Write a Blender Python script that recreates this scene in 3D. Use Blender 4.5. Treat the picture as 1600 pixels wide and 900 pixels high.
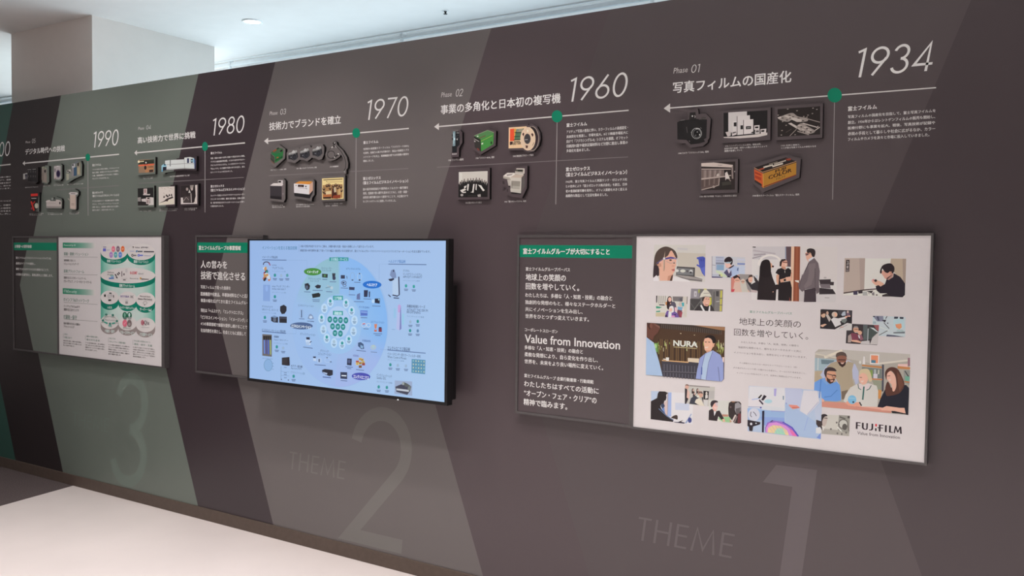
import bpy, bmesh, math, random
from mathutils import Matrix, Vector
random.seed(7)
for o in list(bpy.data.objects): bpy.data.objects.remove(o)
scene = bpy.context.scene
COL = scene.collection
# ------------------------------------------------------------------ camera
D, CZ, F = 3.0325, 1.4442, 1343.856            # distance to the wall, eye height, focal length in px of a 1600 px frame
YAW, PIT, ROLL = .559220, .0364343, .0122577
fw = Vector((-math.sin(YAW)*math.cos(PIT), math.cos(YAW)*math.cos(PIT), -math.sin(PIT)))
rt = fw.cross(Vector((0, 0, 1))).normalized(); up = rt.cross(fw)
RT = rt*math.cos(ROLL)+up*math.sin(ROLL); UP = up*math.cos(ROLL)-rt*math.sin(ROLL)
cam = bpy.data.cameras.new('camera'); cam.sensor_width = 36; cam.lens = F*36/1600; cam.clip_start = .05
camo = bpy.data.objects.new('camera', cam); COL.objects.link(camo)
camo.matrix_world = Matrix(((RT.x, UP.x, -fw.x, 0), (RT.y, UP.y, -fw.y, -D), (RT.z, UP.z, -fw.z, CZ), (0, 0, 0, 1)))
scene.camera = camo
# ------------------------------------------------------------------ colour management, world, lamps
vs = scene.view_settings
vs.view_transform = 'Standard'; vs.look = 'None'; vs.gamma = 1; vs.use_curve_mapping = False; vs.exposure = 0.0
W = bpy.data.worlds.new('room_daylight'); scene.world = W; W.use_nodes = True
W.node_tree.nodes['Background'].inputs[0].default_value = (1.0, .86, .84, 1)
W.node_tree.nodes['Background'].inputs[1].default_value = .21
def lamp(name, kind, loc, rot, energy, col, **k):
    l = bpy.data.lights.new(name, kind); l.energy = energy; l.color = col
    for a, v in k.items(): setattr(l, a, v)
    o = bpy.data.objects.new(name, l); COL.objects.link(o); o.location = loc; o.rotation_euler = rot
    return o
ZC = 2.93
for x, e, deg in ((-4.9, 34, 128), (-3.9, 35, 122), (-2.95, 44, 98), (-2.0, 44, 92), (-1.05, 27, 80)):         # ceiling downlights washing the wall
    lamp('wall_washer_lamp', 'SPOT', (x, -.78, ZC-.03), (math.radians(10), 0, 0), e, (1, .88, .86),
         spot_size=math.radians(deg), spot_blend=.85, shadow_soft_size=.05)
for y, e, deg in ((-1.3, 190, 88), (-3.6, 300, 96)):              # the hall's further rows, over the pale floor
    for x in (-4.4, -2.8, -1.2, .4):
        lamp('hall_downlight_lamp', 'SPOT', (x, y, ZC-.03), (0, 0, 0), e*{-4.4: .58, -2.8: .85, -1.2: 1.05, .4: 1.35}[x], (1, .90, .88), spot_size=math.radians(deg), spot_blend=.9, shadow_soft_size=.09)
lamp('window_daylight', 'AREA', (-2.7, 1.52, 1.66), (math.radians(-90), 0, 0), 124, (.80, .93, 1.0), shape='RECTANGLE', size=8.2, size_y=1.6)   # daylight through the blinds
lamp('outdoor_daylight', 'AREA', (-4.6, 2.6, 1.9), (math.radians(-90), 0, 0), 330, (.84, .95, 1.0), shape='RECTANGLE', size=12.0, size_y=2.6)

# ------------------------------------------------------------------ helpers
def lin(c):
    c = c/255.0
    return c/12.92 if c <= .04045 else ((c+.055)/1.055)**2.4
def L3(r, g, b): return (lin(r), lin(g), lin(b))
def node_mat(name, base=(.8, .8, .8), rough=.5, spec=.5, metal=0):
    m = bpy.data.materials.new(name); m.use_nodes = True
    b = m.node_tree.nodes['Principled BSDF']
    b.inputs['Base Color'].default_value = (*base, 1); b.inputs['Roughness'].default_value = rough
    b.inputs['Specular IOR Level'].default_value = spec; b.inputs['Metallic'].default_value = metal
    return m, m.node_tree, b
def noisy(name, base, amp=.06, scale=30, rough=.6, spec=.4, metal=0, bump=0, stretch=None):
    m, t, b = node_mat(name, base, rough, spec, metal)
    tc = t.nodes.new('ShaderNodeTexCoord'); n = t.nodes.new('ShaderNodeTexNoise'); n.inputs['Scale'].default_value = scale; n.inputs['Detail'].default_value = 4
    src = tc.outputs['Object']
    if stretch:
        mp = t.nodes.new('ShaderNodeMapping'); mp.inputs['Scale'].default_value = stretch; t.links.new(src, mp.inputs[0]); src = mp.outputs[0]
    t.links.new(src, n.inputs['Vector'])
    r = t.nodes.new('ShaderNodeValToRGB')
    r.color_ramp.elements[0].position = .3; r.color_ramp.elements[1].position = .7
    r.color_ramp.elements[0].color = (*[c*(1-amp) for c in base], 1); r.color_ramp.elements[1].color = (*[min(1, c*(1+amp)) for c in base], 1)
    t.links.new(n.outputs['Fac'], r.inputs[0]); t.links.new(r.outputs[0], b.inputs['Base Color'])
    if bump:
        bp = t.nodes.new('ShaderNodeBump'); bp.inputs['Strength'].default_value = bump; bp.inputs['Distance'].default_value = .01
        t.links.new(n.outputs['Fac'], bp.inputs['Height']); t.links.new(bp.outputs[0], b.inputs['Normal'])
    return m
def tag(o, label=None, cat=None, group=None, kind=None):
    for k, v in (('label', label), ('category', cat), ('group', group), ('kind', kind)):
        if v: o[k] = v
    return o
def obj(name, me, mat, parent=None):
    o = bpy.data.objects.new(name, me); COL.objects.link(o)
    if mat and not me.materials: me.materials.append(mat)
    if parent: o.parent = parent
    return o
def mesh_py(name, v, f):
    me = bpy.data.meshes.new(name); me.from_pydata(v, [], f); me.update(); return me
def boxes(name, bl, mat, parent=None, bevel=0):
    """list of (x0,y0,z0,x1,y1,z1) boxes as one mesh; bevelled"""
    bm = bmesh.new()
    for x0, y0, z0, x1, y1, z1 in bl:
        g = bmesh.ops.create_cube(bm, size=1)
        bmesh.ops.scale(bm, vec=(x1-x0, y1-y0, z1-z0), verts=g['verts'])
        bmesh.ops.translate(bm, vec=((x0+x1)/2, (y0+y1)/2, (z0+z1)/2), verts=g['verts'])
    if bevel: bmesh.ops.bevel(bm, geom=list(bm.edges), offset=bevel, segments=2, affect='EDGES', profile=.5)
    me = bpy.data.meshes.new(name); bm.to_mesh(me); bm.free()
    return obj(name, me, mat, parent)
def ray(px, py):
    return RT*((px-800)/F)+UP*((450-py)/F)+fw
def U(px, py, y=0.0):                    # point of the vertical plane y=const that the photograph shows at a pixel: (X, Z)
    d = ray(px, py); t = (y+D)/d.y
    return d.x*t, CZ+d.z*t
def UZ(px, py, z):                       # point of the horizontal plane z=const
    d = ray(px, py); t = (z-CZ)/d.z
    return d.x*t, -D+d.y*t
def XZ(px, Z, y=0.0):                    # X on plane y=const, height Z, in image column px
    k = (px-800)/F; a = RT-k*fw; return -(a.y*(y+D)+a.z*(Z-CZ))/a.x
def smooth(p, n=5):
    out = []; m = len(p)
    for i in range(m):
        a, b, c, d = p[i-1], p[i], p[(i+1) % m], p[(i+2) % m]
        for j in range(n):
            t = j/n; t2 = t*t; t3 = t2*t
            out.append(tuple(.5*(2*b[k]+(c[k]-a[k])*t+(2*a[k]-5*b[k]+4*c[k]-d[k])*t2+(3*b[k]-a[k]-3*c[k]+d[k])*t3) for k in (0, 1)))
    return out
# ---- printed artwork: flat inked shapes on one plane, colour stored per corner
def ink_mat(name, rough=.5, spec=.3, emit=0):
    m, t, b = node_mat(name, rough=rough, spec=spec)
    a = t.nodes.new('ShaderNodeVertexColor'); a.layer_name = 'ink'
    if emit:
        b.inputs['Base Color'].default_value = (.02, .02, .02, 1)
        t.links.new(a.outputs[0], b.inputs['Emission Color']); b.inputs['Emission Strength'].default_value = emit
    else: t.links.new(a.outputs[0], b.inputs['Base Color'])
    return m
INK = ink_mat('printed_ink'); SCREEN = ink_mat('lit_display', .35, .4, 1.0)
_txt = {}
def text_mesh(s, bold=0.0, res=2):
    k = (s, bold, res)
    if k not in _txt:
        c = bpy.data.curves.new('t', 'FONT'); c.body = s; c.resolution_u = res; c.offset = bold; c.fill_mode = 'FRONT'
        o = bpy.data.objects.new('t', c); COL.objects.link(o)
        dg = bpy.context.evaluated_depsgraph_get(); dg.update()
        me = bpy.data.meshes.new_from_object(o.evaluated_get(dg))
        v = [(p.co.x, p.co.y) for p in me.vertices]; f = [tuple(p.vertices) for p in me.polygons]
        bpy.data.objects.remove(o); bpy.data.curves.remove(c); bpy.data.meshes.remove(me)
        xs = [p[0] for p in v]; ys = [p[1] for p in v]
        _txt[k] = ([((x-min(xs))/(max(xs)-min(xs)), (y-min(ys))/(max(ys)-min(ys))) for x, y in v], f, min(xs), max(xs))
    return _txt[k]
PAPER = L3(214, 202, 201)               # how white paper on this wall photographs
class Art:
    def __init__(s, y, lit=False):
        s.y = y; s.v = []; s.f = []; s.c = []; s.n = 1; s.lit = lit; s.o = (0, 0, 1, 1)
        s.paper = PAPER
    def at(s, x0, y0, x1, y1, w):       # coordinates that follow are given in a crop x0..x1 shown w wide
        s.o = (x0, y0, w/(x1-x0)); return s
    def px(s): s.o = (0, 0, 1); return s
    def m(s, p): return U(s.o[0]+p[0]/s.o[2], s.o[1]+p[1]/s.o[2], s.y)
    def ink(s, c):
        r = L3(*c)
        if s.lit: return (*r, 1)
        r = [.8*a/b for a, b in zip(r, s.paper)]; k = min(1, .9/max(r))
        return (*[a*k for a in r], 1)
    def raw(s, pts, faces, cols):       # pts are plane coordinates
        y = s.y-s.n*1.3e-5; s.n += 1; k = len(s.v)
        s.v += [(p[0], y, p[1]) for p in pts]
        for f in faces:
            a = sum(pts[f[i-1]][0]*pts[f[i]][1]-pts[f[i]][0]*pts[f[i-1]][1] for i in range(len(f)))
            f = list(f) if a > 0 else list(f)[::-1]
            s.f.append([k+i for i in f]); s.c.append([cols[i] if isinstance(cols, list) else cols for i in f])
    def poly(s, pts, col, sm=0):
        if isinstance(col, list): s.raw([s.m(p) for p in pts], [range(len(pts))], [s.ink(c) for c in col]); return s
        if sm: pts = smooth(pts)
        s.raw([s.m(p) for p in pts], [range(len(pts))], s.ink(col)); return s
    def ell(s, cx, cy, rx, ry, col, rot=0, n=28):
        c, d = math.cos(rot), math.sin(rot)
        return s.poly([(cx+rx*math.cos(a)*c-ry*math.sin(a)*d, cy+rx*math.cos(a)*d+ry*math.sin(a)*c) for a in [2*math.pi*i/n for i in range(n)]], col)
    def ring(s, cx, cy, rx, ry, w, col, n=32, a0=0, a1=2*math.pi):
        P = []; Fc = []
        full = abs(a1-a0-2*math.pi) < 1e-6
        for i in range(n+1):
            a = a0+(a1-a0)*i/n
            P += [(cx+rx*math.cos(a), cy+ry*math.sin(a)), (cx+max(0, rx-w)*math.cos(a), cy+max(0, ry-w)*math.sin(a))]
        for i in range(n): Fc.append((2*i, 2*i+2, 2*i+3, 2*i+1))
        s.raw([s.m(p) for p in P], Fc, s.ink(col)); return s
    def rect(s, x0, y0, x1, y1, col): return s.poly([(x0, y0), (x1, y0), (x1, y1), (x0, y1)], col)
    def line(s, pts, w, col):
        P = []; Fc = []
        for i, p in enumerate(pts):
            a = pts[max(0, i-1)]; b = pts[min(len(pts)-1, i+1)]
            dx, dy = b[0]-a[0], b[1]-a[1]; l = math.hypot(dx, dy) or 1
            P += [(p[0]-dy/l*w/2, p[1]+dx/l*w/2), (p[0]+dy/l*w/2, p[1]-dx/l*w/2)]
        for i in range(len(pts)-1): Fc.append((2*i, 2*i+1, 2*i+3, 2*i+2))
        s.raw([s.m(p) for p in P], Fc, s.ink(col)); return s
    def box(s, x0, yt, yb, x1):          # upright rectangle on the plane from the pixels of its left edge and right column
        X0, Z1 = s.m((x0, yt)); _, Z0 = s.m((x0, yb))
        X1 = XZ(s.o[0]+x1/s.o[2], (Z0+Z1)/2, s.y)
        X0 = XZ(s.o[0]+x0/s.o[2], (Z0+Z1)/2, s.y)
        return X0, X1, Z0, Z1
    def glyphs(s, v, f, b, col, shear=0):
        X0, X1, Z0, Z1 = b; w = X1-X0; h = Z1-Z0; sh = shear*h
        s.raw([(X0+(w-sh)*x+sh*y, Z0+h*y) for x, y in v], f, s.ink(col))
    def numerals(s, t, w, b, col, shear=0):
        for v, f in strokes(t, w): s.glyphs(v, f, b, col, shear)
        return s
    def lettering(s, t, b, col, bold=.012, shear=0, res=2):
        v, f, _, _ = text_mesh(t, 0, res); h = b[3]-b[2]; e = max(0, bold)*h
        for dx, dy in (((-e, -e*.6), (e, e*.6), (-e, e*.6), (e, -e*.6)) if bold > .015 else ((-e, 0), (e, 0)) if bold > 0 else ((0, 0),)):
            s.glyphs(v, f, (b[0]+dx+e, b[1]+dx-e, b[2]+dy, b[3]+dy), col, shear)
        return s
    def text(s, t, x0, yt, yb, x1, col=(230, 220, 218), bold=.012, shear=0, res=2):
        return s.lettering(t, s.box(x0, yt, yb, x1), col, bold, shear, res)
    def build(s, name, parent=None):
        me = mesh_py(name, s.v, s.f)
        ca = me.color_attributes.new('ink', 'FLOAT_COLOR', 'CORNER')
        flat = []
        for c in s.c:
            for k in c: flat += k
        ca.data.foreach_set('color', flat)
        return obj(name, me, SCREEN if s.lit else INK, parent)
# ---- thin geometric numerals drawn as strokes (unit height)
def arc(cx, cy, rx, ry, a0, a1, n=28): return [(cx+rx*math.cos(math.radians(a0+(a1-a0)*i/n)), cy+ry*math.sin(math.radians(a0+(a1-a0)*i/n))) for i in range(n+1)]
GL = {'0': (.60, [arc(.30, .5, .25, .45, 0, 360)]), '1': (.34, [[(.02, .87), (.22, .95), (.22, 0)]]),
      '2': (.58, [arc(.29, .70, .235, .25, 172, -38)+[(.06, .05), (.56, .05)]]),
      '3': (.56, [arc(.27, .73, .205, .22, 165, -90), arc(.27, .28, .235, .23, 90, -165)]),
      '4': (.62, [[(.46, 0), (.46, .93), (.06, .24), (.62, .24)]]),
      '5': (.54, [[(.47, .95), (.17, .95), (.115, .55)]+arc(.25, .31, .24, .26, 128, -150)]),
      '6': (.60, [arc(.30, .30, .25, .25, 0, 360), [(.44, .97), (.085, .40)]]),
      '7': (.56, [[(.04, .95), (.53, .95), (.16, 0)]]),
      '8': (.58, [arc(.29, .735, .20, .215, 0, 360), arc(.29, .285, .24, .235, 0, 360)]),
      '9': (.60, [arc(.30, .70, .25, .25, 0, 360), [(.16, .03), (.515, .60)]]),
      'T': (.52, [[(.02, .95), (.50, .95)], [(.26, .95), (.26, 0)]]), 'H': (.66, [[(.08, 0), (.08, 1)], [(.58, 0), (.58, 1)], [(.08, .53), (.58, .53)]]),
      'E': (.50, [[(.46, .95), (.08, .95), (.08, .05), (.46, .05)], [(.08, .53), (.44, .53)]]),
      'M': (.86, [[(.05, 0), (.16, .97), (.43, .12), (.70, .97), (.81, 0)]])}
def strokes(txt, w):
    out = []; x = 0
    for ch in txt:
        adv, paths = GL[ch]
        for p in paths:
            V = []; Fc = []; n = len(p); closed = math.hypot(p[0][0]-p[-1][0], p[0][1]-p[-1][1]) < 1e-6
            def nrm(u, v):
                l = math.hypot(v[0]-u[0], v[1]-u[1]); return (-(v[1]-u[1])/l, (v[0]-u[0])/l)
            for i in range(n):
                a = p[i-1] if i else (p[-2] if closed else None); b = p[i+1] if i < n-1 else (p[1] if closed else None)
                if a and b:
                    n1, n2 = nrm(a, p[i]), nrm(p[i], b); mx, my = n1[0]+n2[0], n1[1]+n2[1]; q = max(.25, (mx*mx+my*my)/2)
                    nx, ny = mx/q, my/q
                else: nx, ny = nrm(a, p[i]) if a else nrm(p[i], b)
                V += [(x+p[i][0]+nx*w/2, p[i][1]+ny*w/2), (x+p[i][0]-nx*w/2, p[i][1]-ny*w/2)]
            for i in range(n-1): Fc.append((2*i, 2*i+1, 2*i+3, 2*i+2))
            out.append((V, Fc))
        x += adv+.10
    xs = [v[0] for V, _ in out for v in V]; ys = [v[1] for V, _ in out for v in V]
    return [([((a-min(xs))/(max(xs)-min(xs)), (b-min(ys))/(max(ys)-min(ys))) for a, b in V], Fc) for V, Fc in out]

# ------------------------------------------------------------------ materials of the room
def band_material():
    """wall graphic: chevron bands, teal at the far end to plum at the near end, continued over everything mounted on it"""
    m, t, b = node_mat('chevron_wall_print', rough=.36, spec=.5)
    g = t.nodes.new('ShaderNodeNewGeometry'); sp = t.nodes.new('ShaderNodeSeparateXYZ'); t.links.new(g.outputs['Position'], sp.inputs[0])
    def mt(op, a, v=None, c=None):
        n = t.nodes.new('ShaderNodeMath'); n.operation = op
        t.links.new(a, n.inputs[0])
        if v is not None: n.inputs[1].default_value = v
        if c is not None: t.links.new(c, n.inputs[1])
        return n.outputs[0]
    zz = mt('ABSOLUTE', mt('SUBTRACT', sp.outputs['Z'], 1.222)); k = mt('MULTIPLY', zz, .371)
    u = mt('SUBTRACT', sp.outputs['X'], c=k); u = mt('DIVIDE', mt('ADD', u, 8.0), 10.0)
    r = t.nodes.new('ShaderNodeValToRGB'); r.color_ramp.interpolation = 'CONSTANT'
    bands = [(-8.0, (50, 84, 75)), (-6.171, (42, 34, 35)), (-5.62, (103, 107, 100)), (-4.33, (56, 45, 49)), (-3.77, (100, 91, 90)),
             (-2.474, (78, 65, 68)), (-1.915, (79, 68, 70)), (-.624, (68, 57, 60)), (-.064, (72, 62, 64))]
    e = r.color_ramp.elements; e.remove(e[1]); e[0].position = 0
    for i, (x, c) in enumerate(bands):
        q = e[0] if i == 0 else e.new((x+8)/10)
        q.color = (*[.8*a/p for a, p in zip(L3(*c), PAPER)], 1)
    t.links.new(u, r.inputs[0]); t.links.new(r.outputs[0], b.inputs['Base Color'])
    return m
BAND = band_material()
M_white = noisy('ceiling_paint', (.80, .79, .78), .015, 8, .9, .1)
M_pillar = noisy('pillar_paint', (.73, .69, .655), .012, 14, .8, .15)
M_floor = noisy('pale_stone_floor', (.765, .725, .70), .035, 2.2, .42, .35)
M_carpet = noisy('taupe_carpet', (.12, .10, .10), .35, 160, .95, .1, bump=.5)
M_base = noisy('brown_vinyl_baseboard', (.115, .088, .072), .08, 40, .5, .3)
M_edge = noisy('black_board_edge', (.012, .011, .012), .2, 50, .6, .2)
M_alu = noisy('grey_anodised_frame', (.115, .11, .112), .06, 60, .42, .5, .3)
M_bezel = noisy('black_plastic', (.010, .010, .011), .2, 80, .38, .4)
M_blind = noisy('blind_fabric', (.62, .68, .72), .04, 90, .8, .1, stretch=(1, 1, 14))
_m = M_blind; _t = _m.node_tree; _b = _t.nodes['Principled BSDF']; _x = _t.nodes.new('ShaderNodeBsdfTranslucent'); _x.inputs[0].default_value = (.55, .66, .72, 1); _y = _t.nodes.new('ShaderNodeMixShader'); _y.inputs[0].default_value = .55
_o = _t.nodes['Material Output']; _t.links.new(_b.outputs[0], _y.inputs[1]); _t.links.new(_x.outputs[0], _y.inputs[2]); _t.links.new(_y.outputs[0], _o.inputs[0])      # sun-lit cloth
M_rail = noisy('white_rail', (.82, .86, .88), .02, 40, .4, .4)
M_glass, _t, _b = node_mat('window_glass', (.85, .93, .95), .03, .5); _b.inputs['Transmission Weight'].default_value = .9
def emis(name, c, s):
    m, t, b = node_mat(name, c); b.inputs['Emission Color'].default_value = (*c, 1); b.inputs['Emission Strength'].default_value = s; return m

# ------------------------------------------------------------------ the setting
WX0, WX1 = -8.0, 1.6
wall = tag(boxes('wall_front', [(WX0, 0, 0, WX1, .12, 2.400)], BAND), kind='structure')
tag(boxes('baseboard_front', [(WX0, -.006, .0, WX1, 0, .066)], M_base, bevel=.0015), kind='structure')
fx, fy = UZ(118, 758, 0); gx, gy = UZ(0, 791, 0)
ex = fx+(gx-fx)*(-9-fy)/(gy-fy)
slab = mesh_py('floor', [(fx, -.006, 0), (ex, -9, 0), (4, -9, 0), (4, -.006, 0), (fx, -.006, -.05), (ex, -9, -.05), (4, -9, -.05), (4, -.006, -.05)],
               [(0, 1, 2, 3), (7, 6, 5, 4), (0, 4, 5, 1), (1, 5, 6, 2), (2, 6, 7, 3), (3, 7, 4, 0)])
tag(obj('floor', slab, M_floor), kind='structure')
cp = mesh_py('floor_carpet', [(-11, -.006, 0), (-11, -9, 0), (ex, -9, 0), (fx, -.006, 0), (-11, -.006, -.05), (-11, -9, -.05), (ex, -9, -.05), (fx, -.006, -.05)],
             [(0, 1, 2, 3), (7, 6, 5, 4), (0, 4, 5, 1), (1, 5, 6, 2), (2, 6, 7, 3), (3, 7, 4, 0)])
tag(obj('floor_carpet', cp, M_carpet), kind='structure')
tag(boxes('floor_rear', [(-11, -.006, -.05, 4, 2.4, -.001)], M_carpet), kind='structure')
# pillar behind the partition, its face parallel to it
PY = .16
pxr, ZCEIL = U(143.7, 23.5, PY); pxl = XZ(18.5, 2.4, PY)
d = ray(341, 72); tt = (ZCEIL-CZ)/d.z; pyb = -D+d.y*tt
tag(boxes('wall_pillar', [(pxl, PY, 0, pxr, pyb, ZCEIL+.01)], M_pillar), kind='structure')
# ceiling, ending in a slot above the blinds
cy = -D+ray(345, 95.5).y*(ZCEIL-CZ)/ray(345, 95.5).z
tag(boxes('ceiling', [(-11, -9, ZCEIL, 4, cy, ZCEIL+.08)], M_white), kind='structure')

# ------------------------------------------------------------------ printed lettering on the wall
WH = (226, 216, 214); GREEN = (0, 122, 92); FAINT = (128, 118, 118)
def part(a, name, label=None, parent=None):
    o = a.build(name, parent or wall)
    if label: o['label'] = label
    return o
def section(crop, year, yb, ph, nb, head, hb, arrow, dot, vert, hdiv, titles, lines, caps, word):
    A = lambda: Art(0.0).at(*crop)
    if year:
        a = A(); a.numerals(year, .085, a.box(*yb), WH, .17); part(a, 'year_numeral', 'white %s numeral' % year)
    if ph:
        a = A(); a.text('Phase', *ph, col=(200, 188, 186), bold=0, shear=.16); a.numerals(word, .075, a.box(*nb), WH, .17); part(a, 'phase_label')
    if head: part(A().text(head, *hb, col=WH, bold=.018, res=3), 'section_heading')
    tx, ty, bx, b0, b1, ex_, ey = arrow
    a = A(); ln = (205, 195, 192); a.n = 12
    a.line([(bx-1, (b0+b1)/2), (ex_, ey)], 1.9*a.o[2], ln); a.poly([(tx, ty), (bx, b0), (bx, b1)], ln); part(a, 'timeline_arrow')
    if dot: a = A(); a.n = 18; part(a.ell(*dot, GREEN), 'timeline_dot', 'green round dot')
    a = A()
    if vert: a.line(vert, 1.05*a.o[2], (150, 141, 140))
    if hdiv: a.line(hdiv, .9*a.o[2], FAINT)
    if a.v: part(a, 'divider_line')
    a = A()
    for t, *b in titles: a.text(t, *b, col=WH, bold=.026)
    for t, *b in lines: a.text(t, *b, col=(212, 202, 200), bold=.018, res=1)
    if a.v: part(a, 'body_text')
    for cp in caps:
        a = A()
        for t, *b in cp: a.text(t, *b, col=(205, 195, 193), bold=.025, res=1)
        part(a, 'caption')
FF, FX, FB = '富士フイルム', '富士ゼロックス', '（富士フイルムビジネスイノベーション）'
def q(dx, dy, b): return [b[0]+dx, b[1]+dy, b[2]+dy, b[3]+dx]
C1 = (1240, 50, 1600, 320, 1200); dx = -220*3.3333
K = lambda x: x-733.3
section(C1, '1934', (312, 88, 239, 747), (K(107), 188, 217, K(185)), (K(198), 171, 214, K(247)), '写真フィルムの国産化', (K(105), 262, 320, K(722)),
        (K(57), 398, K(90), 372, 420, 742, 290), (214, 329, 37.5, 38.5), [(213, 367), (203, 873)], None,
        [(FF, 283, 388, 412, 434)],
        [('写真フィルムの国産化を目指して、富士写真フイルムを', 283, 434, 450, 740), ('創立。1936年からはレントゲンフィルムの販売も開始し、', 283, 463, 480, 738),
         ('医療分野にも事業を拡大。戦後、写真技術が記録や', 283, 493, 509, 738), ('表現の手段として暮らしや社会に広がるなか、カラー', 283, 522, 540, 738),
         ('フィルムやカメラを次々と市場に投入していきました。', 283, 551, 568, 708)],
        [[('1948 カメラ「フジカシックスIA」発売', K(133), 627, 637, K(291))],
         [('1936 レントゲンフィルム発売。戦後以降、', K(377), 590, 599, K(565)), ('結核対策や医療・研究への関心の高まりによって', K(373), 603, 612, K(596)), ('需要が急増していく', K(373), 615, 625, K(465))],
         [('1933 足柄工場竣工。', -65, 588, 596, 35), ('ここが富士写真フイルムの本社となる', -65, 600, 609, 117)],
         [('1956 電子計算機「FUJIC」の実用化に成功', K(245), 853, 863, K(437))], [('1948 初のカラーフィルム「富士カラーフィルム」発売', K(520), 848, 858, K(763))]], '01')
C2 = (670, 100, 1010, 330, 1330)
section(C2, '1960', (848, 86, 233, 1226), (75, 175, 205, 143), (163, 156, 200, 211), '事業の多角化と日本初の複写機', (73, 252, 308, 806),
        (33, 384, 62, 361, 404, 1222, 283), (784, 320, 33, 37.5), [(784, 357), (776, 858)], [(50, 631), (1218, 568)],
        [(FF, 842, 363, 386, 967), (FX, 838, 632, 656, 985), (FB, 838, 664, 690, 1212)],
        [('アマチュア写真の普及に伴い、カラーフィルムの高感度化・', 842, 406, 425, 1218), ('高画質化を推進し、市場を拡大。8ミリ映画市場拡大に', 842, 436, 454, 1218),
         ('向けて「フジカシングル-8」システムを展開。オフセット', 842, 464, 484, 1217), ('印刷用PS版や磁気記録材料など分野に進出し事業の', 842, 493, 513, 1217), ('多角化を進めました。', 842, 522, 541, 985),
         ('1962年、富士写真フイルムと英国ランク・ゼロックス社', 838, 712, 728, 1213), ('との合弁により「富士ゼロックス株式会社」を創立。日本', 838, 740, 757, 1213),
         ('初の普通紙複写機を発売し、オフィス業務を大きく変える', 838, 769, 786, 1212), ('画期的な製品として注目を集めました。', 838, 797, 815, 1095)],
        [[('1965 シングル-8発売', 120, 582, 595, 212)], [('1958「フジカラーR100」発売', 288, 570, 582, 400)], [('1963 放送用ビデオテープ発売', 515, 557, 570, 640)],
         [('1962 富士ゼロックス設立', 225, 843, 854, 323)], [('1962「富士ゼロックス914」発売', 463, 836, 847, 595)]], '02')
C3 = (400, 130, 680, 330, 1260)
section(C3, '1970', (768, 119, 263, 1080), (95, 200, 226, 153), (169, 183, 222, 213), '技術力でブランドを確立', (93, 276, 333, 597),
        (57, 407, 86, 383, 430, 1075, 318), (705, 350, 27.5, 35), [(704, 385), (701, 880)], [(88, 651), (1072, 600)],
        [(FF, 755, 408, 428, 860), (FX, 753, 660, 681, 877), (FB, 753, 690, 713, 1070)],
        [('世界初の高感度カラーフィルム「フジカラー F-II400」', 755, 456, 471, 1075), ('を発売。技術力の高さを印象付け、製品の信頼性とブラ', 755, 484, 499, 1075),
         ('ンドイメージを向上。医療機器分野では内視鏡の開発を', 755, 512, 527, 1075), ('開始しました。', 755, 540, 555, 830),
         ('国の販売体制強化や業界初のフルカラー複写機を', 753, 738, 755, 1070), ('発売。低価格や使い勝手を高めるとともに、小型・高速・', 753, 766, 784, 1070),
         ('高性能な複写機を次々と開発することで、大企業だけで', 753, 795, 812, 1070), ('なく多くのオフィスに浸透していきました。', 753, 824, 840, 985)],
        [[('1976「フジカラー F-II400」発売', 103, 606, 616, 213)], [('1970 一眼レフカメラ「フジカST701」発売', 285, 595, 606, 427)], [('1971 内視鏡発売', 520, 583, 593, 580)],
         [('1973 フルカラー複写機', 113, 856, 864, 190), ('「富士ゼロックス6500」発売', 113, 867, 877, 203)],
         [('1977 小型複写機「富士ゼロックス2202」', 283, 850, 859, 408), ('富士ゼロックス初の発売', 283, 863, 873, 378)],
         [('1973「カラー複写機」新聞', 488, 845, 853, 608), ('業界初・業務案内', 488, 857, 867, 575)]], '03')
C4 = (190, 170, 400, 340, 1112)
section(C4, '1980', (742, 80, 223, 1024), (137, 152, 176, 188), (203, 137, 172, 245), '高い技術力で世界に挑戦', (133, 235, 288, 611),
        (105, 364, 127, 341, 387, 1021, 282), (690, 312, 24.5, 38), [(690, 350), (690, 857)], [(140, 617), (1010, 568)],
        [(FF, 737, 358, 377, 830), (FX, 737, 632, 652, 848), (FB, 737, 663, 686, 1018)],
        [('写真・製版の技術で世界に先駆けた製品を次々に開発。', 737, 404, 418, 1020), ('デジタルX線画像診断装置、入力から出力までカバー', 737, 432, 447, 1020),
         ('するフルデジタルシステム、レンズ付きカラーフィルム', 737, 461, 476, 1020), ('「写ルンです」など画像や写真のあり方を変え、新た', 737, 490, 505, 1020), ('なイノベーションを生みました。', 737, 519, 533, 920),
         ('ネットワーク対応システムワークステーションとレーザー', 737, 711, 726, 1018), ('プリンターなどの開発、普及に取り組み、企業の効率', 737, 741, 756, 1018),
         ('化・省力化を支えるオフィスオートメーション分野へ', 737, 771, 786, 1018), ('と領域を拡大しました。', 737, 799, 813, 845)],
        [[('1986 レンズ付フィルム', 175, 563, 571, 262), ('「写ルンです」発売', 178, 573, 583, 258)], [('1983 デジタルX線画像診断装置「FCR」発売', 400, 554, 567, 562)],
         [('1981「8080」発売', 150, 842, 852, 245)], [('1982 ワークステーション「8080」', 312, 828, 836, 465), ('業界初のシステムを発売', 312, 839, 849, 455)],
         [('1988 企業品質賞', 520, 821, 829, 625), ('デミング賞受賞', 520, 832, 842, 608)]], '04')
C5 = (0, 200, 190, 340, 1221)
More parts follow.
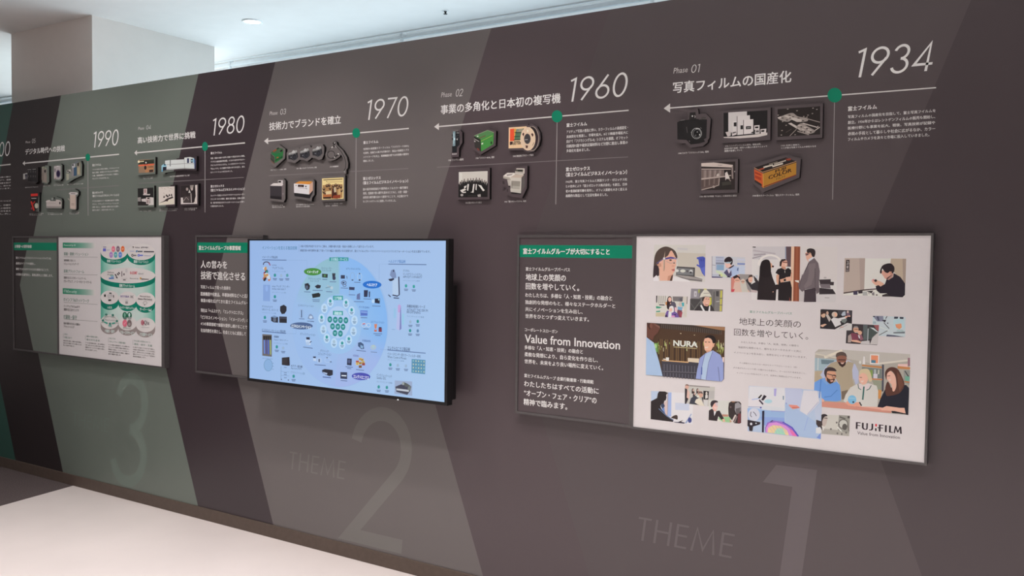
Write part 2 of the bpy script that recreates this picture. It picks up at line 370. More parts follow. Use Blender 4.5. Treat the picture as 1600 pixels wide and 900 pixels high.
section(C5, '1990', (928, 37, 199, 1198), (257, 133, 154, 305), (320, 110, 152, 358), 'デジタル時代への挑戦', (255, 212, 270, 651),
        (226, 355, 250, 331, 378, 1196, 264), (882, 294, 24, 37), [(882, 332), (885, 880)], [(560, 622), (1196, 578)],
        [(FF, 928, 362, 385, 1015), (FX, 928, 640, 661, 1034), (FB, 928, 672, 695, 1194)],
        [('アナログ技術の限界を見据え、デジタルシフトを', 928, 412, 425, 1196), ('強力に推進。世界初のデジタルカメラを開発し', 928, 442, 456, 1196), ('た後、医療画像をデジタル化して病院に', 928, 472, 487, 1192), ('ネットワークを広げました。', 928, 502, 518, 1095),
         ('デジタル技術やカラー複合機を国内外で展開。', 928, 727, 742, 1196), ('さらに、ドキュメントソリューションの', 928, 757, 772, 1192), ('分野へ参入し、経営者の皆様を支える企業へ', 928, 787, 803, 1196), ('進化を遂げ、成長を続けました。', 928, 818, 833, 1152)],
        [[('1988 デジタルカメラ「FUJIX DS-1P」', 252, 593, 604, 382)], [('1998 カメラ発売', 432, 579, 590, 505)], [('1998 デジタル', 540, 563, 570, 610), ('カメラ「FinePix700」発売', 540, 573, 583, 637)],
         [('1996 デジタルミニラボ「フロンティア」発売', 675, 563, 574, 833)],
         [('1995 カラーインクジェット複合機', 295, 857, 866, 436), ('「アクオス」発売', 295, 870, 880, 420)], [('1999 デジタル', 480, 851, 858, 540), ('カラー複合機「DocuColor」発売', 480, 863, 874, 625)], [('1992 デジタル複合機', 697, 846, 854, 795), ('「Able」発売', 697, 857, 867, 790)]], '05')
# the far 2000 section, cut by the frame
a = Art(0.0).at(*C5); b5 = a.box(928, 37, 199, 1198); x1 = XZ(16.9, b5[2], 0)
a.numerals('2000', .085, (x1-(b5[1]-b5[0])*1.12, x1, b5[2], b5[3]), WH, .17); part(a, 'year_numeral', 'white 2000 numeral')
a = Art(0.0).at(*C5); a.line([(-250, 402), (106, 365)], 1.9*a.o[2], (205, 195, 192)); part(a, 'timeline_arrow')
a = Art(0.0).at(*C5)
for t, yt in [('写真フィルム市場が急激に縮小', 481), ('する中、第二の創業を掲げて、医療', 511), ('や高機能材料などへ事業を拡げ', 541), ('変革を成し遂げました。新たな', 570), ('価値を創造し続けています。', 598)]:
    bb = a.box(105, yt, yt+14, 108); a.lettering(t, (bb[1]-.42, bb[1], bb[2], bb[3]), (212, 202, 200), .03, 0, 1)
for t, yt in [('（富士フイルムビジネスイノベーション）', 722), ('複合機の販売を開始し、中国や', 765), ('ドキュメントサービスの領域を', 795), ('広げ、オフィスの働き方を支え', 824), ('続けてきました。', 853)]:
    bb = a.box(105, yt, yt+15, 108); a.lettering(t, (bb[1]-.44, bb[1], bb[2], bb[3]), (212, 202, 200), .03, 0, 1)
part(a, 'body_text')
# big tone-on-tone THEME numerals
def theme(crop, tb, n, nb, col):
    a = Art(0.0).at(*crop); a.numerals('THEME', .085, a.box(*tb), col, .12); part(a, 'theme_lettering', 'pale THEME lettering')
    a = Art(0.0).at(*crop)
    if n == '1':
        v = [(.42, 1), (1, 1), (.70, 0), (.30, 0), (.68, .86), (.0, .86)]
        X, Zt = a.m((632, 66)); X2, _ = a.m((792, 86)); pts = [a.m(p) for p in ((580, 133), (632, 66), (792, 86))]
        e1 = a.m((695, 152)); e2 = a.m((645, 500)); zb = .115
        kx = (e2[0]-e1[0])/(e2[1]-e1[1]); r_ = pts[2]
        pts += [(r_[0]+kx*(zb-r_[1]), zb), (e1[0]+kx*(zb-e1[1]), zb), e1]
        a.raw(pts, [range(6)], a.ink(col))
    else:
        xt, yt, yb, x0, x1_ = nb
        Zt = a.m((xt, yt))[1]; Zb = a.m((xt, yb))[1]; zm = (Zt+Zb)/2
        a.numerals(n, .098, (XZ(a.o[0]+x0/a.o[2], Zb+.1, 0), XZ(a.o[0]+x1_/a.o[2], zm+.2, 0), Zb, Zt), col, .10)
    part(a, 'theme_numeral', 'pale large %s' % n)
theme((0, 560, 400, 785, 1600), (450, 328, 420, 685), '3', (830, 92, 812, 680, 950), (111, 118, 110))
theme((400, 620, 800, 900, 1286), (162, 268, 361, 452), '2', (630, 50, 764, 413, 800), (115, 108, 105))
theme((960, 700, 1600, 900, 1600), (85, 262, 358, 470), '1', None, (101, 90, 92))
# ------------------------------------------------------------------ product cut-outs and photographs mounted proud of the wall
TB = .014
def board(name, label, group, crop, outline, draw, sm=0, th=TB):
    a = Art(-th).at(*crop)
    pts = smooth(outline, 4) if sm else outline
    P = [a.m(p) for p in pts]; n = len(P)
    if sum(P[i-1][0]*P[i][1]-P[i][0]*P[i-1][1] for i in range(n)) < 0: P = P[::-1]
    cx = sum(p[0] for p in P)/n; zb = min(p[1] for p in P)
    root = bpy.data.objects.new(name, None); COL.objects.link(root); root.location = (cx, 0, zb); root.empty_display_size = .05
    tag(root, label, 'display board', group)
    V = [(x-cx, -th, z-zb) for x, z in P]+[(x-cx, -.0006, z-zb) for x, z in P]
    Fc = [list(range(n)), [2*n-1-i for i in range(n)]]+[[i, n+i, n+(i+1) % n, (i+1) % n] for i in range(n)]
    me = mesh_py('backing_board', V, Fc); me.materials.append(BAND); me.materials.append(M_edge)
    for p in me.polygons: p.material_index = 0 if p.index == 0 else 1
    obj('backing_board', me, None, root)
    b = Art(-th).at(*crop); b.n = 3; draw(b)
    b.v = [(x-cx, y, z-zb) for x, y, z in b.v]
    b.build('printed_picture', root)
    return root
BK = (28, 25, 26); DK = (45, 40, 40); PW = (205, 192, 190)
# ---- 1934
def f(a):
    a.poly([(312, 180), (412, 172), (424, 290), (615, 300), (603, 625), (560, 650), (580, 690), (480, 722), (330, 740), (255, 660), (95, 650), (92, 350), (140, 325), (300, 300)], BK)
    a.poly([(310, 180), (412, 172), (422, 285), (312, 300)], (36, 32, 32)); a.ell(358, 241, 12, 13, (225, 215, 212)); a.line([(390, 232), (408, 240), (402, 272)], 14, (150, 140, 138))
    a.line([(150, 318), (225, 308)], 9, (120, 112, 110)); a.line([(470, 300), (610, 285)], 7, (90, 84, 82)); a.poly([(520, 258), (590, 255), (595, 285), (515, 290)], (70, 64, 63))
    a.poly([(100, 360), (300, 335), (610, 315), (600, 620), (250, 650), (100, 640)], (31, 28, 29)); a.line([(255, 430), (270, 535)], 8, (90, 84, 84))
    a.ell(432, 548, 98, 102, (20, 18, 19)); a.ring(432, 545, 92, 98, 12, (150, 146, 144)); a.ring(440, 545, 70, 76, 9, (110, 108, 108)); a.ell(440, 545, 58, 62, (18, 17, 18))
    a.ring(455, 470, 40, 14, 10, (215, 208, 205), a0=math.pi, a1=2*math.pi); a.ell(445, 520, 9, 10, (180, 174, 172)); a.ell(485, 568, 8, 14, (205, 198, 196)); a.ell(418, 578, 7, 8, (150, 145, 142))
    a.line([(335, 522), (350, 540)], 8, (150, 144, 142)); a.line([(500, 440), (520, 460)], 8, (120, 114, 112)); a.line([(300, 672), (315, 690)], 8, (130, 124, 120))
board('display_cutout', 'cut-out board of a black folding camera, top left under the 1934 heading', 'cut-out product boards', (1050, 160, 1130, 240, 900),
      [(283, 135), (455, 105), (470, 205), (600, 195), (682, 285), (655, 630), (630, 660), (630, 700), (545, 770), (330, 800), (232, 720), (160, 728), (72, 690), (72, 330), (283, 290)], f)
def f(a):
    a.poly([(55, 215), (742, 172), (740, 570), (55, 612)], BK)
    a.poly([(55, 590), (200, 585), (560, 550), (740, 520), (738, 560), (600, 590), (300, 612), (60, 605)], (200, 185, 180))
    a.poly([(130, 208), (420, 190), (420, 520), (130, 520)], (198, 186, 184)); a.poly([(198, 345), (262, 340), (262, 500), (198, 505)], (208, 196, 194)); a.poly([(215, 365), (258, 360), (258, 425), (215, 425)], BK)
    a.poly([(268, 265), (468, 250), (470, 540), (268, 560)], (205, 192, 190)); a.poly([(320, 410), (360, 408), (360, 470), (320, 472)], BK); a.line([(268, 265), (268, 560)], 10, (90, 82, 82))
    a.poly([(368, 325), (520, 312), (520, 535), (368, 550)], (212, 198, 196)); a.line([(368, 325), (368, 550)], 10, (80, 73, 72)); a.poly([(405, 425), (485, 420), (485, 465), (405, 470)], BK); a.line([(420, 448), (470, 444)], 10, (170, 160, 158))
    a.poly([(535, 412), (617, 405), (617, 470), (535, 478)], (208, 194, 192)); a.poly([(548, 428), (600, 424), (600, 452), (548, 455)], BK)
    a.poly([(548, 478), (620, 472), (620, 535), (548, 545)], (195, 182, 180)); a.poly([(560, 490), (608, 486), (608, 515), (560, 518)], (90, 82, 82))
    a.poly([(632, 470), (725, 460), (718, 530), (640, 540)], (205, 190, 188)); a.poly([(645, 485), (695, 480), (690, 510), (645, 512)], BK)
    a.poly([(85, 515), (170, 500), (170, 570), (120, 585)], (190, 175, 172)); a.poly([(185, 520), (255, 490), (262, 550), (190, 575)], (205, 190, 188)); a.line([(195, 530), (250, 515)], 16, DK); a.poly([(170, 540), (190, 575), (165, 575)], BK); a.poly([(485, 520), (530, 500), (548, 530), (490, 532)], DK)
board('mounted_photo', 'black and white photo of white medicine boxes under the 1934 heading', 'mounted photographs', (1125, 155, 1215, 245, 900), [(22, 185), (795, 128), (785, 640), (30, 690)], f)
def f(a):
    W1, W2 = (190, 175, 168), (150, 136, 130)
    a.poly([(100, 205), (765, 160), (765, 600), (100, 640)], (38, 31, 30))
    a.poly([(105, 345), (200, 300), (330, 265), (420, 320), (560, 345), (560, 395), (420, 400), (330, 370), (270, 400), (180, 390)], W2, 1)
    a.poly([(190, 310), (230, 300), (480, 370), (470, 405), (400, 405)], W1); a.poly([(100, 335), (150, 318), (160, 345), (115, 358)], W1)
    for x, y in ((180, 345), (300, 345), (345, 325), (250, 375), (430, 345), (500, 385), (290, 300)): a.poly([(x-18, y-8), (x+16, y-4), (x+14, y+8), (x-20, y+6)], (60, 50, 47))
    a.poly([(265, 430), (310, 418), (435, 490), (410, 515)], W1); a.line([(560, 355), (760, 410)], 12, W2); a.line([(490, 425), (720, 490), (735, 470)], 16, W1); a.line([(655, 560), (760, 485)], 12, W1)
    a.poly([(400, 470), (480, 425), (560, 470), (680, 540), (650, 580), (540, 590), (420, 520)], W2, 1)
    for x, y, w in ((450, 460, 30), (540, 490, 28), (600, 525, 34), (500, 520, 24), (580, 560, 26), (440, 510, 18)): a.poly([(x-w, y-10), (x+w, y+4), (x+w*.7, y+16), (x-w, y+6)], W1)
    for x, y in ((470, 480), (520, 560), (560, 510), (480, 555), (620, 560)): a.poly([(x-12, y-12), (x+14, y-4), (x+8, y+14), (x-14, y+8)], (55, 46, 44))
    a.line([(395, 520), (290, 625)], 10, W2); a.line([(320, 515), (230, 570)], 6, (90, 78, 74)); a.line([(410, 550), (590, 605)], 14, W2)
    for x, y in ((405, 230), (575, 300), (510, 320), (655, 190), (715, 210), (235, 458), (180, 400), (170, 540), (160, 610), (560, 330), (375, 605), (645, 275), (110, 300), (260, 205)): a.poly([(x-14, y-4), (x+10, y-8), (x+12, y+4), (x-10, y+8)], W2)
board('mounted_photo', 'dark aerial photo of a factory site under the 1934 heading, beside the green dot', 'mounted photographs', (1205, 150, 1295, 240, 900), [(65, 160), (810, 108), (800, 655), (70, 695)], f)
def f(a):
    a.poly([(122, 222), (718, 195), (712, 690), (122, 700)], (46, 37, 36))
    a.poly([(122, 225), (340, 212), (675, 255), (672, 305), (340, 290), (122, 285)], (196, 176, 168)); a.line([(122, 290), (660, 308)], 16, (40, 32, 31)); a.line([(125, 330), (640, 330)], 16, (180, 160, 152))
    a.poly([(125, 345), (520, 345), (520, 470), (125, 500)], (122, 104, 99))
    for i in range(9): a.line([(145+i*44, 348), (143+i*43, 490-i*3)], 13, (158, 140, 134) if i % 2 else (96, 80, 76))
    a.poly([(122, 490), (520, 450), (640, 430), (650, 445), (520, 470), (122, 518)], (176, 156, 148))
    a.poly([(122, 520), (440, 485), (430, 600), (122, 690)], (92, 75, 71))
    for i in range(7): a.line([(140+i*42, 520-i*5), (138+i*41, 650-i*12)], 11, (130, 112, 106) if i % 2 else (74, 60, 57))
    a.line([(125, 695), (340, 640), (430, 610), (438, 490)], 16, (170, 150, 142)); a.ell(340, 640, 22, 22, (160, 142, 136))
    a.poly([(385, 420), (430, 400), (436, 450), (390, 460)], (190, 172, 165)); a.line([(375, 450), (400, 405)], 8, (50, 40, 38))
    a.poly([(440, 560), (480, 530), (640, 530), (660, 690), (430, 690)], (40, 35, 33)); a.poly([(480, 560), (640, 540), (650, 600), (490, 620)], (60, 55, 50))
    a.poly([(540, 380), (575, 375), (625, 500), (560, 500), (548, 530), (540, 450)], (205, 190, 184)); a.ell(545, 370, 20, 22, (30, 25, 25)); a.line([(600, 495), (640, 540)], 14, (150, 130, 124)); a.poly([(650, 300), (680, 260), (685, 500), (660, 500)], (140, 122, 118)); a.ell(708, 372, 10, 12, (150, 140, 136))
    a.text('FUJIC', 415, 255, 275, 495, (70, 58, 55))
board('mounted_photo', 'sepia photo of a wall-sized computer with an operator, under the 1934 heading', 'mounted photographs', (1085, 235, 1165, 315, 900), [(92, 190), (768, 150), (758, 742), (97, 770)], f)
def f(a):
    Y = (168, 116, 44); Rd = (190, 84, 42)
    a.poly([(150, 360), (705, 180), (890, 250), (890, 270), (310, 455), (150, 365)], (34, 27, 26)); a.poly([(310, 460), (892, 268), (888, 490), (312, 718)], Y)
    a.poly([(150, 385), (305, 462), (310, 715), (160, 600)], Rd); a.line([(150, 360), (300, 440), (890, 250)], 9, (196, 150, 110)); a.line([(310, 700), (888, 487)], 16, (120, 44, 38))
    a.poly([(700, 205), (790, 195), (800, 225), (740, 235)], (140, 60, 45)); a.poly([(220, 390), (320, 360), (330, 380), (240, 410)], (165, 70, 48))
    a.line([(315, 355), (480, 310)], 26, (196, 180, 168)); a.line([(500, 300), (710, 232)], 20, (180, 164, 152)); a.line([(470, 340), (655, 285)], 26, (200, 184, 172)); a.line([(410, 300), (560, 255)], 10, (150, 134, 122))
    a.poly([(165, 430), (270, 475), (270, 505), (165, 460)], (150, 50, 30)); a.poly([(165, 490), (275, 535), (275, 590), (165, 540)], (160, 58, 34)); a.poly([(160, 570), (285, 650), (285, 690), (162, 610)], (52, 44, 44)); a.line([(305, 460), (312, 715)], 9, (200, 150, 80))
    def skew(t, p0, p1, h, c, b=.02):       # lettering that follows the slanted face of the box
        v, fc, _, _ = text_mesh(t, 0, 2)
        for dxx in (-b*h, b*h, 0):
            V = [(p0[0]+(p1[0]-p0[0])*x+dxx, p0[1]+(p1[1]-p0[1])*x-h*y) for x, y in v]
            a.raw([a.m(p) for p in V], fc, a.ink(c))
    skew('FUJI', (525, 465), (708, 402), 62, (46, 28, 22), .06); skew('COLOR', (405, 570), (808, 432), 66, (46, 24, 22), .06); skew('FILM', (540, 580), (690, 530), 36, (110, 84, 40))
board('display_cutout', 'cut-out board of an old yellow colour film box under the 1934 heading', 'cut-out product boards', (1165, 230, 1265, 310, 1125), [(105, 310), (715, 125), (972, 205), (945, 535), (310, 795), (110, 620)], f)
# ---- 1960
G2 = (695, 185, 785, 255, 1157)
def f(a):
    a.poly([(160, 260), (285, 262), (305, 380), (300, 530), (245, 575), (240, 685), (150, 690), (145, 565), (165, 540)], (26, 27, 31)); a.poly([(163, 260), (212, 262), (210, 550), (160, 560), (165, 400)], (122, 142, 150)); a.poly([(170, 300), (190, 300), (188, 500), (168, 520)], (160, 178, 184))
    a.ell(195, 415, 16, 28, (185, 200, 205)); a.ell(265, 365, 26, 36, (18, 18, 20)); a.ring(265, 365, 26, 36, 6, (80, 80, 84)); a.ell(248, 420, 11, 18, (190, 182, 178)); a.line([(235, 290), (285, 292)], 16, (150, 144, 142)); a.ell(155, 415, 12, 26, (18, 18, 20)); a.ell(150, 340, 8, 26, (40, 40, 42))
    a.text('SINGLE-8', 143, 706, 732, 240, (205, 196, 194), .03)
board('display_cutout', 'narrow cut-out board of a black and silver movie camera, left in the 1960 section', 'cut-out product boards', G2, [(125, 250), (200, 215), (310, 235), (350, 280), (352, 480), (285, 600), (283, 770), (130, 780), (112, 560), (130, 480)], f)
def f(a):
    g1, g2 = (66, 132, 62), (78, 122, 74)
    a.poly([(590, 345), (860, 240), (985, 285), (715, 450)], g2); a.poly([(712, 425), (985, 290), (970, 520), (725, 668)], g1); a.poly([(588, 365), (715, 425), (722, 660), (640, 615), (600, 580)], (52, 48, 46)); a.poly([(590, 360), (712, 415), (715, 470), (700, 450), (595, 395)], (34, 32, 31))
    a.line([(590, 410), (690, 465)], 12, (170, 160, 156)); a.poly([(590, 440), (618, 455), (612, 480), (592, 468)], (180, 168, 166)); a.poly([(640, 355), (670, 345), (680, 362), (650, 375)], (205, 200, 190)); a.poly([(735, 500), (770, 485), (770, 515), (740, 530)], (205, 205, 190)); a.line([(725, 460), (955, 345)], 9, (150, 160, 80)); a.line([(690, 400), (820, 345)], 14, (110, 72, 50)); a.ell(935, 490, 18, 30, (36, 62, 34)); a.line([(650, 600), (690, 640)], 26, (120, 50, 44)); a.line([(712, 425), (722, 665)], 14, (34, 40, 30)); a.line([(588, 352), (862, 238), (988, 285)], 8, (140, 150, 120))
board('display_cutout', 'cut-out board of a green film box in the 1960 section', 'cut-out product boards', G2, [(570, 335), (870, 195), (1032, 250), (1022, 545), (715, 735), (580, 635)], f)
def f(a):
    T = (222, 184, 146)
    a.poly([(192, 248), (552, 222), (552, 655), (188, 668)], T); a.poly([(218, 278), (300, 270), (300, 515), (215, 520)], (222, 78, 48)); a.poly([(300, 270), (345, 268), (320, 500), (300, 515)], (205, 150, 70))
    a.poly([(345, 280), (500, 265), (490, 500), (300, 505)], (84, 110, 84)); a.poly([(345, 280), (480, 270), (470, 340), (350, 340)], (150, 140, 120)); a.line([(310, 350), (440, 345)], 16, (30, 34, 32)); a.line([(300, 430), (430, 425)], 12, (34, 40, 36)); a.line([(290, 500), (420, 490)], 14, (30, 34, 32)); a.ell(370, 300, 30, 24, (120, 130, 120))
    a.poly([(215, 530), (280, 528), (240, 600), (215, 600)], (60, 34, 36)); a.text('VIDEO TAPE', 242, 556, 600, 440, (60, 46, 42), .05); a.line([(290, 535), (420, 530)], 22, (110, 90, 74))
    a.ell(660, 470, 135, 250, (58, 48, 50)); a.ring(660, 470, 140, 250, 16, (150, 132, 122)); a.poly([(640, 230), (720, 280), (760, 400), (700, 380)], (40, 30, 32), 1); a.poly([(735, 420), (780, 400), (780, 520), (730, 600)], (50, 34, 40), 1)
    a.ell(578, 475, 152, 235, (214, 184, 158)); a.ring(578, 475, 152, 235, 8, (228, 196, 170)); a.ell(565, 475, 72, 108, (196, 164, 142)); a.ell(567, 475, 64, 102, (62, 58, 60)); a.line([(515, 495), (575, 490)], 10, (190, 182, 178))
    a.poly([(465, 385), (480, 350), (506, 370), (490, 430)], (70, 38, 36)); a.poly([(640, 375), (670, 360), (692, 395), (670, 440)], (70, 38, 36)); a.poly([(530, 605), (580, 612), (574, 655), (555, 668), (535, 655)], (84, 52, 46)); a.ell(573, 316, 15, 24, (240, 226, 205)); a.line([(672, 610), (698, 550)], 9, (110, 74, 60)); a.ell(595, 185, 14, 12, BK)
board('display_cutout', 'cut-out board of a video tape box with a beige reel in the 1960 section', 'cut-out product boards', (780, 180, 860, 250, 1029),
      [(178, 205), (555, 180), (660, 170), (760, 225), (825, 350), (832, 480), (800, 610), (700, 730), (590, 752), (480, 705), (180, 712)], f)
G2b = (705, 250, 845, 325, 1600)
def f(a):
    a.poly([(130, 205), (658, 185), (648, 660), (130, 668)], (28, 25, 25)); a.poly([(135, 215), (652, 195), (648, 440), (560, 400), (380, 380), (200, 400), (135, 440)], (196, 186, 178)); a.poly([(135, 215), (200, 240), (190, 400), (135, 440)], (206, 198, 190))
    for i, (x, y) in enumerate(((160, 420), (190, 395), (235, 372), (300, 365), (350, 362), (395, 360), (450, 350), (505, 355), (550, 375), (600, 395), (630, 415))):
        a.poly([(x-26, y+60), (x-22, y+4), (x, y-12), (x+24, y+6), (x+26, y+60)], (34, 30, 30)); a.ell(x, y-18, 11, 20, (120, 104, 98)); a.poly([(x-5, y), (x+5, y), (x, y+40)], (190, 180, 175))
    a.ell(380, 520, 225, 105, (24, 22, 22)); a.poly([(150, 560), (240, 590), (160, 540)], DK)
    for p in ([(290, 430), (320, 430), (305, 550), (285, 545)], [(395, 430), (420, 430), (400, 580), (375, 570)], [(440, 430), (460, 430), (455, 540), (435, 530)], [(160, 540), (240, 510), (270, 530), (190, 580)], [(500, 460), (540, 470), (600, 540), (570, 560)], [(190, 575), (260, 565), (265, 585), (215, 590)], [(345, 575), (400, 560), (400, 585)], [(230, 470), (280, 455), (260, 500), (235, 510)], [(480, 440), (540, 455), (560, 490), (520, 490)]): a.poly(p, (208, 198, 192))
    a.ell(192, 625, 24, 22, (170, 160, 155)); a.poly([(470, 620), (525, 610), (530, 655), (480, 658)], (170, 160, 155)); a.line([(300, 640), (450, 640)], 10, (60, 55, 54))
board('mounted_photo', 'black and white photo of men standing behind a round table in the 1960 section', 'mounted photographs', G2b, [(108, 160), (690, 138), (685, 700), (110, 712)], f)
def f(a):
    c1, c2, c3 = (196, 184, 174), (168, 156, 146), (214, 202, 194)
    a.poly([(930, 285), (1000, 230), (1130, 230), (1145, 250), (1050, 340), (930, 325)], c3); a.poly([(930, 290), (1050, 310), (1050, 350), (930, 328)], c2); a.poly([(985, 260), (1100, 245), (1080, 270), (1000, 285)], (150, 138, 136))
    a.poly([(1140, 215), (1165, 148), (1312, 150), (1310, 235), (1280, 265), (1140, 255)], c1); a.poly([(1140, 195), (1160, 165), (1290, 170), (1280, 215), (1150, 205)], (92, 86, 76)); a.poly([(1190, 180), (1270, 175), (1265, 200), (1190, 205)], (44, 44, 40)); a.line([(1140, 225), (1290, 230)], 10, (140, 128, 122))
    a.poly([(1055, 310), (1140, 260), (1300, 265), (1250, 320)], (188, 168, 154)); a.poly([(1055, 310), (1255, 320), (1245, 590), (1065, 570)], c1); a.poly([(1255, 320), (1310, 255), (1320, 470), (1245, 590)], (92, 84, 82)); a.poly([(1075, 370), (1235, 380), (1225, 530), (1075, 510)], (142, 132, 122)); a.poly([(1080, 460), (1230, 470), (1225, 530), (1080, 510)], (166, 156, 146)); a.poly([(1055, 510), (1245, 545), (1245, 595), (1060, 565)], (186, 176, 166)); a.poly([(1070, 575), (1250, 600), (1245, 615), (1075, 600)], BK)
    a.poly([(1000, 350), (1060, 350), (1055, 470), (1025, 470)], (176, 164, 156)); a.poly([(1020, 460), (1055, 460), (1055, 485), (1025, 480)], BK)
    a.poly([(915, 375), (950, 380), (958, 430), (920, 430)], (62, 52, 54)); a.poly([(990, 515), (1020, 520), (1015, 570), (995, 565)], (62, 52, 54)); a.line([(1085, 400), (1085, 500)], 8, (90, 84, 80))
board('display_cutout', 'cut-out board of a large white desk copier in the 1960 section', 'cut-out product boards', G2b,
      [(895, 270), (990, 205), (1115, 205), (1140, 118), (1362, 105), (1352, 500), (1262, 682), (1045, 648), (975, 580), (980, 500), (900, 440)], f)
# ---- 1970
G3 = (410, 215, 550, 285, 1600)
def f(a):
    a.poly([(150, 265), (280, 175), (380, 205), (225, 345)], (62, 92, 62)); a.poly([(220, 345), (375, 225), (365, 365), (225, 455)], (38, 100, 52)); a.poly([(145, 285), (215, 345), (222, 470), (150, 400)], (66, 66, 58)); a.line([(195, 250), (250, 215)], 22, (150, 62, 42)); a.poly([(255, 195), (290, 175), (300, 190), (265, 212)], BK); a.poly([(315, 230), (360, 210), (360, 240), (325, 262)], BK); a.poly([(150, 285), (225, 285), (330, 270), (240, 335), (220, 335)], (30, 104, 58)); a.line([(255, 360), (290, 350)], 22, (150, 80, 45)); a.poly([(330, 345), (355, 330), (352, 360), (332, 370)], BK); a.line([(145, 370), (210, 430)], 9, (34, 34, 30)); a.line([(150, 410), (215, 470)], 8, (120, 62, 42)); a.poly([(225, 400), (360, 330), (360, 350), (228, 420)], (28, 70, 40))
board('display_cutout', 'cut-out board of a green and orange film carton in the 1970 section', 'cut-out product boards', G3, [(120, 275), (300, 120), (412, 205), (405, 370), (225, 535), (130, 440)], f)
def f(a):
    for k, (ox, oy) in enumerate(((0, 0), (210, -32), (432, -68))):
        q = lambda p: [(x+ox, y+oy) for x, y in p]
        a.poly(q([(460, 320), (630, 270), (638, 350), (600, 395), (560, 410), (510, 390), (465, 385)]), (40, 38, 42)); a.poly(q([(462, 320), (470, 275), (520, 262), (545, 225), (575, 235), (610, 220), (622, 270), (540, 300)]), (150, 146, 144)); a.poly(q([(530, 255), (562, 222), (590, 262), (590, 285), (535, 295)]), (176, 170, 168))
        a.ell(573+ox, 345+oy, 42, 58, (22, 22, 24)); a.ring(573+ox, 345+oy, 42, 58, 9, (70, 70, 74)); a.ell(575+ox, 350+oy, 22, 32, (44, 44, 52)); a.ell(512+ox, 352+oy, 9, 14, (110, 108, 112)); a.line(q([(455, 315), (632, 262)]), 8, (80, 76, 76))
board('display_cutout', 'cut-out board of three silver and black film cameras in a row in the 1970 section', 'cut-out product boards', G3,
      [(432, 270), (470, 220), (545, 200), (640, 180), (665, 195), (690, 160), (800, 130), (850, 140), (875, 185), (890, 150), (990, 105), (1075, 118), (1105, 170), (1100, 300), (1060, 390), (1010, 400), (960, 370), (875, 360), (855, 385), (800, 425), (740, 400), (660, 395), (635, 420), (580, 460), (530, 440), (450, 430), (432, 380)], f)
def f(a):
    a.ring(1228, 305, 72, 72, 12, (44, 40, 40)); a.line([(1160, 270), (1205, 205), (1245, 165), (1280, 130)], 9, (70, 66, 64)); a.line([(1235, 185), (1255, 160)], 16, (200, 190, 186)); a.ell(1282, 105, 26, 26, (30, 28, 28)); a.ell(1288, 96, 9, 9, (215, 205, 200)); a.line([(1300, 150), (1320, 185)], 12, (170, 160, 158)); a.line([(1265, 150), (1290, 160)], 22, BK)
    a.line([(1318, 150), (1400, 240), (1465, 350), (1490, 450), (1485, 545), (1455, 590)], 11, (38, 34, 34)); a.line([(1250, 375), (1300, 345), (1370, 285)], 22, (34, 30, 30)); a.ell(1288, 350, 12, 10, (210, 200, 196)); a.ell(1355, 292, 14, 12, (205, 196, 192)); a.ell(1465, 610, 12, 14, (150, 144, 142))
board('display_cutout', 'curved cut-out board of a black endoscope in the 1970 section', 'cut-out product boards', G3,
      [(1120, 310), (1140, 240), (1215, 170), (1240, 90), (1285, 58), (1325, 80), (1335, 130), (1440, 230), (1510, 350), (1532, 460), (1525, 540), (1500, 575), (1500, 640), (1465, 655), (1432, 630), (1435, 580), (1470, 540), (1465, 450), (1440, 370), (1400, 300), (1375, 345), (1290, 400), (1220, 420), (1150, 390)], f)
G3b = (415, 265, 545, 330, 1600)
def f(a):
    a.poly([(90, 300), (150, 262), (325, 262), (345, 300), (310, 315)], (206, 192, 190)); a.poly([(240, 205), (335, 205), (335, 262), (240, 262)], (190, 178, 178)); a.poly([(248, 218), (298, 218), (296, 250), (248, 250)], BK); a.poly([(88, 312), (312, 318), (310, 580), (90, 555)], (56, 50, 54)); a.poly([(88, 505), (312, 520), (310, 580), (90, 555)], (32, 28, 31)); a.poly([(312, 318), (345, 280), (345, 420), (330, 560), (310, 580)], (112, 98, 100)); a.line([(95, 308), (315, 312)], 9, (196, 184, 182)); a.poly([(325, 460), (345, 445), (335, 500)], (150, 136, 136)); a.ell(200, 278, 40, 7, (220, 210, 205))
board('display_cutout', 'cut-out board of a dark copier with a white top in the 1970 section', 'cut-out product boards', G3b, [(62, 290), (150, 240), (230, 180), (345, 172), (385, 215), (382, 560), (345, 632), (70, 595)], f)
def f(a):
    a.poly([(548, 275), (645, 225), (905, 228), (845, 285)], (206, 134, 58)); a.poly([(545, 268), (845, 285), (838, 478), (548, 445)], (214, 204, 206)); a.poly([(845, 285), (910, 232), (908, 400), (838, 478)], (196, 152, 132)); a.poly([(548, 450), (838, 482), (910, 400), (905, 450), (848, 555), (555, 510)], (34, 31, 34)); a.poly([(622, 290), (738, 292), (735, 340), (622, 332)], (48, 34, 34)); a.line([(650, 318), (700, 320)], 9, (140, 110, 104)); a.ell(775, 325, 13, 17, (60, 54, 58)); a.ell(585, 305, 11, 13, (150, 140, 142)); a.line([(625, 352), (800, 365)], 6, (150, 140, 142)); a.line([(770, 365), (800, 372)], 8, (70, 64, 68))
board('display_cutout', 'cut-out board of a small white copier with an orange top in the 1970 section', 'cut-out product boards', G3b, [(535, 250), (630, 195), (920, 190), (945, 225), (940, 480), (895, 545), (885, 612), (790, 590), (540, 548)], f)
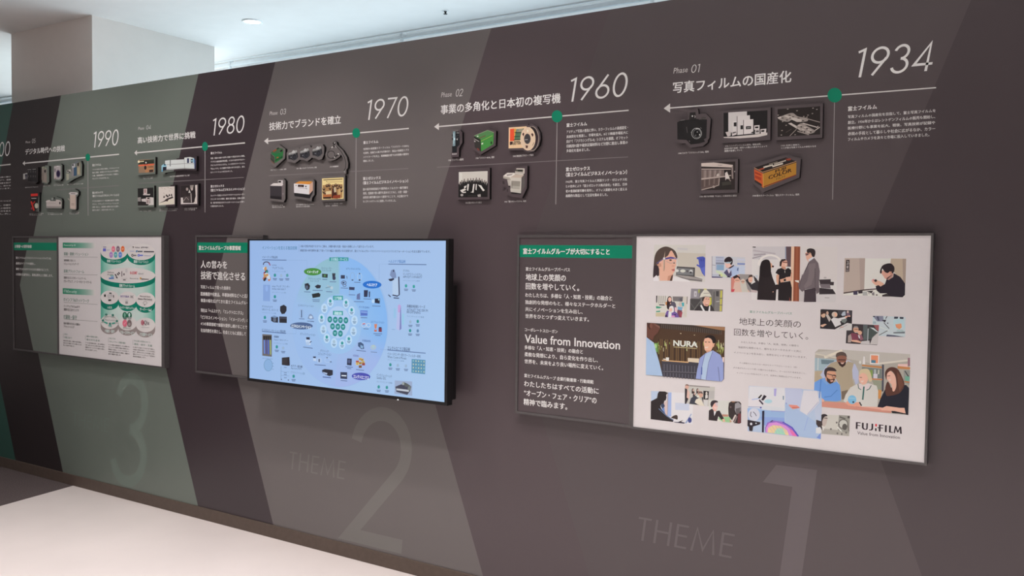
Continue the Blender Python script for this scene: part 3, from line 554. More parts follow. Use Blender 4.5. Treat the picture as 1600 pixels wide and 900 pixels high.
def f(a):
    a.poly([(1085, 172), (1500, 150), (1500, 560), (1085, 580)], (226, 200, 142)); a.poly([(1100, 300), (1480, 280), (1478, 540), (1100, 560)], (170, 128, 84)); a.line([(1110, 200), (1480, 182)], 16, (104, 82, 56)); a.line([(1180, 240), (1475, 232)], 9, (170, 140, 96))
    for x, y in ((1120, 370), (1180, 310), (1220, 300), (1240, 360), (1300, 320), (1350, 300), (1400, 310), (1450, 330), (1460, 400), (1390, 350), (1120, 430), (1150, 450)): a.ell(x, y, 26, 34, (66, 46, 36)); a.ell(x, y-14, 12, 16, (180, 140, 104))
    a.poly([(1110, 480), (1265, 470), (1270, 540), (1105, 555)], (176, 104, 62)); a.poly([(1160, 420), (1265, 410), (1265, 470), (1160, 480)], (214, 190, 150)); a.poly([(1280, 360), (1350, 340), (1390, 560), (1270, 555)], (70, 36, 28)); a.poly([(1310, 350), (1350, 340), (1360, 430), (1320, 440)], (196, 176, 150)); a.poly([(1400, 370), (1445, 370), (1440, 545), (1395, 548)], (196, 160, 110)); a.poly([(1300, 500), (1440, 480), (1440, 550), (1290, 555)], (140, 60, 38)); a.poly([(1110, 530), (1260, 520), (1260, 560), (1110, 562)], (54, 34, 28)); a.ell(1175, 228, 8, 8, (80, 62, 44))
board('mounted_photo', 'sepia magazine photo of a busy office in the 1970 section', 'mounted photographs', G3b, [(1062, 125), (1530, 110), (1530, 602), (1062, 612)], f)
# ---- 1980
G4 = (205, 225, 325, 285, 1600)
def f(a):
    a.poly([(150, 335), (475, 322), (470, 585), (160, 605)], (176, 122, 84)); a.poly([(150, 345), (475, 322), (475, 405), (150, 430)], (42, 46, 38)); a.poly([(150, 438), (485, 412), (480, 435), (150, 462)], (222, 92, 66)); a.poly([(265, 350), (340, 345), (340, 425), (265, 425)], BK); a.ell(308, 388, 16, 18, (232, 226, 214)); a.line([(160, 370), (265, 362)], 18, (226, 206, 170)); a.ell(158, 370, 22, 26, (230, 212, 180)); a.poly([(160, 470), (300, 460), (290, 595), (162, 605)], (150, 116, 92)); a.ell(295, 492, 26, 42, (40, 28, 32)); a.text('QuickSnap', 345, 456, 506, 462, (70, 48, 42)); a.poly([(375, 540), (460, 532), (455, 582), (375, 588)], (52, 36, 36)); a.line([(390, 480), (450, 470)], 8, (90, 62, 52)); a.line([(340, 358), (470, 345)], 22, (54, 60, 46))
board('mounted_photo', 'orange and dark green camera pack, upper left of the 1980 section', 'mounted photographs', G4, [(112, 315), (505, 270), (505, 625), (118, 655)], f)
def f(a):
    c = (206, 204, 202)
    a.poly([(705, 348), (800, 335), (1105, 320), (1108, 285), (1225, 272), (1310, 295), (1315, 520), (1110, 512), (735, 535), (735, 430), (705, 425)], c); a.line([(735, 430), (1110, 408), (1310, 412)], 8, (120, 118, 118)); a.line([(1105, 320), (1112, 512)], 8, (140, 138, 138)); a.line([(815, 330), (812, 465)], 22, (128, 130, 130)); a.poly([(1165, 298), (1205, 295), (1205, 395), (1165, 398)], (44, 52, 84)); a.poly([(1240, 312), (1285, 305), (1285, 390), (1240, 392)], (48, 62, 74)); a.ell(1262, 350, 14, 18, (160, 190, 200)); a.poly([(1290, 300), (1312, 300), (1312, 395), (1292, 395)], (120, 170, 200)); a.poly([(1315, 320), (1340, 330), (1335, 510), (1315, 520)], (70, 84, 130)); a.line([(740, 520), (1110, 500), (1310, 515)], 8, (160, 158, 156))
    a.poly([(632, 450), (680, 415), (735, 430), (735, 480), (660, 480), (655, 575), (632, 570)], (150, 190, 206)); a.poly([(680, 418), (722, 420), (720, 448), (682, 448)], (44, 84, 104)); a.poly([(660, 480), (735, 472), (730, 545), (660, 560)], (30, 28, 44)); a.poly([(632, 540), (660, 545), (655, 578), (635, 580)], (90, 160, 196)); a.poly([(735, 530), (890, 530), (890, 548), (740, 552)], (120, 118, 118))
board('display_cutout', 'wide cut-out board of a long white x-ray imaging system in the 1980 section', 'cut-out product boards', G4,
      [(612, 445), (660, 400), (690, 330), (790, 300), (830, 285), (950, 300), (1085, 285), (1110, 255), (1240, 240), (1365, 250), (1362, 560), (1110, 548), (900, 570), (800, 585), (720, 600), (690, 625), (640, 620)], f)
G4b = (205, 275, 325, 335, 1600)
def f(a):
    a.poly([(135, 258), (460, 240), (468, 605), (140, 615)], (34, 32, 32)); a.poly([(135, 450), (200, 440), (200, 530), (140, 530)], (150, 138, 134)); a.poly([(390, 440), (465, 450), (468, 605), (350, 610), (395, 560)], (206, 194, 190)); a.poly([(258, 265), (330, 262), (330, 375), (258, 380)], (206, 184, 180)); a.poly([(275, 280), (305, 278), (305, 350), (275, 355)], (150, 110, 108)); a.poly([(245, 380), (400, 375), (385, 402), (250, 400)], (200, 184, 180)); a.poly([(190, 400), (385, 405), (385, 450), (200, 445)], (22, 20, 20)); a.poly([(215, 480), (305, 470), (310, 540), (220, 530)], (200, 186, 182)); a.poly([(310, 445), (388, 445), (380, 590), (312, 580)], (206, 186, 182)); a.poly([(322, 500), (368, 500), (362, 570), (322, 565)], (150, 130, 128)); a.poly([(335, 455), (380, 450), (378, 480), (335, 482)], (40, 34, 36)); a.poly([(140, 540), (310, 545), (310, 600), (350, 612), (140, 614)], (40, 34, 34))
board('mounted_photo', 'black and white photo of an office workstation, lower left in the 1980 section', 'mounted photographs', G4b, [(108, 218), (478, 200), (478, 648), (115, 660)], f)
def f(a):
    a.poly([(572, 230), (905, 215), (905, 590), (575, 610)], (212, 196, 188)); a.poly([(575, 560), (880, 470), (900, 580), (575, 605)], (216, 202, 186))
    a.poly([(575, 570), (680, 520), (740, 470), (860, 430), (880, 455), (780, 490), (760, 530), (720, 525)], (54, 40, 40))
    for x, y in ((685, 435), (735, 405), (760, 425), (795, 400), (840, 395), (850, 440)): a.poly([(x-18, y+20), (x-8, y-22), (x+8, y-20), (x+20, y+18)], (46, 34, 36))
    for x, y in ((640, 250), (700, 265), (770, 240), (820, 260), (800, 310), (680, 355), (850, 270)): a.line([(x-14, y-4), (x+14, y+8)], 6, (150, 128, 116))
board('mounted_photo', 'pale sepia photo of small figures on a dark branch in the 1980 section', 'mounted photographs', G4b, [(560, 205), (915, 185), (915, 635), (562, 648)], f)
def f(a):
    a.poly([(1040, 205), (1375, 185), (1375, 578), (1035, 588)], (44, 36, 37)); a.poly([(1330, 190), (1378, 185), (1375, 575), (1300, 560), (1345, 420)], (206, 190, 184)); a.poly([(1035, 450), (1075, 450), (1085, 560), (1375, 560), (1375, 580), (1035, 588)], (210, 196, 192)); a.poly([(1225, 195), (1305, 190), (1290, 260), (1230, 265)], (150, 136, 130)); a.ell(1265, 272, 22, 30, (190, 172, 166)); a.ell(1165, 275, 24, 32, (170, 150, 145)); a.poly([(1190, 350), (1215, 280), (1240, 350)], (206, 194, 190)); a.line([(1245, 360), (1255, 550)], 22, (170, 156, 152)); a.poly([(1080, 430), (1220, 420), (1220, 550), (1085, 545)], (74, 64, 64)); a.line([(1090, 520), (1150, 440), (1200, 500)], 14, (150, 136, 132)); a.poly([(1270, 300), (1330, 310), (1320, 540), (1270, 540)], (36, 28, 30)); a.poly([(1050, 300), (1150, 310), (1160, 420), (1050, 400)], (52, 42, 43))
board('mounted_photo', 'dark photo of people at an award, rightmost in the 1980 section', 'mounted photographs', G4b, [(1028, 170), (1402, 150), (1402, 612), (1030, 628)], f)
# ---- 1990
G5 = (30, 240, 140, 295, 1600)
def f(a):
    a.poly([(90, 460), (185, 440), (188, 570), (90, 585)], (176, 168, 164)); a.poly([(130, 470), (185, 460), (185, 575), (140, 580)], (90, 84, 92)); a.ell(155, 495, 18, 26, (40, 38, 50)); a.poly([(190, 340), (400, 330), (408, 650), (200, 620)], (38, 35, 37))
    for y in (410, 515):
        for x in (212, 262, 318, 368): a.poly([(x-9, y-20), (x+10, y-22), (x+10, y+20), (x-7, y+22)], (84, 78, 78))
    a.line([(195, 365), (275, 362)], 12, (140, 132, 130)); a.line([(300, 358), (380, 352)], 12, (150, 142, 140)); a.poly([(200, 590), (290, 600), (280, 630), (210, 625)], (28, 26, 27)); a.line([(310, 640), (360, 645)], 16, (70, 66, 66))
board('display_cutout', 'dark cut-out board of an early digital camera, leftmost in the 1990 section', 'cut-out product boards', G5, [(82, 440), (160, 400), (160, 320), (425, 305), (422, 640), (370, 690), (120, 640), (85, 600)], f)
def f(a):
    a.poly([(515, 320), (625, 330), (630, 670), (540, 640), (510, 590)], (138, 124, 116)); a.poly([(510, 305), (560, 290), (625, 335), (600, 345), (520, 335)], (150, 146, 128)); a.poly([(520, 430), (550, 440), (555, 620), (525, 600)], (122, 108, 100)); a.ell(588, 400, 20, 36, (28, 25, 27)); a.poly([(560, 480), (620, 480), (622, 640), (565, 625)], (146, 128, 120)); a.ell(570, 325, 24, 16, (116, 118, 98))
board('display_cutout', 'narrow cut-out board of a beige compact camera, second in the 1990 section', 'cut-out product boards', G5, [(495, 300), (600, 265), (675, 280), (682, 640), (640, 690), (520, 665)], f)
def f(a):
    a.poly([(790, 285), (940, 275), (948, 560), (900, 590), (790, 570)], (172, 160, 160)); a.poly([(800, 430), (825, 430), (825, 570), (795, 565)], (196, 180, 174)); a.ell(888, 458, 54, 98, (150, 138, 140)); a.ell(888, 458, 42, 76, (46, 28, 70)); a.ell(888, 458, 22, 42, (28, 18, 44)); a.line([(850, 290), (900, 285)], 16, (206, 196, 194)); a.poly([(800, 340), (830, 335), (830, 410), (800, 410)], (130, 118, 122)); a.line([(815, 545), (830, 580)], 9, (150, 60, 60))
board('display_cutout', 'cut-out board of a silver digital camera with violet lens, 1990 section', 'cut-out product boards', G5, [(785, 250), (940, 230), (978, 260), (978, 560), (935, 620), (800, 625)], f)
def f(a):
    a.poly([(1070, 460), (1130, 450), (1210, 440), (1410, 470), (1400, 500), (1130, 570), (1075, 620)], (128, 126, 120)); a.poly([(1070, 450), (1130, 460), (1130, 590), (1075, 610)], (164, 158, 140)); a.poly([(1085, 380), (1165, 355), (1180, 400), (1180, 430), (1080, 430)], (176, 166, 160)); a.ell(1108, 400, 16, 20, BK); a.ell(1148, 418, 18, 16, BK)
    a.poly([(1200, 240), (1270, 225), (1270, 330), (1200, 330)], (176, 170, 172)); a.ell(1222, 260, 18, 20, (36, 34, 36)); a.poly([(1240, 320), (1310, 300), (1310, 500), (1240, 510)], (58, 82, 106)); a.poly([(1200, 330), (1240, 325), (1240, 510), (1200, 500)], (138, 128, 130)); a.poly([(1310, 240), (1390, 190), (1400, 490), (1315, 490)], (142, 132, 116)); a.poly([(1320, 220), (1360, 200), (1355, 285), (1320, 280)], (44, 38, 34)); a.poly([(1320, 320), (1370, 310), (1370, 470), (1322, 470)], (166, 152, 124)); a.line([(1270, 225), (1330, 170)], 18, (100, 100, 116))
board('display_cutout', 'cut-out board of a big grey and blue photo printing machine in the 1990 section', 'cut-out product boards', G5, [(1050, 450), (1080, 355), (1175, 335), (1190, 225), (1320, 150), (1405, 165), (1430, 250), (1425, 500), (1250, 580), (1130, 655), (1075, 650)], f)
G5b = (35, 285, 145, 340, 1600)
def f(a):
    a.poly([(190, 320), (345, 310), (352, 620), (195, 640)], (30, 27, 28)); a.poly([(190, 262), (350, 250), (350, 308), (192, 315)], (206, 50, 44)); a.text('WorkCentre', 205, 348, 376, 318, (206, 196, 194), .03); a.line([(200, 430), (265, 640)], 34, (196, 48, 38)); a.line([(285, 430), (225, 510)], 22, (170, 44, 36)); a.ell(322, 530, 46, 62, (170, 160, 144)); a.poly([(290, 500), (345, 490), (345, 580), (300, 575)], (190, 180, 166)); a.poly([(330, 600), (362, 590), (362, 665), (320, 665)], (90, 92, 88)); a.ell(212, 590, 16, 30, (140, 44, 70))
board('display_cutout', 'upright cut-out board of a red and black poster, lower left of the 1990 section', 'cut-out product boards', G5b, [(180, 255), (355, 235), (385, 225), (378, 660), (185, 655)], f)
def f(a):
    a.poly([(530, 440), (560, 405), (620, 400), (640, 420), (760, 425), (765, 390), (850, 400), (888, 440), (885, 580), (545, 580), (545, 450)], (190, 174, 170)); a.poly([(545, 545), (885, 545), (885, 582), (545, 585)], (150, 138, 134)); a.poly([(640, 420), (645, 350), (720, 335), (745, 360), (755, 420)], (92, 94, 90)); a.ell(680, 375, 22, 30, (150, 150, 144)); a.poly([(715, 335), (745, 340), (742, 380), (720, 375)], (40, 38, 38)); a.ell(853, 470, 16, 30, (34, 30, 32)); a.line([(550, 470), (760, 475)], 6, (160, 146, 142)); a.poly([(530, 435), (620, 400), (640, 425), (545, 450)], (206, 192, 188))
board('display_cutout', 'wide cut-out board of a white desktop copier in the lower 1990 section', 'cut-out product boards', G5b, [(518, 420), (600, 375), (640, 325), (760, 320), (890, 365), (905, 420), (900, 590), (860, 600), (530, 590)], f)
def f(a):
    a.poly([(1080, 270), (1205, 270), (1210, 610), (1085, 600)], (198, 174, 162)); a.poly([(1050, 250), (1090, 222), (1240, 225), (1265, 250), (1235, 282), (1090, 285)], (196, 182, 180)); a.line([(1100, 255), (1200, 258)], 14, (110, 96, 96)); a.line([(1035, 365), (1078, 410)], 14, (176, 160, 154)); a.line([(1110, 485), (1180, 490)], 9, (120, 96, 86)); a.line([(1110, 515), (1180, 520)], 6, (130, 104, 94)); a.poly([(1205, 280), (1225, 290), (1225, 600), (1210, 610)], (150, 132, 128)); a.line([(1195, 145), (1250, 195)], 12, (70, 70, 66))
board('display_cutout', 'tall cut-out board of a white digital office copier in the lower 1990 section', 'cut-out product boards', G5b, [(1030, 345), (1040, 235), (1090, 205), (1185, 195), (1190, 140), (1240, 170), (1280, 210), (1275, 280), (1235, 330), (1232, 600), (1200, 630), (1085, 625), (1068, 430)], f)
# ------------------------------------------------------------------ framed text panels
TP = .030
def rectXZ(tl, tr, br, bl, y):
    a, b, c, d_ = [U(*p, y) for p in (tl, tr, br, bl)]
    return (a[0]+d_[0])/2, (b[0]+c[0])/2, (c[1]+d_[1])/2, (a[1]+b[1])/2
def frame_boxes(X0, X1, Z0, Z1, w, y0, y1):
    return [(X0, y0, Z0, X0+w, y1, Z1), (X1-w, y0, Z0, X1, y1, Z1), (X0+w, y0, Z0, X1-w, y1, Z0+w), (X0+w, y0, Z1-w, X1-w, y1, Z1)]
def empty(name, loc, label, cat, group=None):
    r = bpy.data.objects.new(name, None); COL.objects.link(r); r.location = loc; r.empty_display_size = .1
    return tag(r, label, cat, group)
def adopt(o, root):
    o.parent = root; o.matrix_parent_inverse = Matrix.Translation(-Vector(root.location)); return o
def text_panel(R, label, band, bandtxt, lines, crop):
    X0, X1, Z0, Z1 = R; w = .010
    root = empty('text_panel', ((X0+X1)/2, 0, Z0), label, 'information panel', 'dark text panels')
    adopt(boxes('frame', frame_boxes(X0, X1, Z0, Z1, w, -TP, -.0005), M_alu), root)
    adopt(boxes('panel_sheet', [(X0+w, -TP+.004, Z0+w, X1-w, -.002, Z1-w)], BAND), root)
    a = Art(-TP+.004).at(*crop); a.n = 3
    yt, yb = band; Zt = a.m((bandtxt[1], yt))[1]; Zb = a.m((bandtxt[1], yb))[1]
    a.raw([(X0+w, Zb), (X1-w, Zb), (X1-w, Zt), (X0+w, Zt)], [range(4)], a.ink(GREEN))
    adopt(a.build('title_band'), root)['label'] = 'green title band'
    for t, *b, bo in [(*bandtxt, .03)]+lines:
        a = Art(-TP+.004).at(*crop); a.n = 30; a.text(t, *b, col=WH, bold=bo); adopt(a.build('text_line'), root)
P1 = (800, 350, 1020, 690, 582)
R1 = rectXZ((808, 367.5), (990.5, 366.5), (988, 669), (805, 645.5), -TP)
text_panel(R1, 'dark framed text panel left of the white poster of smiling people', (87, 137), ('富士フイルムグループが大切にすること', 46, 100, 124, 404),
    [('富士フイルムグループパーパス', 57, 178, 193, 240, .02), ('地球上の笑顔の', 57, 205, 233, 223, .02), ('回数を増やしていく。', 57, 243, 270, 278, .02),
     ('わたしたちは、多様な「人・知恵・技術」の融合と', 55, 284, 302, 414, .018), ('独創的な発想のもと、様々なステークホルダーと', 55, 314, 331, 427, .018), ('共にイノベーションを生み出し、', 55, 343, 360, 292, .018), ('世界をひとつずつ変えていきます。', 55, 371, 389, 318, .018),
     ('コーポレートスローガン', 53, 429, 443, 189, .02), ('Value from Innovation', 53, 456, 490, 447, .02),
     ('多様な「人・知恵・技術」の融合と', 52, 501, 518, 293, .018), ('柔軟な発想により、自ら変化を作り出し、', 52, 529, 547, 355, .018), ('世界を、未来をより良い場所に変えていく。', 52, 558, 576, 377, .018),
     ('富士フイルムグループ 企業行動憲章・行動規範', 51, 618, 633, 337, .02), ('わたしたちはすべての活動に', 50, 647, 671, 359, .02), ('“オープン・フェア・クリア”の', 50, 684, 709, 350, .02), ('精神で臨みます。', 48, 721, 747, 229, .02)], P1)
w1 = R1[1]-R1[0]
P2 = (0, 350, 400, 575, 1600)
r2 = rectXZ((305.5, 368), (415, 366.5), (415, 596), (305, 581.5), -TP); R2 = (r2[0], r2[0]+w1, r2[2], r2[3])
XR = lambda b: b   # lines run on behind the television
text_panel(R2, 'dark framed text panel partly hidden behind the wall television', (115, 178), ('富士フイルムグループの事業領域', 1243, 135, 162, 1505),
    [('人の営みを', 1255, 228, 275, 1420, .02), ('技術で進化させる', 1255, 294, 345, 1533, .02),
     ('写真フィルムで培った技術を', 1255, 382, 404, 1442, .018), ('医療機器や化粧品、半導体材料などへと応用し、', 1255, 424, 448, 1580, .018), ('事業の幅を広げてきた富士フイルムグループ。', 1255, 466, 488, 1578, .018),
     ('現在は「ヘルスケア」「エレクトロニクス」', 1255, 527, 550, 1520, .018), ('「ビジネスイノベーション」「イメージング」の', 1255, 570, 593, 1555, .018), ('4つの事業領域で価値を提供し続けることで', 1255, 611, 633, 1545, .018), ('社会的責任を果たし、社会とともに成長して', 1255, 652, 675, 1538, .018)], P2)
R3 = rectXZ((19.5, 369.5), (90.5, 368.3), (90.5, 554.2), (20, 547.5), -TP)
text_panel(R3, 'dark framed text panel at the far left, beside the green diagram poster', (116, 163), ('お客様への提供価値', 93, 130, 149, 198),
    [('富士フイルムビジネスイノベーションジャパンは、', 100, 203, 218, 322, .018), ('最適なITインフラを提供し、', 100, 238, 253, 222, .018), ('業務プロセスのデジタル化を推進することで、', 100, 273, 288, 306, .018), ('お客様の生産性向上、業務品質向上に貢献します。', 100, 306, 322, 330, .018)], P2)
# ------------------------------------------------------------------ white posters
M_paper = noisy('matte_poster_paper', (.775, .775, .785), .006, 40, .6, .25)
def poster(R, inner, label):
    X0, X1, Z0, Z1 = R; x0, x1, z0, z1 = inner
    root = empty('framed_poster', ((X0+X1)/2, 0, Z0), label, 'poster', 'white framed posters')
    adopt(boxes('frame', [(X0, -TP-.003, Z0, x0, -.0005, Z1), (x1, -TP-.003, Z0, X1, -.0005, Z1), (x0, -TP-.003, Z0, x1, -.0005, z0), (x0, -TP-.003, z1, x1, -.0005, Z1)], M_alu), root)
    adopt(boxes('poster_sheet', [(x0, -TP, z0, x1, -.004, z1)], M_paper), root)
    return root
R4 = rectXZ((991, 366), (1460, 364.5), (1447, 727.5), (988, 669.5), -TP); I4 = rectXZ((994, 369), (1455.5, 368.5), (1443.5, 723), (990, 667), -TP)
post = poster(R4, I4, 'large white framed poster with photographs of smiling people')
SK, SK2, HR = (222, 170, 148), (196, 140, 118), (56, 44, 44)
PPR = (214, 202, 201)
def photo(crop, fn, label, n0=4):
    a = Art(-TP).at(*crop); a.n = n0; fn(a); o = adopt(a.build('photograph'), post); o['label'] = label
def f(a):
    a.poly([(135, 140), (1040, 145), (1030, 795), (125, 770)], (205, 196, 190)); a.poly([(540, 275), (1040, 295), (1035, 700), (560, 690)], (196, 184, 172)); a.poly([(540, 190), (730, 200), (725, 240), (540, 225)], (196, 188, 188))
    a.poly([(535, 520), (855, 540), (850, 700), (520, 680)], (72, 68, 68)); a.poly([(545, 545), (830, 562), (825, 680), (535, 660)], (122, 120, 122)); a.ell(640, 600, 46, 28, (205, 200, 190)); a.ell(540, 595, 30, 26, (210, 205, 200)); a.ell(785, 605, 30, 26, (200, 196, 194)); a.ell(780, 625, 20, 16, (60, 56, 60)); a.ell(720, 605, 16, 20, (90, 84, 86))
    a.poly([(510, 680), (850, 700), (980, 740), (980, 790), (700, 760)], (120, 112, 112)); a.poly([(490, 665), (740, 690), (985, 745), (985, 760), (700, 730)], (160, 150, 146))
    a.poly([(225, 330), (300, 200), (420, 210), (500, 270), (545, 360), (525, 420), (525, 500), (500, 560), (495, 610), (460, 670), (380, 690), (370, 770), (235, 772), (215, 560)], SK)
    a.poly([(380, 690), (470, 660), (462, 770), (370, 772)], SK2); a.poly([(470, 660), (450, 775), (410, 775), (440, 690)], (70, 52, 48))
    a.poly([(120, 720), (125, 540), (150, 330), (220, 220), (330, 172), (430, 195), (510, 255), (545, 350), (520, 370), (440, 240), (380, 330), (330, 380), (320, 560), (305, 590), (300, 400), (240, 430), (215, 500), (225, 660), (180, 660)], (82, 66, 60), 1)
    a.poly([(330, 250), (300, 390), (298, 560), (312, 590), (322, 420)], (186, 158, 140)); a.poly([(180, 490), (255, 460), (265, 520), (225, 535)], SK2); a.poly([(130, 520), (180, 490), (225, 560), (225, 680), (122, 720)], (56, 44, 48))
    a.poly([(320, 375), (430, 350), (540, 375), (545, 395), (430, 385), (330, 400)], (84, 74, 140)); a.line([(180, 470), (300, 385)], 16, (100, 88, 130)); a.ell(313, 382, 20, 20, (235, 225, 225)); a.ell(425, 410, 24, 13, (60, 46, 46)); a.line([(350, 430), (430, 470), (500, 440)], 7, (170, 150, 150)); a.ring(510, 420, 40, 48, 6, (196, 186, 186)); a.ell(488, 462, 14, 10, (90, 66, 60)); a.poly([(445, 575), (495, 560), (500, 600), (460, 605)], (196, 110, 106)); a.line([(440, 580), (495, 582)], 6, (120, 60, 60)); a.ell(470, 512, 26, 12, (210, 150, 130))
    a.poly([(455, 778), (470, 690), (560, 710), (740, 760), (780, 792)], (226, 216, 216)); a.poly([(120, 725), (180, 672), (230, 775), (125, 778)], (220, 210, 212))
    a.poly([(885, 365), (935, 350), (1000, 345), (1035, 370), (1030, 700), (980, 640), (940, 540), (880, 505), (890, 480), (930, 500), (915, 400), (885, 385)], (78, 88, 172), 0); a.line([(960, 380), (965, 430)], 12, (56, 60, 140)); a.line([(1000, 370), (1000, 430)], 10, (56, 60, 140)); a.poly([(950, 560), (1030, 520), (1030, 690)], (96, 106, 190))
photo((1010, 370, 1110, 450, 1125), f, 'photo of a woman in lab goggles holding up a blue glove')
def f(a):
    a.poly([(95, 125), (740, 150), (735, 560), (90, 545)], (198, 194, 200)); a.poly([(165, 130), (330, 135), (325, 400), (165, 400)], (176, 178, 196)); a.poly([(170, 250), (335, 255), (335, 290), (170, 285)], (132, 134, 152)); a.poly([(185, 295), (330, 300), (325, 405), (185, 400)], (134, 160, 188)); a.line([(170, 155), (310, 160)], 10, (140, 140, 160)); a.line([(170, 215), (330, 222)], 10, (140, 140, 160)); a.line([(100, 300), (165, 305)], 8, (130, 124, 134)); a.line([(95, 130), (92, 540)], 12, (150, 142, 150))
    a.poly([(590, 260), (738, 265), (736, 300), (590, 295)], (128, 140, 186)); a.poly([(585, 180), (740, 190), (738, 215), (585, 205)], (200, 198, 214)); a.poly([(700, 325), (728, 325), (726, 375), (698, 375)], (90, 96, 130)); a.poly([(590, 310), (738, 320), (735, 480), (600, 470)], (204, 208, 226))
    a.poly([(90, 525), (300, 530), (300, 550), (90, 548)], (70, 66, 110)); a.poly([(100, 480), (230, 490), (300, 520), (100, 520)], (180, 180, 194)); a.poly([(165, 400), (240, 420), (330, 470), (400, 520), (350, 545), (250, 480), (180, 450)], (200, 206, 180))
    a.poly([(320, 450), (360, 390), (400, 360), (520, 310), (620, 350), (620, 470), (470, 545), (430, 545)], (176, 188, 216)); a.poly([(325, 450), (370, 400), (400, 380), (440, 450), (470, 400), (480, 500), (440, 540), (400, 530)], (84, 76, 104)); a.poly([(380, 540), (420, 510), (460, 545)], (40, 36, 50)); a.poly([(400, 375), (440, 380), (440, 450), (425, 470), (395, 400)], (206, 190, 200)); a.poly([(590, 360), (612, 350), (605, 420), (580, 410)], (92, 104, 146))
    a.poly([(345, 260), (470, 250), (480, 320), (420, 365), (385, 350), (360, 320)], (226, 180, 168)); a.poly([(360, 320), (385, 350), (395, 375), (370, 350)], (220, 170, 160)); a.poly([(400, 370), (520, 295), (525, 320), (450, 370)], (60, 42, 50)); a.poly([(335, 240), (345, 185), (400, 145), (450, 145), (495, 190), (495, 260), (470, 300), (450, 280), (440, 240), (370, 245)], (44, 32, 38), 1); a.poly([(350, 250), (440, 238), (450, 265), (380, 275)], (170, 184, 190)); a.line([(440, 270), (475, 230)], 12, (190, 200, 204)); a.line([(410, 320), (440, 325)], 8, (220, 210, 210))
    a.poly([(230, 470), (280, 470), (310, 520), (280, 540), (255, 500)], (206, 206, 150)); a.poly([(230, 490), (255, 490), (255, 520), (235, 515)], BK)
photo((1105, 390, 1195, 462, 1125), f, 'small photo of a lab worker in goggles bent over samples', 4)
def f(a):
    a.poly([(88, 85), (1230, 92), (1215, 800), (1190, 835), (75, 800)], (216, 206, 204)); a.poly([(92, 88), (545, 88), (545, 260), (240, 260), (92, 260)], (200, 190, 192)); a.line([(100, 140), (400, 185)], 22, (184, 172, 176)); a.line([(110, 200), (270, 190)], 22, (166, 154, 160)); a.line([(90, 245), (210, 215)], 12, (150, 140, 146)); a.poly([(165, 265), (240, 225), (210, 250)], (140, 130, 138)); a.poly([(95, 88), (135, 90), (135, 102), (95, 100)], BK)
    a.ring(330, 340, 170, 150, 26, (226, 214, 210), a0=math.pi, a1=2*math.pi); a.poly([(530, 90), (545, 90), (550, 350), (530, 280)], (140, 146, 166)); a.poly([(542, 88), (612, 88), (606, 360), (548, 355)], (96, 74, 80)); a.poly([(612, 88), (655, 88), (635, 820), (600, 818)], (226, 186, 160)); a.poly([(652, 86), (732, 88), (722, 822), (636, 820)], (140, 76, 54)); a.line([(690, 90), (678, 820)], 26, (156, 88, 64)); a.poly([(732, 90), (1230, 92), (1225, 540), (732, 540)], (212, 200, 198)); a.poly([(718, 600), (800, 690), (800, 826), (716, 822)], (196, 184, 184))
    a.poly([(940, 715), (1215, 725), (1212, 800), (1190, 836), (940, 830)], (206, 196, 196)); a.line([(1060, 772), (1122, 775)], 8, (150, 140, 142)); a.poly([(985, 530), (1140, 525), (1140, 560), (1185, 562), (1180, 608), (1000, 600)], (62, 52, 56)); a.poly([(990, 590), (1130, 590), (1140, 650), (1010, 640)], (120, 108, 112)); a.poly([(990, 640), (1170, 660), (1210, 725), (985, 728)], (54, 46, 50)); a.ell(1065, 505, 20, 12, (180, 170, 168)); a.poly([(660, 540), (715, 540), (715, 575), (668, 556)], (232, 222, 216))
    # woman from behind, long dark hair
    a.poly([(330, 300), (355, 320), (360, 370), (335, 375)], (220, 170, 140)); a.poly([(355, 340), (382, 345), (375, 368), (350, 362)], (64, 40, 30)); a.poly([(155, 800), (165, 640), (185, 470), (190, 360), (210, 300), (250, 265), (310, 270), (335, 320), (340, 420), (360, 500), (400, 600), (440, 590), (440, 660), (412, 665), (402, 810)], (40, 32, 34), 0); a.poly([(190, 400), (210, 300), (255, 264), (312, 270), (335, 330), (338, 450), (300, 500), (200, 480)], (34, 26, 28), 1); a.ell(368, 694, 9, 7, (200, 150, 130)); a.poly([(440, 600), (465, 610), (470, 640), (445, 640)], (206, 190, 186))
    # woman in a black top
    a.poly([(455, 350), (460, 290), (490, 258), (535, 255), (560, 290), (560, 345), (530, 365), (480, 355)], SK); a.poly([(455, 350), (458, 295), (480, 260), (530, 254), (545, 270), (490, 290), (475, 355)], (52, 36, 36)); a.line([(495, 295), (560, 300)], 12, (120, 60, 56)); a.poly([(525, 320), (555, 318), (550, 340), (530, 342)], (232, 196, 184)); a.poly([(480, 350), (535, 365), (545, 395), (480, 385)], SK2)
    a.poly([(430, 600), (415, 560), (410, 480), (440, 440), (465, 450), (455, 530), (560, 500), (600, 490), (625, 530), (600, 550), (540, 550), (460, 580)], (214, 160, 134)); a.poly([(600, 420), (625, 440), (625, 520), (605, 500)], (214, 160, 134)); a.poly([(435, 810), (440, 600), (450, 470), (400, 440), (430, 390), (480, 375), (530, 400), (570, 372), (610, 400), (610, 440), (600, 490), (560, 500), (460, 530), (470, 570), (600, 550), (620, 640), (615, 818)], (36, 29, 32)); a.poly([(510, 525), (540, 520), (540, 550), (512, 552)], (24, 20, 22)); a.line([(526, 410), (528, 440)], 7, (210, 200, 190)); a.poly([(535, 500), (600, 490), (620, 530), (560, 548)], SK); a.poly([(590, 760), (600, 818), (585, 818)], (150, 70, 60))
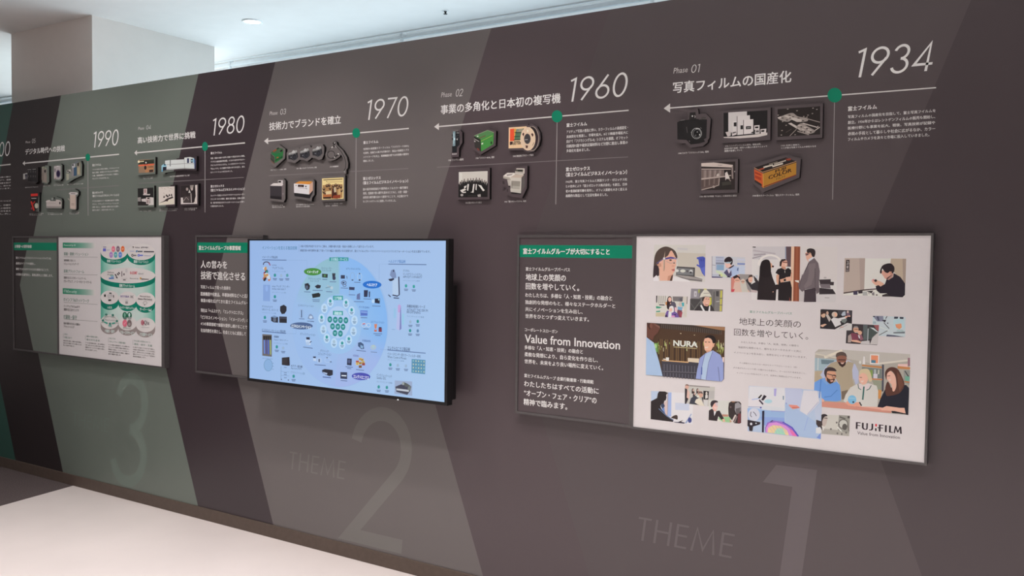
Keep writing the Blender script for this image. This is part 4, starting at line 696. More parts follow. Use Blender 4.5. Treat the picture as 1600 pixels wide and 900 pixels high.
    # man in a grey suit
    a.poly([(800, 180), (830, 140), (890, 150), (900, 220), (860, 260), (845, 295), (815, 255)], SK); a.poly([(822, 130), (870, 112), (925, 130), (935, 180), (918, 228), (890, 215), (870, 170), (830, 175)], (50, 40, 42), 1); a.line([(800, 185), (870, 180)], 9, (120, 70, 70)); a.poly([(800, 195), (840, 180), (845, 200), (808, 210)], (110, 80, 84)); a.poly([(840, 260), (900, 225), (915, 245), (850, 300)], (220, 214, 220))
    a.poly([(780, 830), (790, 680), (940, 640), (945, 830)], (62, 50, 58)); a.poly([(800, 828), (785, 670), (930, 640), (935, 830)], (66, 54, 60)); a.poly([(705, 600), (740, 520), (800, 400), (850, 290), (920, 240), (975, 310), (995, 420), (985, 560), (990, 700), (950, 725), (935, 640), (800, 660), (760, 695), (715, 650)], (112, 98, 102)); a.poly([(835, 320), (940, 310), (920, 480), (880, 600), (800, 650), (780, 620), (830, 540), (850, 430)], (124, 110, 112)); a.line([(790, 430), (850, 300)], 10, (70, 58, 64)); a.line([(930, 380), (935, 640)], 8, (90, 78, 82)); a.line([(760, 460), (720, 640)], 7, (96, 82, 88))
photo((1165, 375, 1315, 480, 1286), f, 'photo of two women in black talking with a man in a grey suit', 6)
def f(a):
    a.poly([(462, 540), (640, 480), (1015, 490), (1000, 830), (462, 830)], (150, 140, 138)); a.poly([(470, 570), (520, 490), (620, 500), (650, 600), (640, 830), (465, 830)], (206, 130, 118)); a.ell(585, 600, 55, 62, (220, 168, 148)); a.poly([(500, 540), (560, 480), (640, 540), (645, 590), (600, 540), (530, 570)], (48, 34, 36)); a.poly([(530, 640), (640, 630), (740, 720), (840, 830), (500, 830)], (214, 178, 164)); a.ell(700, 625, 48, 55, (206, 170, 150)); a.poly([(640, 610), (700, 565), (750, 620), (800, 830), (680, 830), (650, 700)], (200, 190, 180), 0); a.ell(698, 628, 34, 38, (210, 170, 150)); a.line([(660, 625), (735, 625)], 10, (120, 90, 86)); a.line([(550, 600), (620, 600)], 9, (110, 70, 64))
    a.poly([(750, 600), (800, 560), (830, 620), (860, 680), (1000, 600), (1010, 790), (960, 830), (870, 780), (820, 700)], (50, 46, 50)); a.ell(845, 580, 44, 66, (222, 176, 156)); a.poly([(800, 560), (820, 500), (880, 490), (905, 560), (880, 530), (830, 540)], (70, 50, 44)); a.poly([(900, 500), (960, 560), (1010, 640), (1010, 700), (930, 620)], (50, 44, 48)); a.poly([(930, 500), (990, 500), (980, 590)], (190, 190, 196)); a.line([(825, 605), (868, 605)], 8, (200, 120, 112)); a.poly([(850, 780), (980, 800), (970, 840), (860, 830)], (190, 170, 168)); a.poly([(470, 780), (540, 770), (520, 825), (480, 828)], (200, 70, 84))
photo((1105, 390, 1195, 462, 1125), f, 'small photo of a cheerful group, one person in pink', 5)
def f(a):
    a.poly([(120, 100), (1240, 105), (1222, 780), (1180, 815), (90, 770)], (218, 210, 204)); a.poly([(115, 98), (488, 98), (470, 680), (92, 730)], (186, 166, 156)); a.poly([(380, 98), (488, 98), (468, 680), (400, 680)], (172, 152, 144)); a.poly([(960, 105), (1238, 108), (1225, 560), (1020, 360), (950, 200)], (190, 168, 148)); a.poly([(1170, 108), (1238, 108), (1225, 560), (1180, 500)], (166, 144, 132))
    a.poly([(138, 130), (205, 128), (198, 345), (132, 350)], (58, 46, 48)); a.line([(155, 155), (185, 160), (160, 200), (195, 190)], 12, (190, 180, 176)); a.line([(150, 215), (190, 215)], 10, (180, 170, 166)); a.poly([(150, 240), (185, 235), (180, 285), (150, 285)], (170, 160, 158)); a.poly([(140, 300), (190, 298), (188, 340), (140, 342)], (120, 108, 108))
    a.poly([(92, 725), (470, 668), (700, 650), (705, 668), (470, 690), (92, 748)], (70, 54, 52)); a.poly([(92, 748), (470, 690), (700, 668), (1000, 790), (90, 772)], (222, 214, 206))
    a.poly([(270, 705), (350, 700), (350, 765), (275, 768)], (66, 58, 80)); a.poly([(360, 690), (440, 690), (440, 740), (365, 745)], (60, 50, 56)); a.poly([(440, 710), (520, 705), (535, 780), (445, 780)], (176, 172, 170)); a.poly([(510, 700), (640, 690), (600, 740), (560, 720)], (50, 42, 44)); a.poly([(540, 720), (580, 720), (575, 755), (545, 755)], (190, 180, 176)); a.poly([(610, 730), (655, 715), (660, 780), (615, 775)], (130, 120, 124)); a.ell(700, 770, 18, 12, (90, 80, 82))
    a.poly([(800, 770), (880, 745), (950, 780), (1000, 800), (800, 800)], (60, 52, 54)); a.poly([(605, 500), (640, 480), (700, 500), (760, 520), (830, 560), (830, 600), (760, 610), (680, 595), (630, 550)], SK); a.ell(680, 508, 26, 24, (60, 46, 50)); a.ell(635, 500, 18, 20, (200, 130, 130)); a.poly([(600, 500), (630, 490), (640, 560), (620, 540)], (230, 180, 170))
    a.poly([(780, 370), (800, 330), (850, 310), (960, 340), (1000, 380), (960, 460), (900, 490), (850, 470), (825, 430)], (214, 158, 142)); a.poly([(870, 470), (985, 390), (985, 440), (920, 490)], (80, 56, 58)); a.poly([(760, 370), (765, 310), (810, 230), (900, 195), (970, 200), (1020, 260), (1020, 330), (990, 380), (960, 350), (940, 340), (900, 370), (850, 350), (800, 290), (790, 370)], (44, 33, 38), 1); a.poly([(930, 350), (975, 340), (970, 390), (945, 395)], SK2)
    a.poly([(680, 610), (730, 590), (770, 615), (850, 570), (880, 480), (920, 495), (1000, 440), (1010, 370), (1130, 440), (1220, 560), (1215, 770), (1170, 812), (960, 800), (880, 740), (760, 740), (700, 690)], (42, 35, 45), 0); a.poly([(980, 400), (1005, 380), (990, 440), (930, 490), (900, 480)], (190, 140, 128))
photo((1310, 395, 1425, 472, 1344), f, 'photo of a man in black examining a small object at a table', 4)
def f(a):
    a.poly([(130, 280), (770, 300), (745, 720), (120, 700)], (206, 198, 190)); a.poly([(130, 285), (155, 280), (150, 420), (130, 420)], (60, 54, 60))
    for i in range(4): a.line([(190+i*42, 285), (186+i*40, 440)], 14, (150, 140, 134))
    a.poly([(190, 455), (300, 460), (300, 478), (190, 472)], (40, 38, 40)); a.poly([(130, 490), (250, 510), (200, 535), (130, 535)], (64, 148, 120)); a.poly([(130, 590), (215, 580), (210, 605), (130, 610)], (58, 150, 124)); a.poly([(125, 620), (310, 620), (300, 700), (122, 695)], (196, 180, 150)); a.poly([(460, 298), (670, 300), (660, 400), (470, 390)], (120, 112, 112)); a.poly([(670, 300), (740, 300), (735, 700), (690, 700)], (204, 192, 182)); a.line([(755, 300), (745, 450)], 14, (110, 100, 100))
    a.poly([(320, 410), (350, 400), (350, 470), (320, 470)], (206, 130, 60)); a.poly([(345, 520), (350, 380), (375, 310), (410, 295), (440, 330), (450, 400), (520, 430), (535, 520), (500, 600), (390, 600), (380, 540)], (72, 62, 72)); a.poly([(345, 510), (352, 360), (380, 300), (420, 298), (445, 340), (430, 400), (390, 470), (380, 560)], (52, 32, 34), 1); a.ell(405, 358, 34, 46, (230, 180, 164)); a.poly([(405, 420), (430, 430), (420, 460)], (220, 180, 164))
    a.poly([(440, 405), (500, 400), (530, 500), (500, 600), (430, 500)], (88, 82, 96)); a.ell(600, 365, 28, 34, (110, 104, 108)); a.poly([(600, 340), (650, 320), (660, 390), (620, 400)], (90, 86, 94)); a.ell(620, 450, 40, 48, (196, 180, 172)); a.poly([(640, 420), (690, 420), (690, 490), (655, 500)], (70, 160, 170)); a.poly([(560, 500), (660, 510), (660, 600), (570, 570)], (120, 160, 190)); a.poly([(560, 560), (650, 580), (640, 720), (590, 715), (550, 620)], (120, 70, 84)); a.poly([(600, 620), (660, 610), (640, 700), (610, 700)], (160, 70, 84)); a.poly([(650, 540), (690, 540), (690, 600), (655, 600)], (220, 200, 190))
    a.poly([(310, 710), (320, 640), (350, 580), (400, 590), (480, 580), (560, 640), (590, 718)], (112, 84, 150)); a.poly([(380, 600), (440, 600), (440, 712), (370, 712)], (220, 214, 214)); a.poly([(390, 590), (400, 510), (440, 485), (480, 510), (485, 600), (440, 620)], (226, 218, 218), 1); a.ell(425, 565, 30, 38, (222, 180, 160)); a.poly([(430, 680), (500, 680), (510, 710), (440, 712)], (220, 150, 190)); a.poly([(310, 680), (340, 650), (360, 712), (310, 712)], (60, 44, 74)); a.poly([(480, 660), (530, 650), (520, 680)], (56, 40, 70)); a.poly([(500, 510), (545, 520), (550, 600), (505, 590)], (224, 180, 190))
photo((1015, 440, 1140, 505, 1600), f, 'small photo of a woman with children in purple costumes', 4)
def f(a):
    a.poly([(830, 140), (1470, 158), (1455, 600), (805, 575)], (112, 106, 106)); a.poly([(830, 145), (1000, 150), (990, 340), (815, 330)], (142, 134, 140)); a.poly([(890, 195), (945, 195), (940, 300), (888, 300)], (196, 188, 192)); a.poly([(905, 220), (930, 220), (928, 280), (905, 280)], (160, 150, 156)); a.poly([(810, 345), (1020, 350), (1000, 575), (806, 570)], (74, 70, 70)); a.line([(880, 575), (1040, 360)], 12, (120, 116, 112)); a.line([(820, 430), (900, 540)], 12, (100, 96, 94)); a.poly([(970, 160), (1010, 160), (1000, 220), (975, 230)], (160, 160, 80)); a.poly([(1260, 160), (1380, 165), (1370, 590), (1240, 590)], (122, 116, 114)); a.line([(1290, 200), (1280, 590)], 20, (90, 84, 84)); a.poly([(1390, 170), (1468, 165), (1455, 595), (1385, 595)], (140, 128, 120)); a.line([(1435, 180), (1420, 590)], 34, (196, 186, 84)); a.line([(1400, 340), (1465, 330)], 16, (110, 100, 96)); a.line([(1390, 470), (1460, 470)], 16, (110, 100, 96)); a.line([(1330, 400), (1400, 395)], 16, (180, 174, 172)); a.poly([(1330, 190), (1390, 190), (1385, 300), (1330, 290)], (70, 66, 68))
    a.poly([(900, 580), (960, 500), (1040, 450), (1250, 480), (1300, 590)], (58, 52, 54)); a.poly([(1060, 460), (1190, 470), (1180, 590), (1080, 585)], (38, 34, 38)); a.poly([(1180, 340), (1235, 310), (1240, 450), (1190, 490)], (196, 186, 70)); a.poly([(1055, 340), (1090, 310), (1195, 310), (1215, 380), (1195, 460), (1150, 500), (1090, 480), (1065, 420)], (218, 168, 148)); a.poly([(1050, 380), (1055, 320), (1110, 305), (1085, 360), (1075, 400)], (62, 46, 44)); a.line([(1120, 345), (1150, 348)], 9, (70, 50, 48)); a.line([(1165, 350), (1195, 350)], 9, (70, 50, 48)); a.poly([(1125, 425), (1175, 420), (1160, 445), (1135, 445)], (226, 190, 176)); a.poly([(1110, 440), (1180, 450), (1150, 500), (1110, 480)], (196, 140, 124))
    a.poly([(1000, 320), (1030, 240), (1080, 175), (1110, 140), (1140, 160), (1200, 220), (1240, 300), (1120, 290)], (212, 202, 190)); a.line([(1080, 235), (1200, 230)], 12, (150, 140, 134)); a.poly([(1000, 320), (1120, 285), (1242, 300), (1200, 305), (1090, 300)], (190, 180, 168)); a.poly([(1080, 140), (1140, 140), (1135, 165), (1090, 160)], (206, 196, 120))
    a.poly([(1010, 480), (1040, 460), (1110, 590), (1070, 588)], (220, 214, 214)); a.poly([(1190, 490), (1215, 490), (1210, 592), (1175, 592)], (220, 214, 214))
photo((1015, 440, 1140, 505, 1600), f, 'small photo of a smiling worker in a white hard hat', 4)
def f(a):
    a.poly([(92, 78), (1118, 132), (1105, 820), (1070, 852), (80, 765)], (78, 56, 42)); a.poly([(700, 110), (1116, 135), (1116, 180), (700, 140)], (158, 116, 86)); a.poly([(92, 78), (700, 110), (1080, 180), (1040, 230), (260, 150), (95, 100)], (64, 52, 46))
    for i in range(30): a.line([(285+i*27, 95+i*3.0), (285+i*27, 150+i*3.0)], 9, (92, 80, 74))
    for i in range(36): a.line([(245+i*23.5, 290+i*1.4), (243+i*23.5, 585+i*.8)], 8, (122, 94, 64) if i % 3 else (58, 42, 34))
    random.seed(3)
    for i in range(44):
        x = random.choice([random.uniform(240, 420), random.uniform(570, 850), random.uniform(1010, 1100)]); y = random.uniform(300, 440)
        a.line([(x, y), (x, y+random.uniform(20, 70))], 7, random.choice([(176, 178, 110), (206, 196, 160), (150, 160, 80)]))
    a.poly([(185, 345), (235, 345), (235, 470), (190, 440)], (110, 150, 80)); a.ell(205, 385, 18, 30, (170, 196, 130))
    a.line([(530, 218), (545, 220)], 12, (200, 180, 150)); a.line([(710, 240), (725, 240)], 10, (200, 180, 150))
    a.text('NURA', 440, 308, 380, 760, (245, 240, 230), .05, res=3); a.line([(445, 395), (750, 418)], 9, (190, 170, 130))
    a.poly([(285, 570), (760, 605), (745, 815), (290, 780)], (66, 62, 70)); a.poly([(290, 565), (640, 590), (640, 605), (290, 580)], (206, 160, 116)); a.poly([(630, 540), (780, 548), (775, 605), (632, 590)], (214, 192, 170))
    for r in range(2):
        for i in range(11): a.line([(320+i*40, 620+r*110+i*3), (320+i*40, 705+r*90+i*3)], 12, (96, 92, 102))
    a.line([(300, 715), (745, 735)], 7, (116, 110, 116)); a.poly([(345, 532), (385, 535), (382, 580), (345, 576)], (236, 226, 222)); a.line([(308, 555), (345, 558)], 12, (226, 210, 200))
    a.poly([(92, 80), (200, 85), (262, 120), (265, 150), (235, 215), (190, 250), (170, 310), (90, 265)], (104, 66, 56)); a.poly([(92, 78), (140, 85), (150, 140), (130, 170), (100, 120)], (70, 44, 38)); a.ell(148, 118, 18, 34, (120, 78, 66)); a.poly([(180, 90), (262, 125), (262, 150), (215, 120)], (128, 90, 80)); a.poly([(86, 265), (185, 340), (210, 440), (255, 590), (300, 778), (80, 762)], (172, 192, 222)); a.line([(100, 290), (180, 345)], 14, (190, 206, 232)); a.line([(120, 300), (180, 500)], 8, (156, 176, 208))
    a.poly([(840, 330), (855, 270), (950, 260), (980, 340), (965, 390), (940, 440), (890, 470), (850, 430)], (226, 172, 146)); a.poly([(850, 285), (890, 245), (960, 250), (1000, 300), (985, 360), (960, 345), (945, 300), (900, 275)], (36, 28, 28), 1); a.poly([(955, 350), (985, 345), (975, 395), (955, 395)], (214, 158, 132)); a.poly([(850, 395), (905, 390), (890, 412), (860, 412)], (236, 204, 190)); a.line([(855, 330), (880, 332)], 9, (70, 44, 38)); a.line([(900, 330), (925, 335)], 9, (70, 44, 38)); a.poly([(870, 440), (940, 440), (930, 480), (880, 490)], (206, 150, 124))
    a.poly([(735, 812), (755, 690), (790, 540), (860, 480), (960, 440), (1060, 500), (1100, 590), (1100, 820), (1070, 850), (870, 830)], (146, 154, 200)); a.poly([(810, 820), (815, 660), (850, 520), (870, 485), (960, 445), (920, 560), (870, 830)], (190, 206, 232)); a.line([(960, 450), (905, 600), (870, 825)], 9, (120, 126, 174)); a.line([(855, 490), (815, 660), (800, 818)], 9, (120, 126, 174)); a.line([(1030, 660), (1050, 845)], 9, (110, 116, 160)); a.line([(815, 660), (812, 760)], 14, (70, 90, 160)); a.poly([(1085, 530), (1110, 530), (1105, 600), (1090, 590)], (230, 200, 190))
photo((1000, 495, 1145, 602, 1220), f, 'photo of two men meeting in a slatted wood reception hall', 4)
def f(a):
    a.poly([(75, 195), (755, 235), (745, 735), (65, 650)], (216, 208, 210)); a.poly([(75, 195), (210, 200), (190, 320), (75, 360)], (190, 200, 222)); a.poly([(340, 220), (405, 220), (400, 610), (330, 600)], (158, 172, 212)); a.line([(345, 220), (335, 600)], 12, (150, 130, 130)); a.poly([(465, 385), (690, 400), (690, 510), (465, 500)], (196, 198, 214)); a.poly([(270, 400), (340, 340), (335, 600), (290, 560)], (206, 180, 176)); a.poly([(245, 400), (280, 400), (305, 575), (250, 500)], (110, 134, 184))
    a.poly([(68, 650), (72, 360), (170, 310), (185, 230), (210, 200), (300, 203), (345, 225), (320, 260), (325, 300), (310, 360), (290, 355), (280, 400), (245, 405), (225, 440), (250, 500), (330, 590), (450, 665), (430, 695)], (46, 39, 40)); a.line([(200, 480), (330, 600), (440, 670)], 9, (110, 130, 170)); a.poly([(245, 405), (280, 395), (300, 440), (260, 480), (230, 440)], (60, 70, 96)); a.poly([(300, 345), (320, 350), (312, 362), (295, 358)], (210, 190, 180))
    a.poly([(400, 625), (450, 590), (490, 585), (505, 610), (500, 655), (460, 645)], (66, 52, 48), 1); a.poly([(500, 700), (600, 660), (560, 690), (630, 710), (600, 720)], (60, 46, 44)); a.poly([(620, 715), (720, 560), (730, 570), (650, 715)], (150, 160, 190)); a.ell(700, 665, 30, 44, (70, 76, 130)); a.poly([(440, 660), (520, 690), (500, 705), (430, 690)], (226, 216, 220)); a.poly([(430, 690), (620, 705), (610, 722), (470, 705)], (60, 60, 84))
photo((1010, 592, 1165, 672, 1600), f, 'small photo of a man in silhouette typing on a laptop', 4)
def f(a):
    a.poly([(625, 90), (1105, 130), (1090, 450), (620, 405)], (190, 182, 176)); a.poly([(690, 100), (1025, 125), (1020, 140), (690, 118)], (140, 130, 128)); a.poly([(920, 190), (1008, 200), (1000, 335), (920, 330)], (44, 38, 40)); a.ell(970, 235, 16, 28, (200, 186, 180)); a.poly([(950, 260), (990, 260), (990, 310), (950, 320)], (210, 200, 196)); a.poly([(1010, 190), (1100, 195), (1090, 320), (1010, 320)], (180, 172, 170))
    a.ell(655, 125, 32, 40, (206, 160, 144)); a.poly([(625, 115), (640, 88), (680, 95), (685, 115), (650, 100)], (60, 42, 44)); a.poly([(620, 150), (650, 160), (700, 260), (660, 360), (640, 405), (620, 400)], (50, 42, 48)); a.poly([(660, 160), (700, 220), (690, 330), (650, 300)], (214, 176, 164))
    for x, y in ((750, 185), (825, 185), (770, 240)): a.poly([(x-18, y+50), (x-14, y-20), (x+6, y-30), (x+22, y), (x+10, y+40)], (64, 50, 50), 1); a.ell(x+8, y-2, 12, 20, (200, 164, 150))
    a.ell(870, 250, 44, 55, (206, 160, 140)); a.poly([(830, 245), (850, 200), (900, 205), (915, 250), (900, 240), (870, 230)], (110, 92, 90)); a.poly([(690, 400), (720, 310), (770, 275), (840, 280), (850, 420)], (66, 66, 76)); a.poly([(780, 380), (800, 330), (850, 310), (890, 350), (935, 438), (850, 425)], (220, 206, 190)); a.poly([(805, 275), (850, 260), (860, 300), (820, 300)], (214, 206, 196)); a.poly([(920, 340), (990, 345), (985, 440), (935, 430)], (206, 198, 196)); a.poly([(890, 300), (915, 290), (920, 400)], (50, 40, 44)); a.poly([(850, 420), (780, 410), (800, 400)], BK)
photo((1010, 592, 1165, 672, 1600), f, 'small photo of a person bent over a desk before a meeting', 6)
def f(a):
    a.poly([(1010, 345), (1530, 365), (1525, 710), (1500, 722), (1003, 668)], (206, 200, 194)); a.poly([(1220, 570), (1320, 575), (1320, 610), (1230, 610)], (180, 130, 110)); a.poly([(1170, 620), (1360, 610), (1360, 705), (1150, 685)], (150, 190, 140)); a.poly([(1150, 640), (1230, 690), (1150, 685)], (216, 206, 200))
    a.poly([(1060, 430), (1075, 380), (1130, 380), (1150, 430), (1140, 490), (1110, 530), (1075, 500)], (224, 170, 156)); a.poly([(1032, 400), (1050, 360), (1095, 345), (1140, 355), (1155, 378), (1110, 385), (1080, 420), (1055, 460), (1040, 440)], (58, 48, 52), 1); a.poly([(1105, 385), (1155, 385), (1150, 440), (1120, 435)], (200, 180, 184)); a.poly([(1085, 445), (1150, 450), (1130, 495), (1105, 500)], (232, 196, 190)); a.poly([(1085, 540), (1110, 525), (1130, 545), (1095, 605)], (220, 212, 214)); a.poly([(1003, 665), (1008, 510), (1060, 480), (1085, 510), (1095, 600), (1130, 520), (1180, 510), (1250, 640), (1210, 660), (1160, 600), (1140, 680)], (52, 43, 46)); a.poly([(1225, 650), (1255, 640), (1275, 690), (1240, 695)], SK)
    a.poly([(1320, 480), (1330, 390), (1370, 362), (1500, 365), (1530, 400), (1528, 710), (1500, 722), (1420, 715), (1360, 640), (1325, 600)], (58, 48, 48)); a.poly([(1430, 400), (1480, 375), (1530, 420), (1520, 520), (1450, 560), (1425, 500)], (150, 142, 146)); a.poly([(1440, 480), (1520, 460), (1500, 560), (1450, 570)], (100, 92, 94)); a.poly([(1370, 360), (1430, 362), (1420, 380), (1380, 378)], (150, 110, 80)); a.line([(1440, 580), (1380, 700)], 26, (206, 190, 184)); a.line([(1460, 600), (1420, 705)], 20, (140, 120, 120)); a.poly([(1480, 560), (1526, 560), (1522, 712), (1470, 715)], (110, 56, 60)); a.poly([(1340, 640), (1380, 690), (1350, 705)], (196, 140, 120)); a.ell(1360, 455, 12, 16, (110, 90, 88))
photo((1010, 592, 1165, 672, 1600), f, 'small photo of a man in a black polo shirt with a mask', 8)
def f(a):
    a.poly([(90, 70), (600, 100), (1110, 135), (1088, 812), (72, 698)], (196, 208, 232)); a.poly([(95, 75), (600, 100), (590, 430), (80, 360)], (222, 216, 220)); a.poly([(590, 100), (830, 110), (820, 340), (620, 310)], (186, 190, 220)); a.poly([(70, 380), (590, 435), (585, 560), (75, 540)], (160, 186, 226)); a.poly([(250, 500), (585, 515), (590, 640), (310, 620)], (142, 162, 214)); a.poly([(440, 110), (475, 108), (465, 215), (440, 210)], (168, 158, 206)); a.poly([(270, 340), (600, 380), (585, 430), (270, 400)], (226, 224, 230)); a.line([(610, 300), (600, 430)], 20, (146, 154, 200)); a.line([(400, 420), (600, 430)], 14, (150, 158, 206)); a.poly([(80, 245), (230, 262), (250, 350), (85, 360)], (226, 216, 220)); a.line([(130, 262), (230, 246)], 9, (150, 168, 214)); a.line([(80, 358), (270, 365)], 9, (160, 160, 190)); a.ell(360, 285, 54, 28, (190, 222, 232)); a.poly([(560, 210), (578, 210), (576, 265), (562, 262)], (120, 140, 160))
    a.poly([(212, 240), (260, 190), (275, 200), (240, 245)], BK); a.poly([(260, 265), (300, 195), (338, 215), (290, 275)], (40, 34, 46)); a.line([(235, 265), (290, 325)], 26, (60, 50, 66)); a.line([(250, 262), (300, 320)], 8, (206, 196, 206)); a.ell(255, 372, 12, 12, (80, 80, 160))
    a.poly([(590, 320), (700, 350), (880, 470), (1000, 560), (1088, 700), (1088, 812), (780, 775), (600, 570)], (182, 200, 232)); a.poly([(590, 110), (820, 115), (860, 330), (780, 400), (680, 330), (600, 300)], (200, 202, 226)); a.poly([(850, 130), (1040, 140), (1070, 300), (1000, 380), (900, 480), (800, 420), (810, 330)], (222, 214, 220)); a.line([(1060, 290), (900, 470)], 10, (180, 180, 206)); a.poly([(1000, 400), (1100, 300), (1095, 560), (1020, 540)], (206, 212, 234)); a.line([(910, 510), (860, 690)], 10, (150, 168, 210)); a.poly([(1030, 790), (1090, 720), (1088, 812)], (120, 140, 200)); a.poly([(640, 330), (760, 340), (800, 375), (700, 395), (660, 360)], (222, 140, 124)); a.line([(690, 370), (790, 375)], 7, (170, 80, 76))
    a.poly([(275, 420), (305, 415), (298, 718), (272, 715)], (36, 30, 52)); a.ell(160, 470, 82, 90, (222, 218, 230)); a.line([(120, 430), (112, 480), (130, 505)], 9, (60, 60, 80)); a.line([(150, 430), (180, 460), (195, 490)], 9, (70, 70, 90)); a.poly([(72, 540), (250, 575), (245, 605), (150, 635), (140, 700), (95, 695), (90, 640), (70, 625)], (46, 38, 46)); a.ell(122, 598, 16, 18, (220, 214, 220)); a.ell(190, 590, 10, 10, (200, 196, 204))
    pts = [(320, 715), (315, 650), (345, 580), (430, 550), (560, 570), (680, 640), (750, 710), (782, 775)]
    a.poly(pts, (150, 110, 190)); a.poly([(330, 716), (330, 650), (370, 590), (470, 575), (600, 620), (700, 700), (740, 768)], (214, 140, 206)); a.poly([(350, 718), (360, 650), (430, 615), (540, 625), (620, 690), (650, 758)], (228, 200, 150)); a.poly([(440, 728), (480, 660), (560, 660), (600, 752)], (160, 206, 180)); a.poly([(640, 660), (700, 690), (760, 772), (700, 765)], (226, 110, 170)); a.line([(560, 572), (690, 650), (778, 770)], 18, (90, 80, 180))
    for i in range(7): a.line([(350+i*46, 600+abs(2-i)*12), (430+i*46, 720)], 4, (190, 150, 200))
    a.poly([(385, 565), (420, 545), (430, 555), (395, 572)], (60, 40, 90))
photo((1160, 595, 1340, 695, 1600), f, 'photo of a microscope and an iridescent wafer in a blue lab', 8)
def f(a):
    a.poly([(1030, 465), (1495, 485), (1485, 770), (1020, 730)], (200, 192, 184)); a.poly([(1340, 475), (1495, 485), (1480, 760), (1320, 740)], (150, 144, 136)); a.ell(1400, 600, 70, 70, (196, 190, 182)); a.ring(1400, 600, 70, 70, 14, (110, 104, 98)); a.ell(1420, 640, 34, 44, (90, 84, 80)); a.line([(1320, 640), (1430, 760)], 16, (216, 210, 204)); a.line([(1350, 500), (1430, 530)], 20, (100, 96, 90)); a.line([(1460, 590), (1480, 700)], 16, (120, 112, 106)); a.ell(1475, 505, 16, 18, (80, 74, 72)); a.poly([(1100, 660), (1300, 680), (1480, 730), (1480, 768), (1100, 735)], (170, 162, 154))
    for x, y in ((1230, 670), (1320, 730), (1380, 740), (1440, 720), (1310, 580), (1340, 610)): a.ell(x, y, 12, 14, (110, 104, 100))
    a.poly([(1090, 500), (1150, 480), (1185, 520), (1165, 600), (1130, 650), (1100, 620)], (190, 172, 164)); a.poly([(1080, 500), (1110, 465), (1160, 465), (1182, 490), (1140, 500), (1110, 560), (1110, 620), (1085, 600)], (50, 42, 44), 1); a.line([(1135, 515), (1182, 520)], 9, (60, 52, 54)); a.poly([(1025, 530), (1085, 520), (1105, 600), (1110, 690), (1080, 640), (1025, 650)], (66, 54, 54)); a.poly([(1100, 620), (1150, 640), (1120, 700)], (212, 204, 198))
    a.poly([(1022, 650), (1080, 645), (1100, 690), (1095, 735), (1020, 728)], (212, 208, 212))
photo((1160, 595, 1340, 695, 1600), f, 'small black and white photo of a man before machinery', 7)
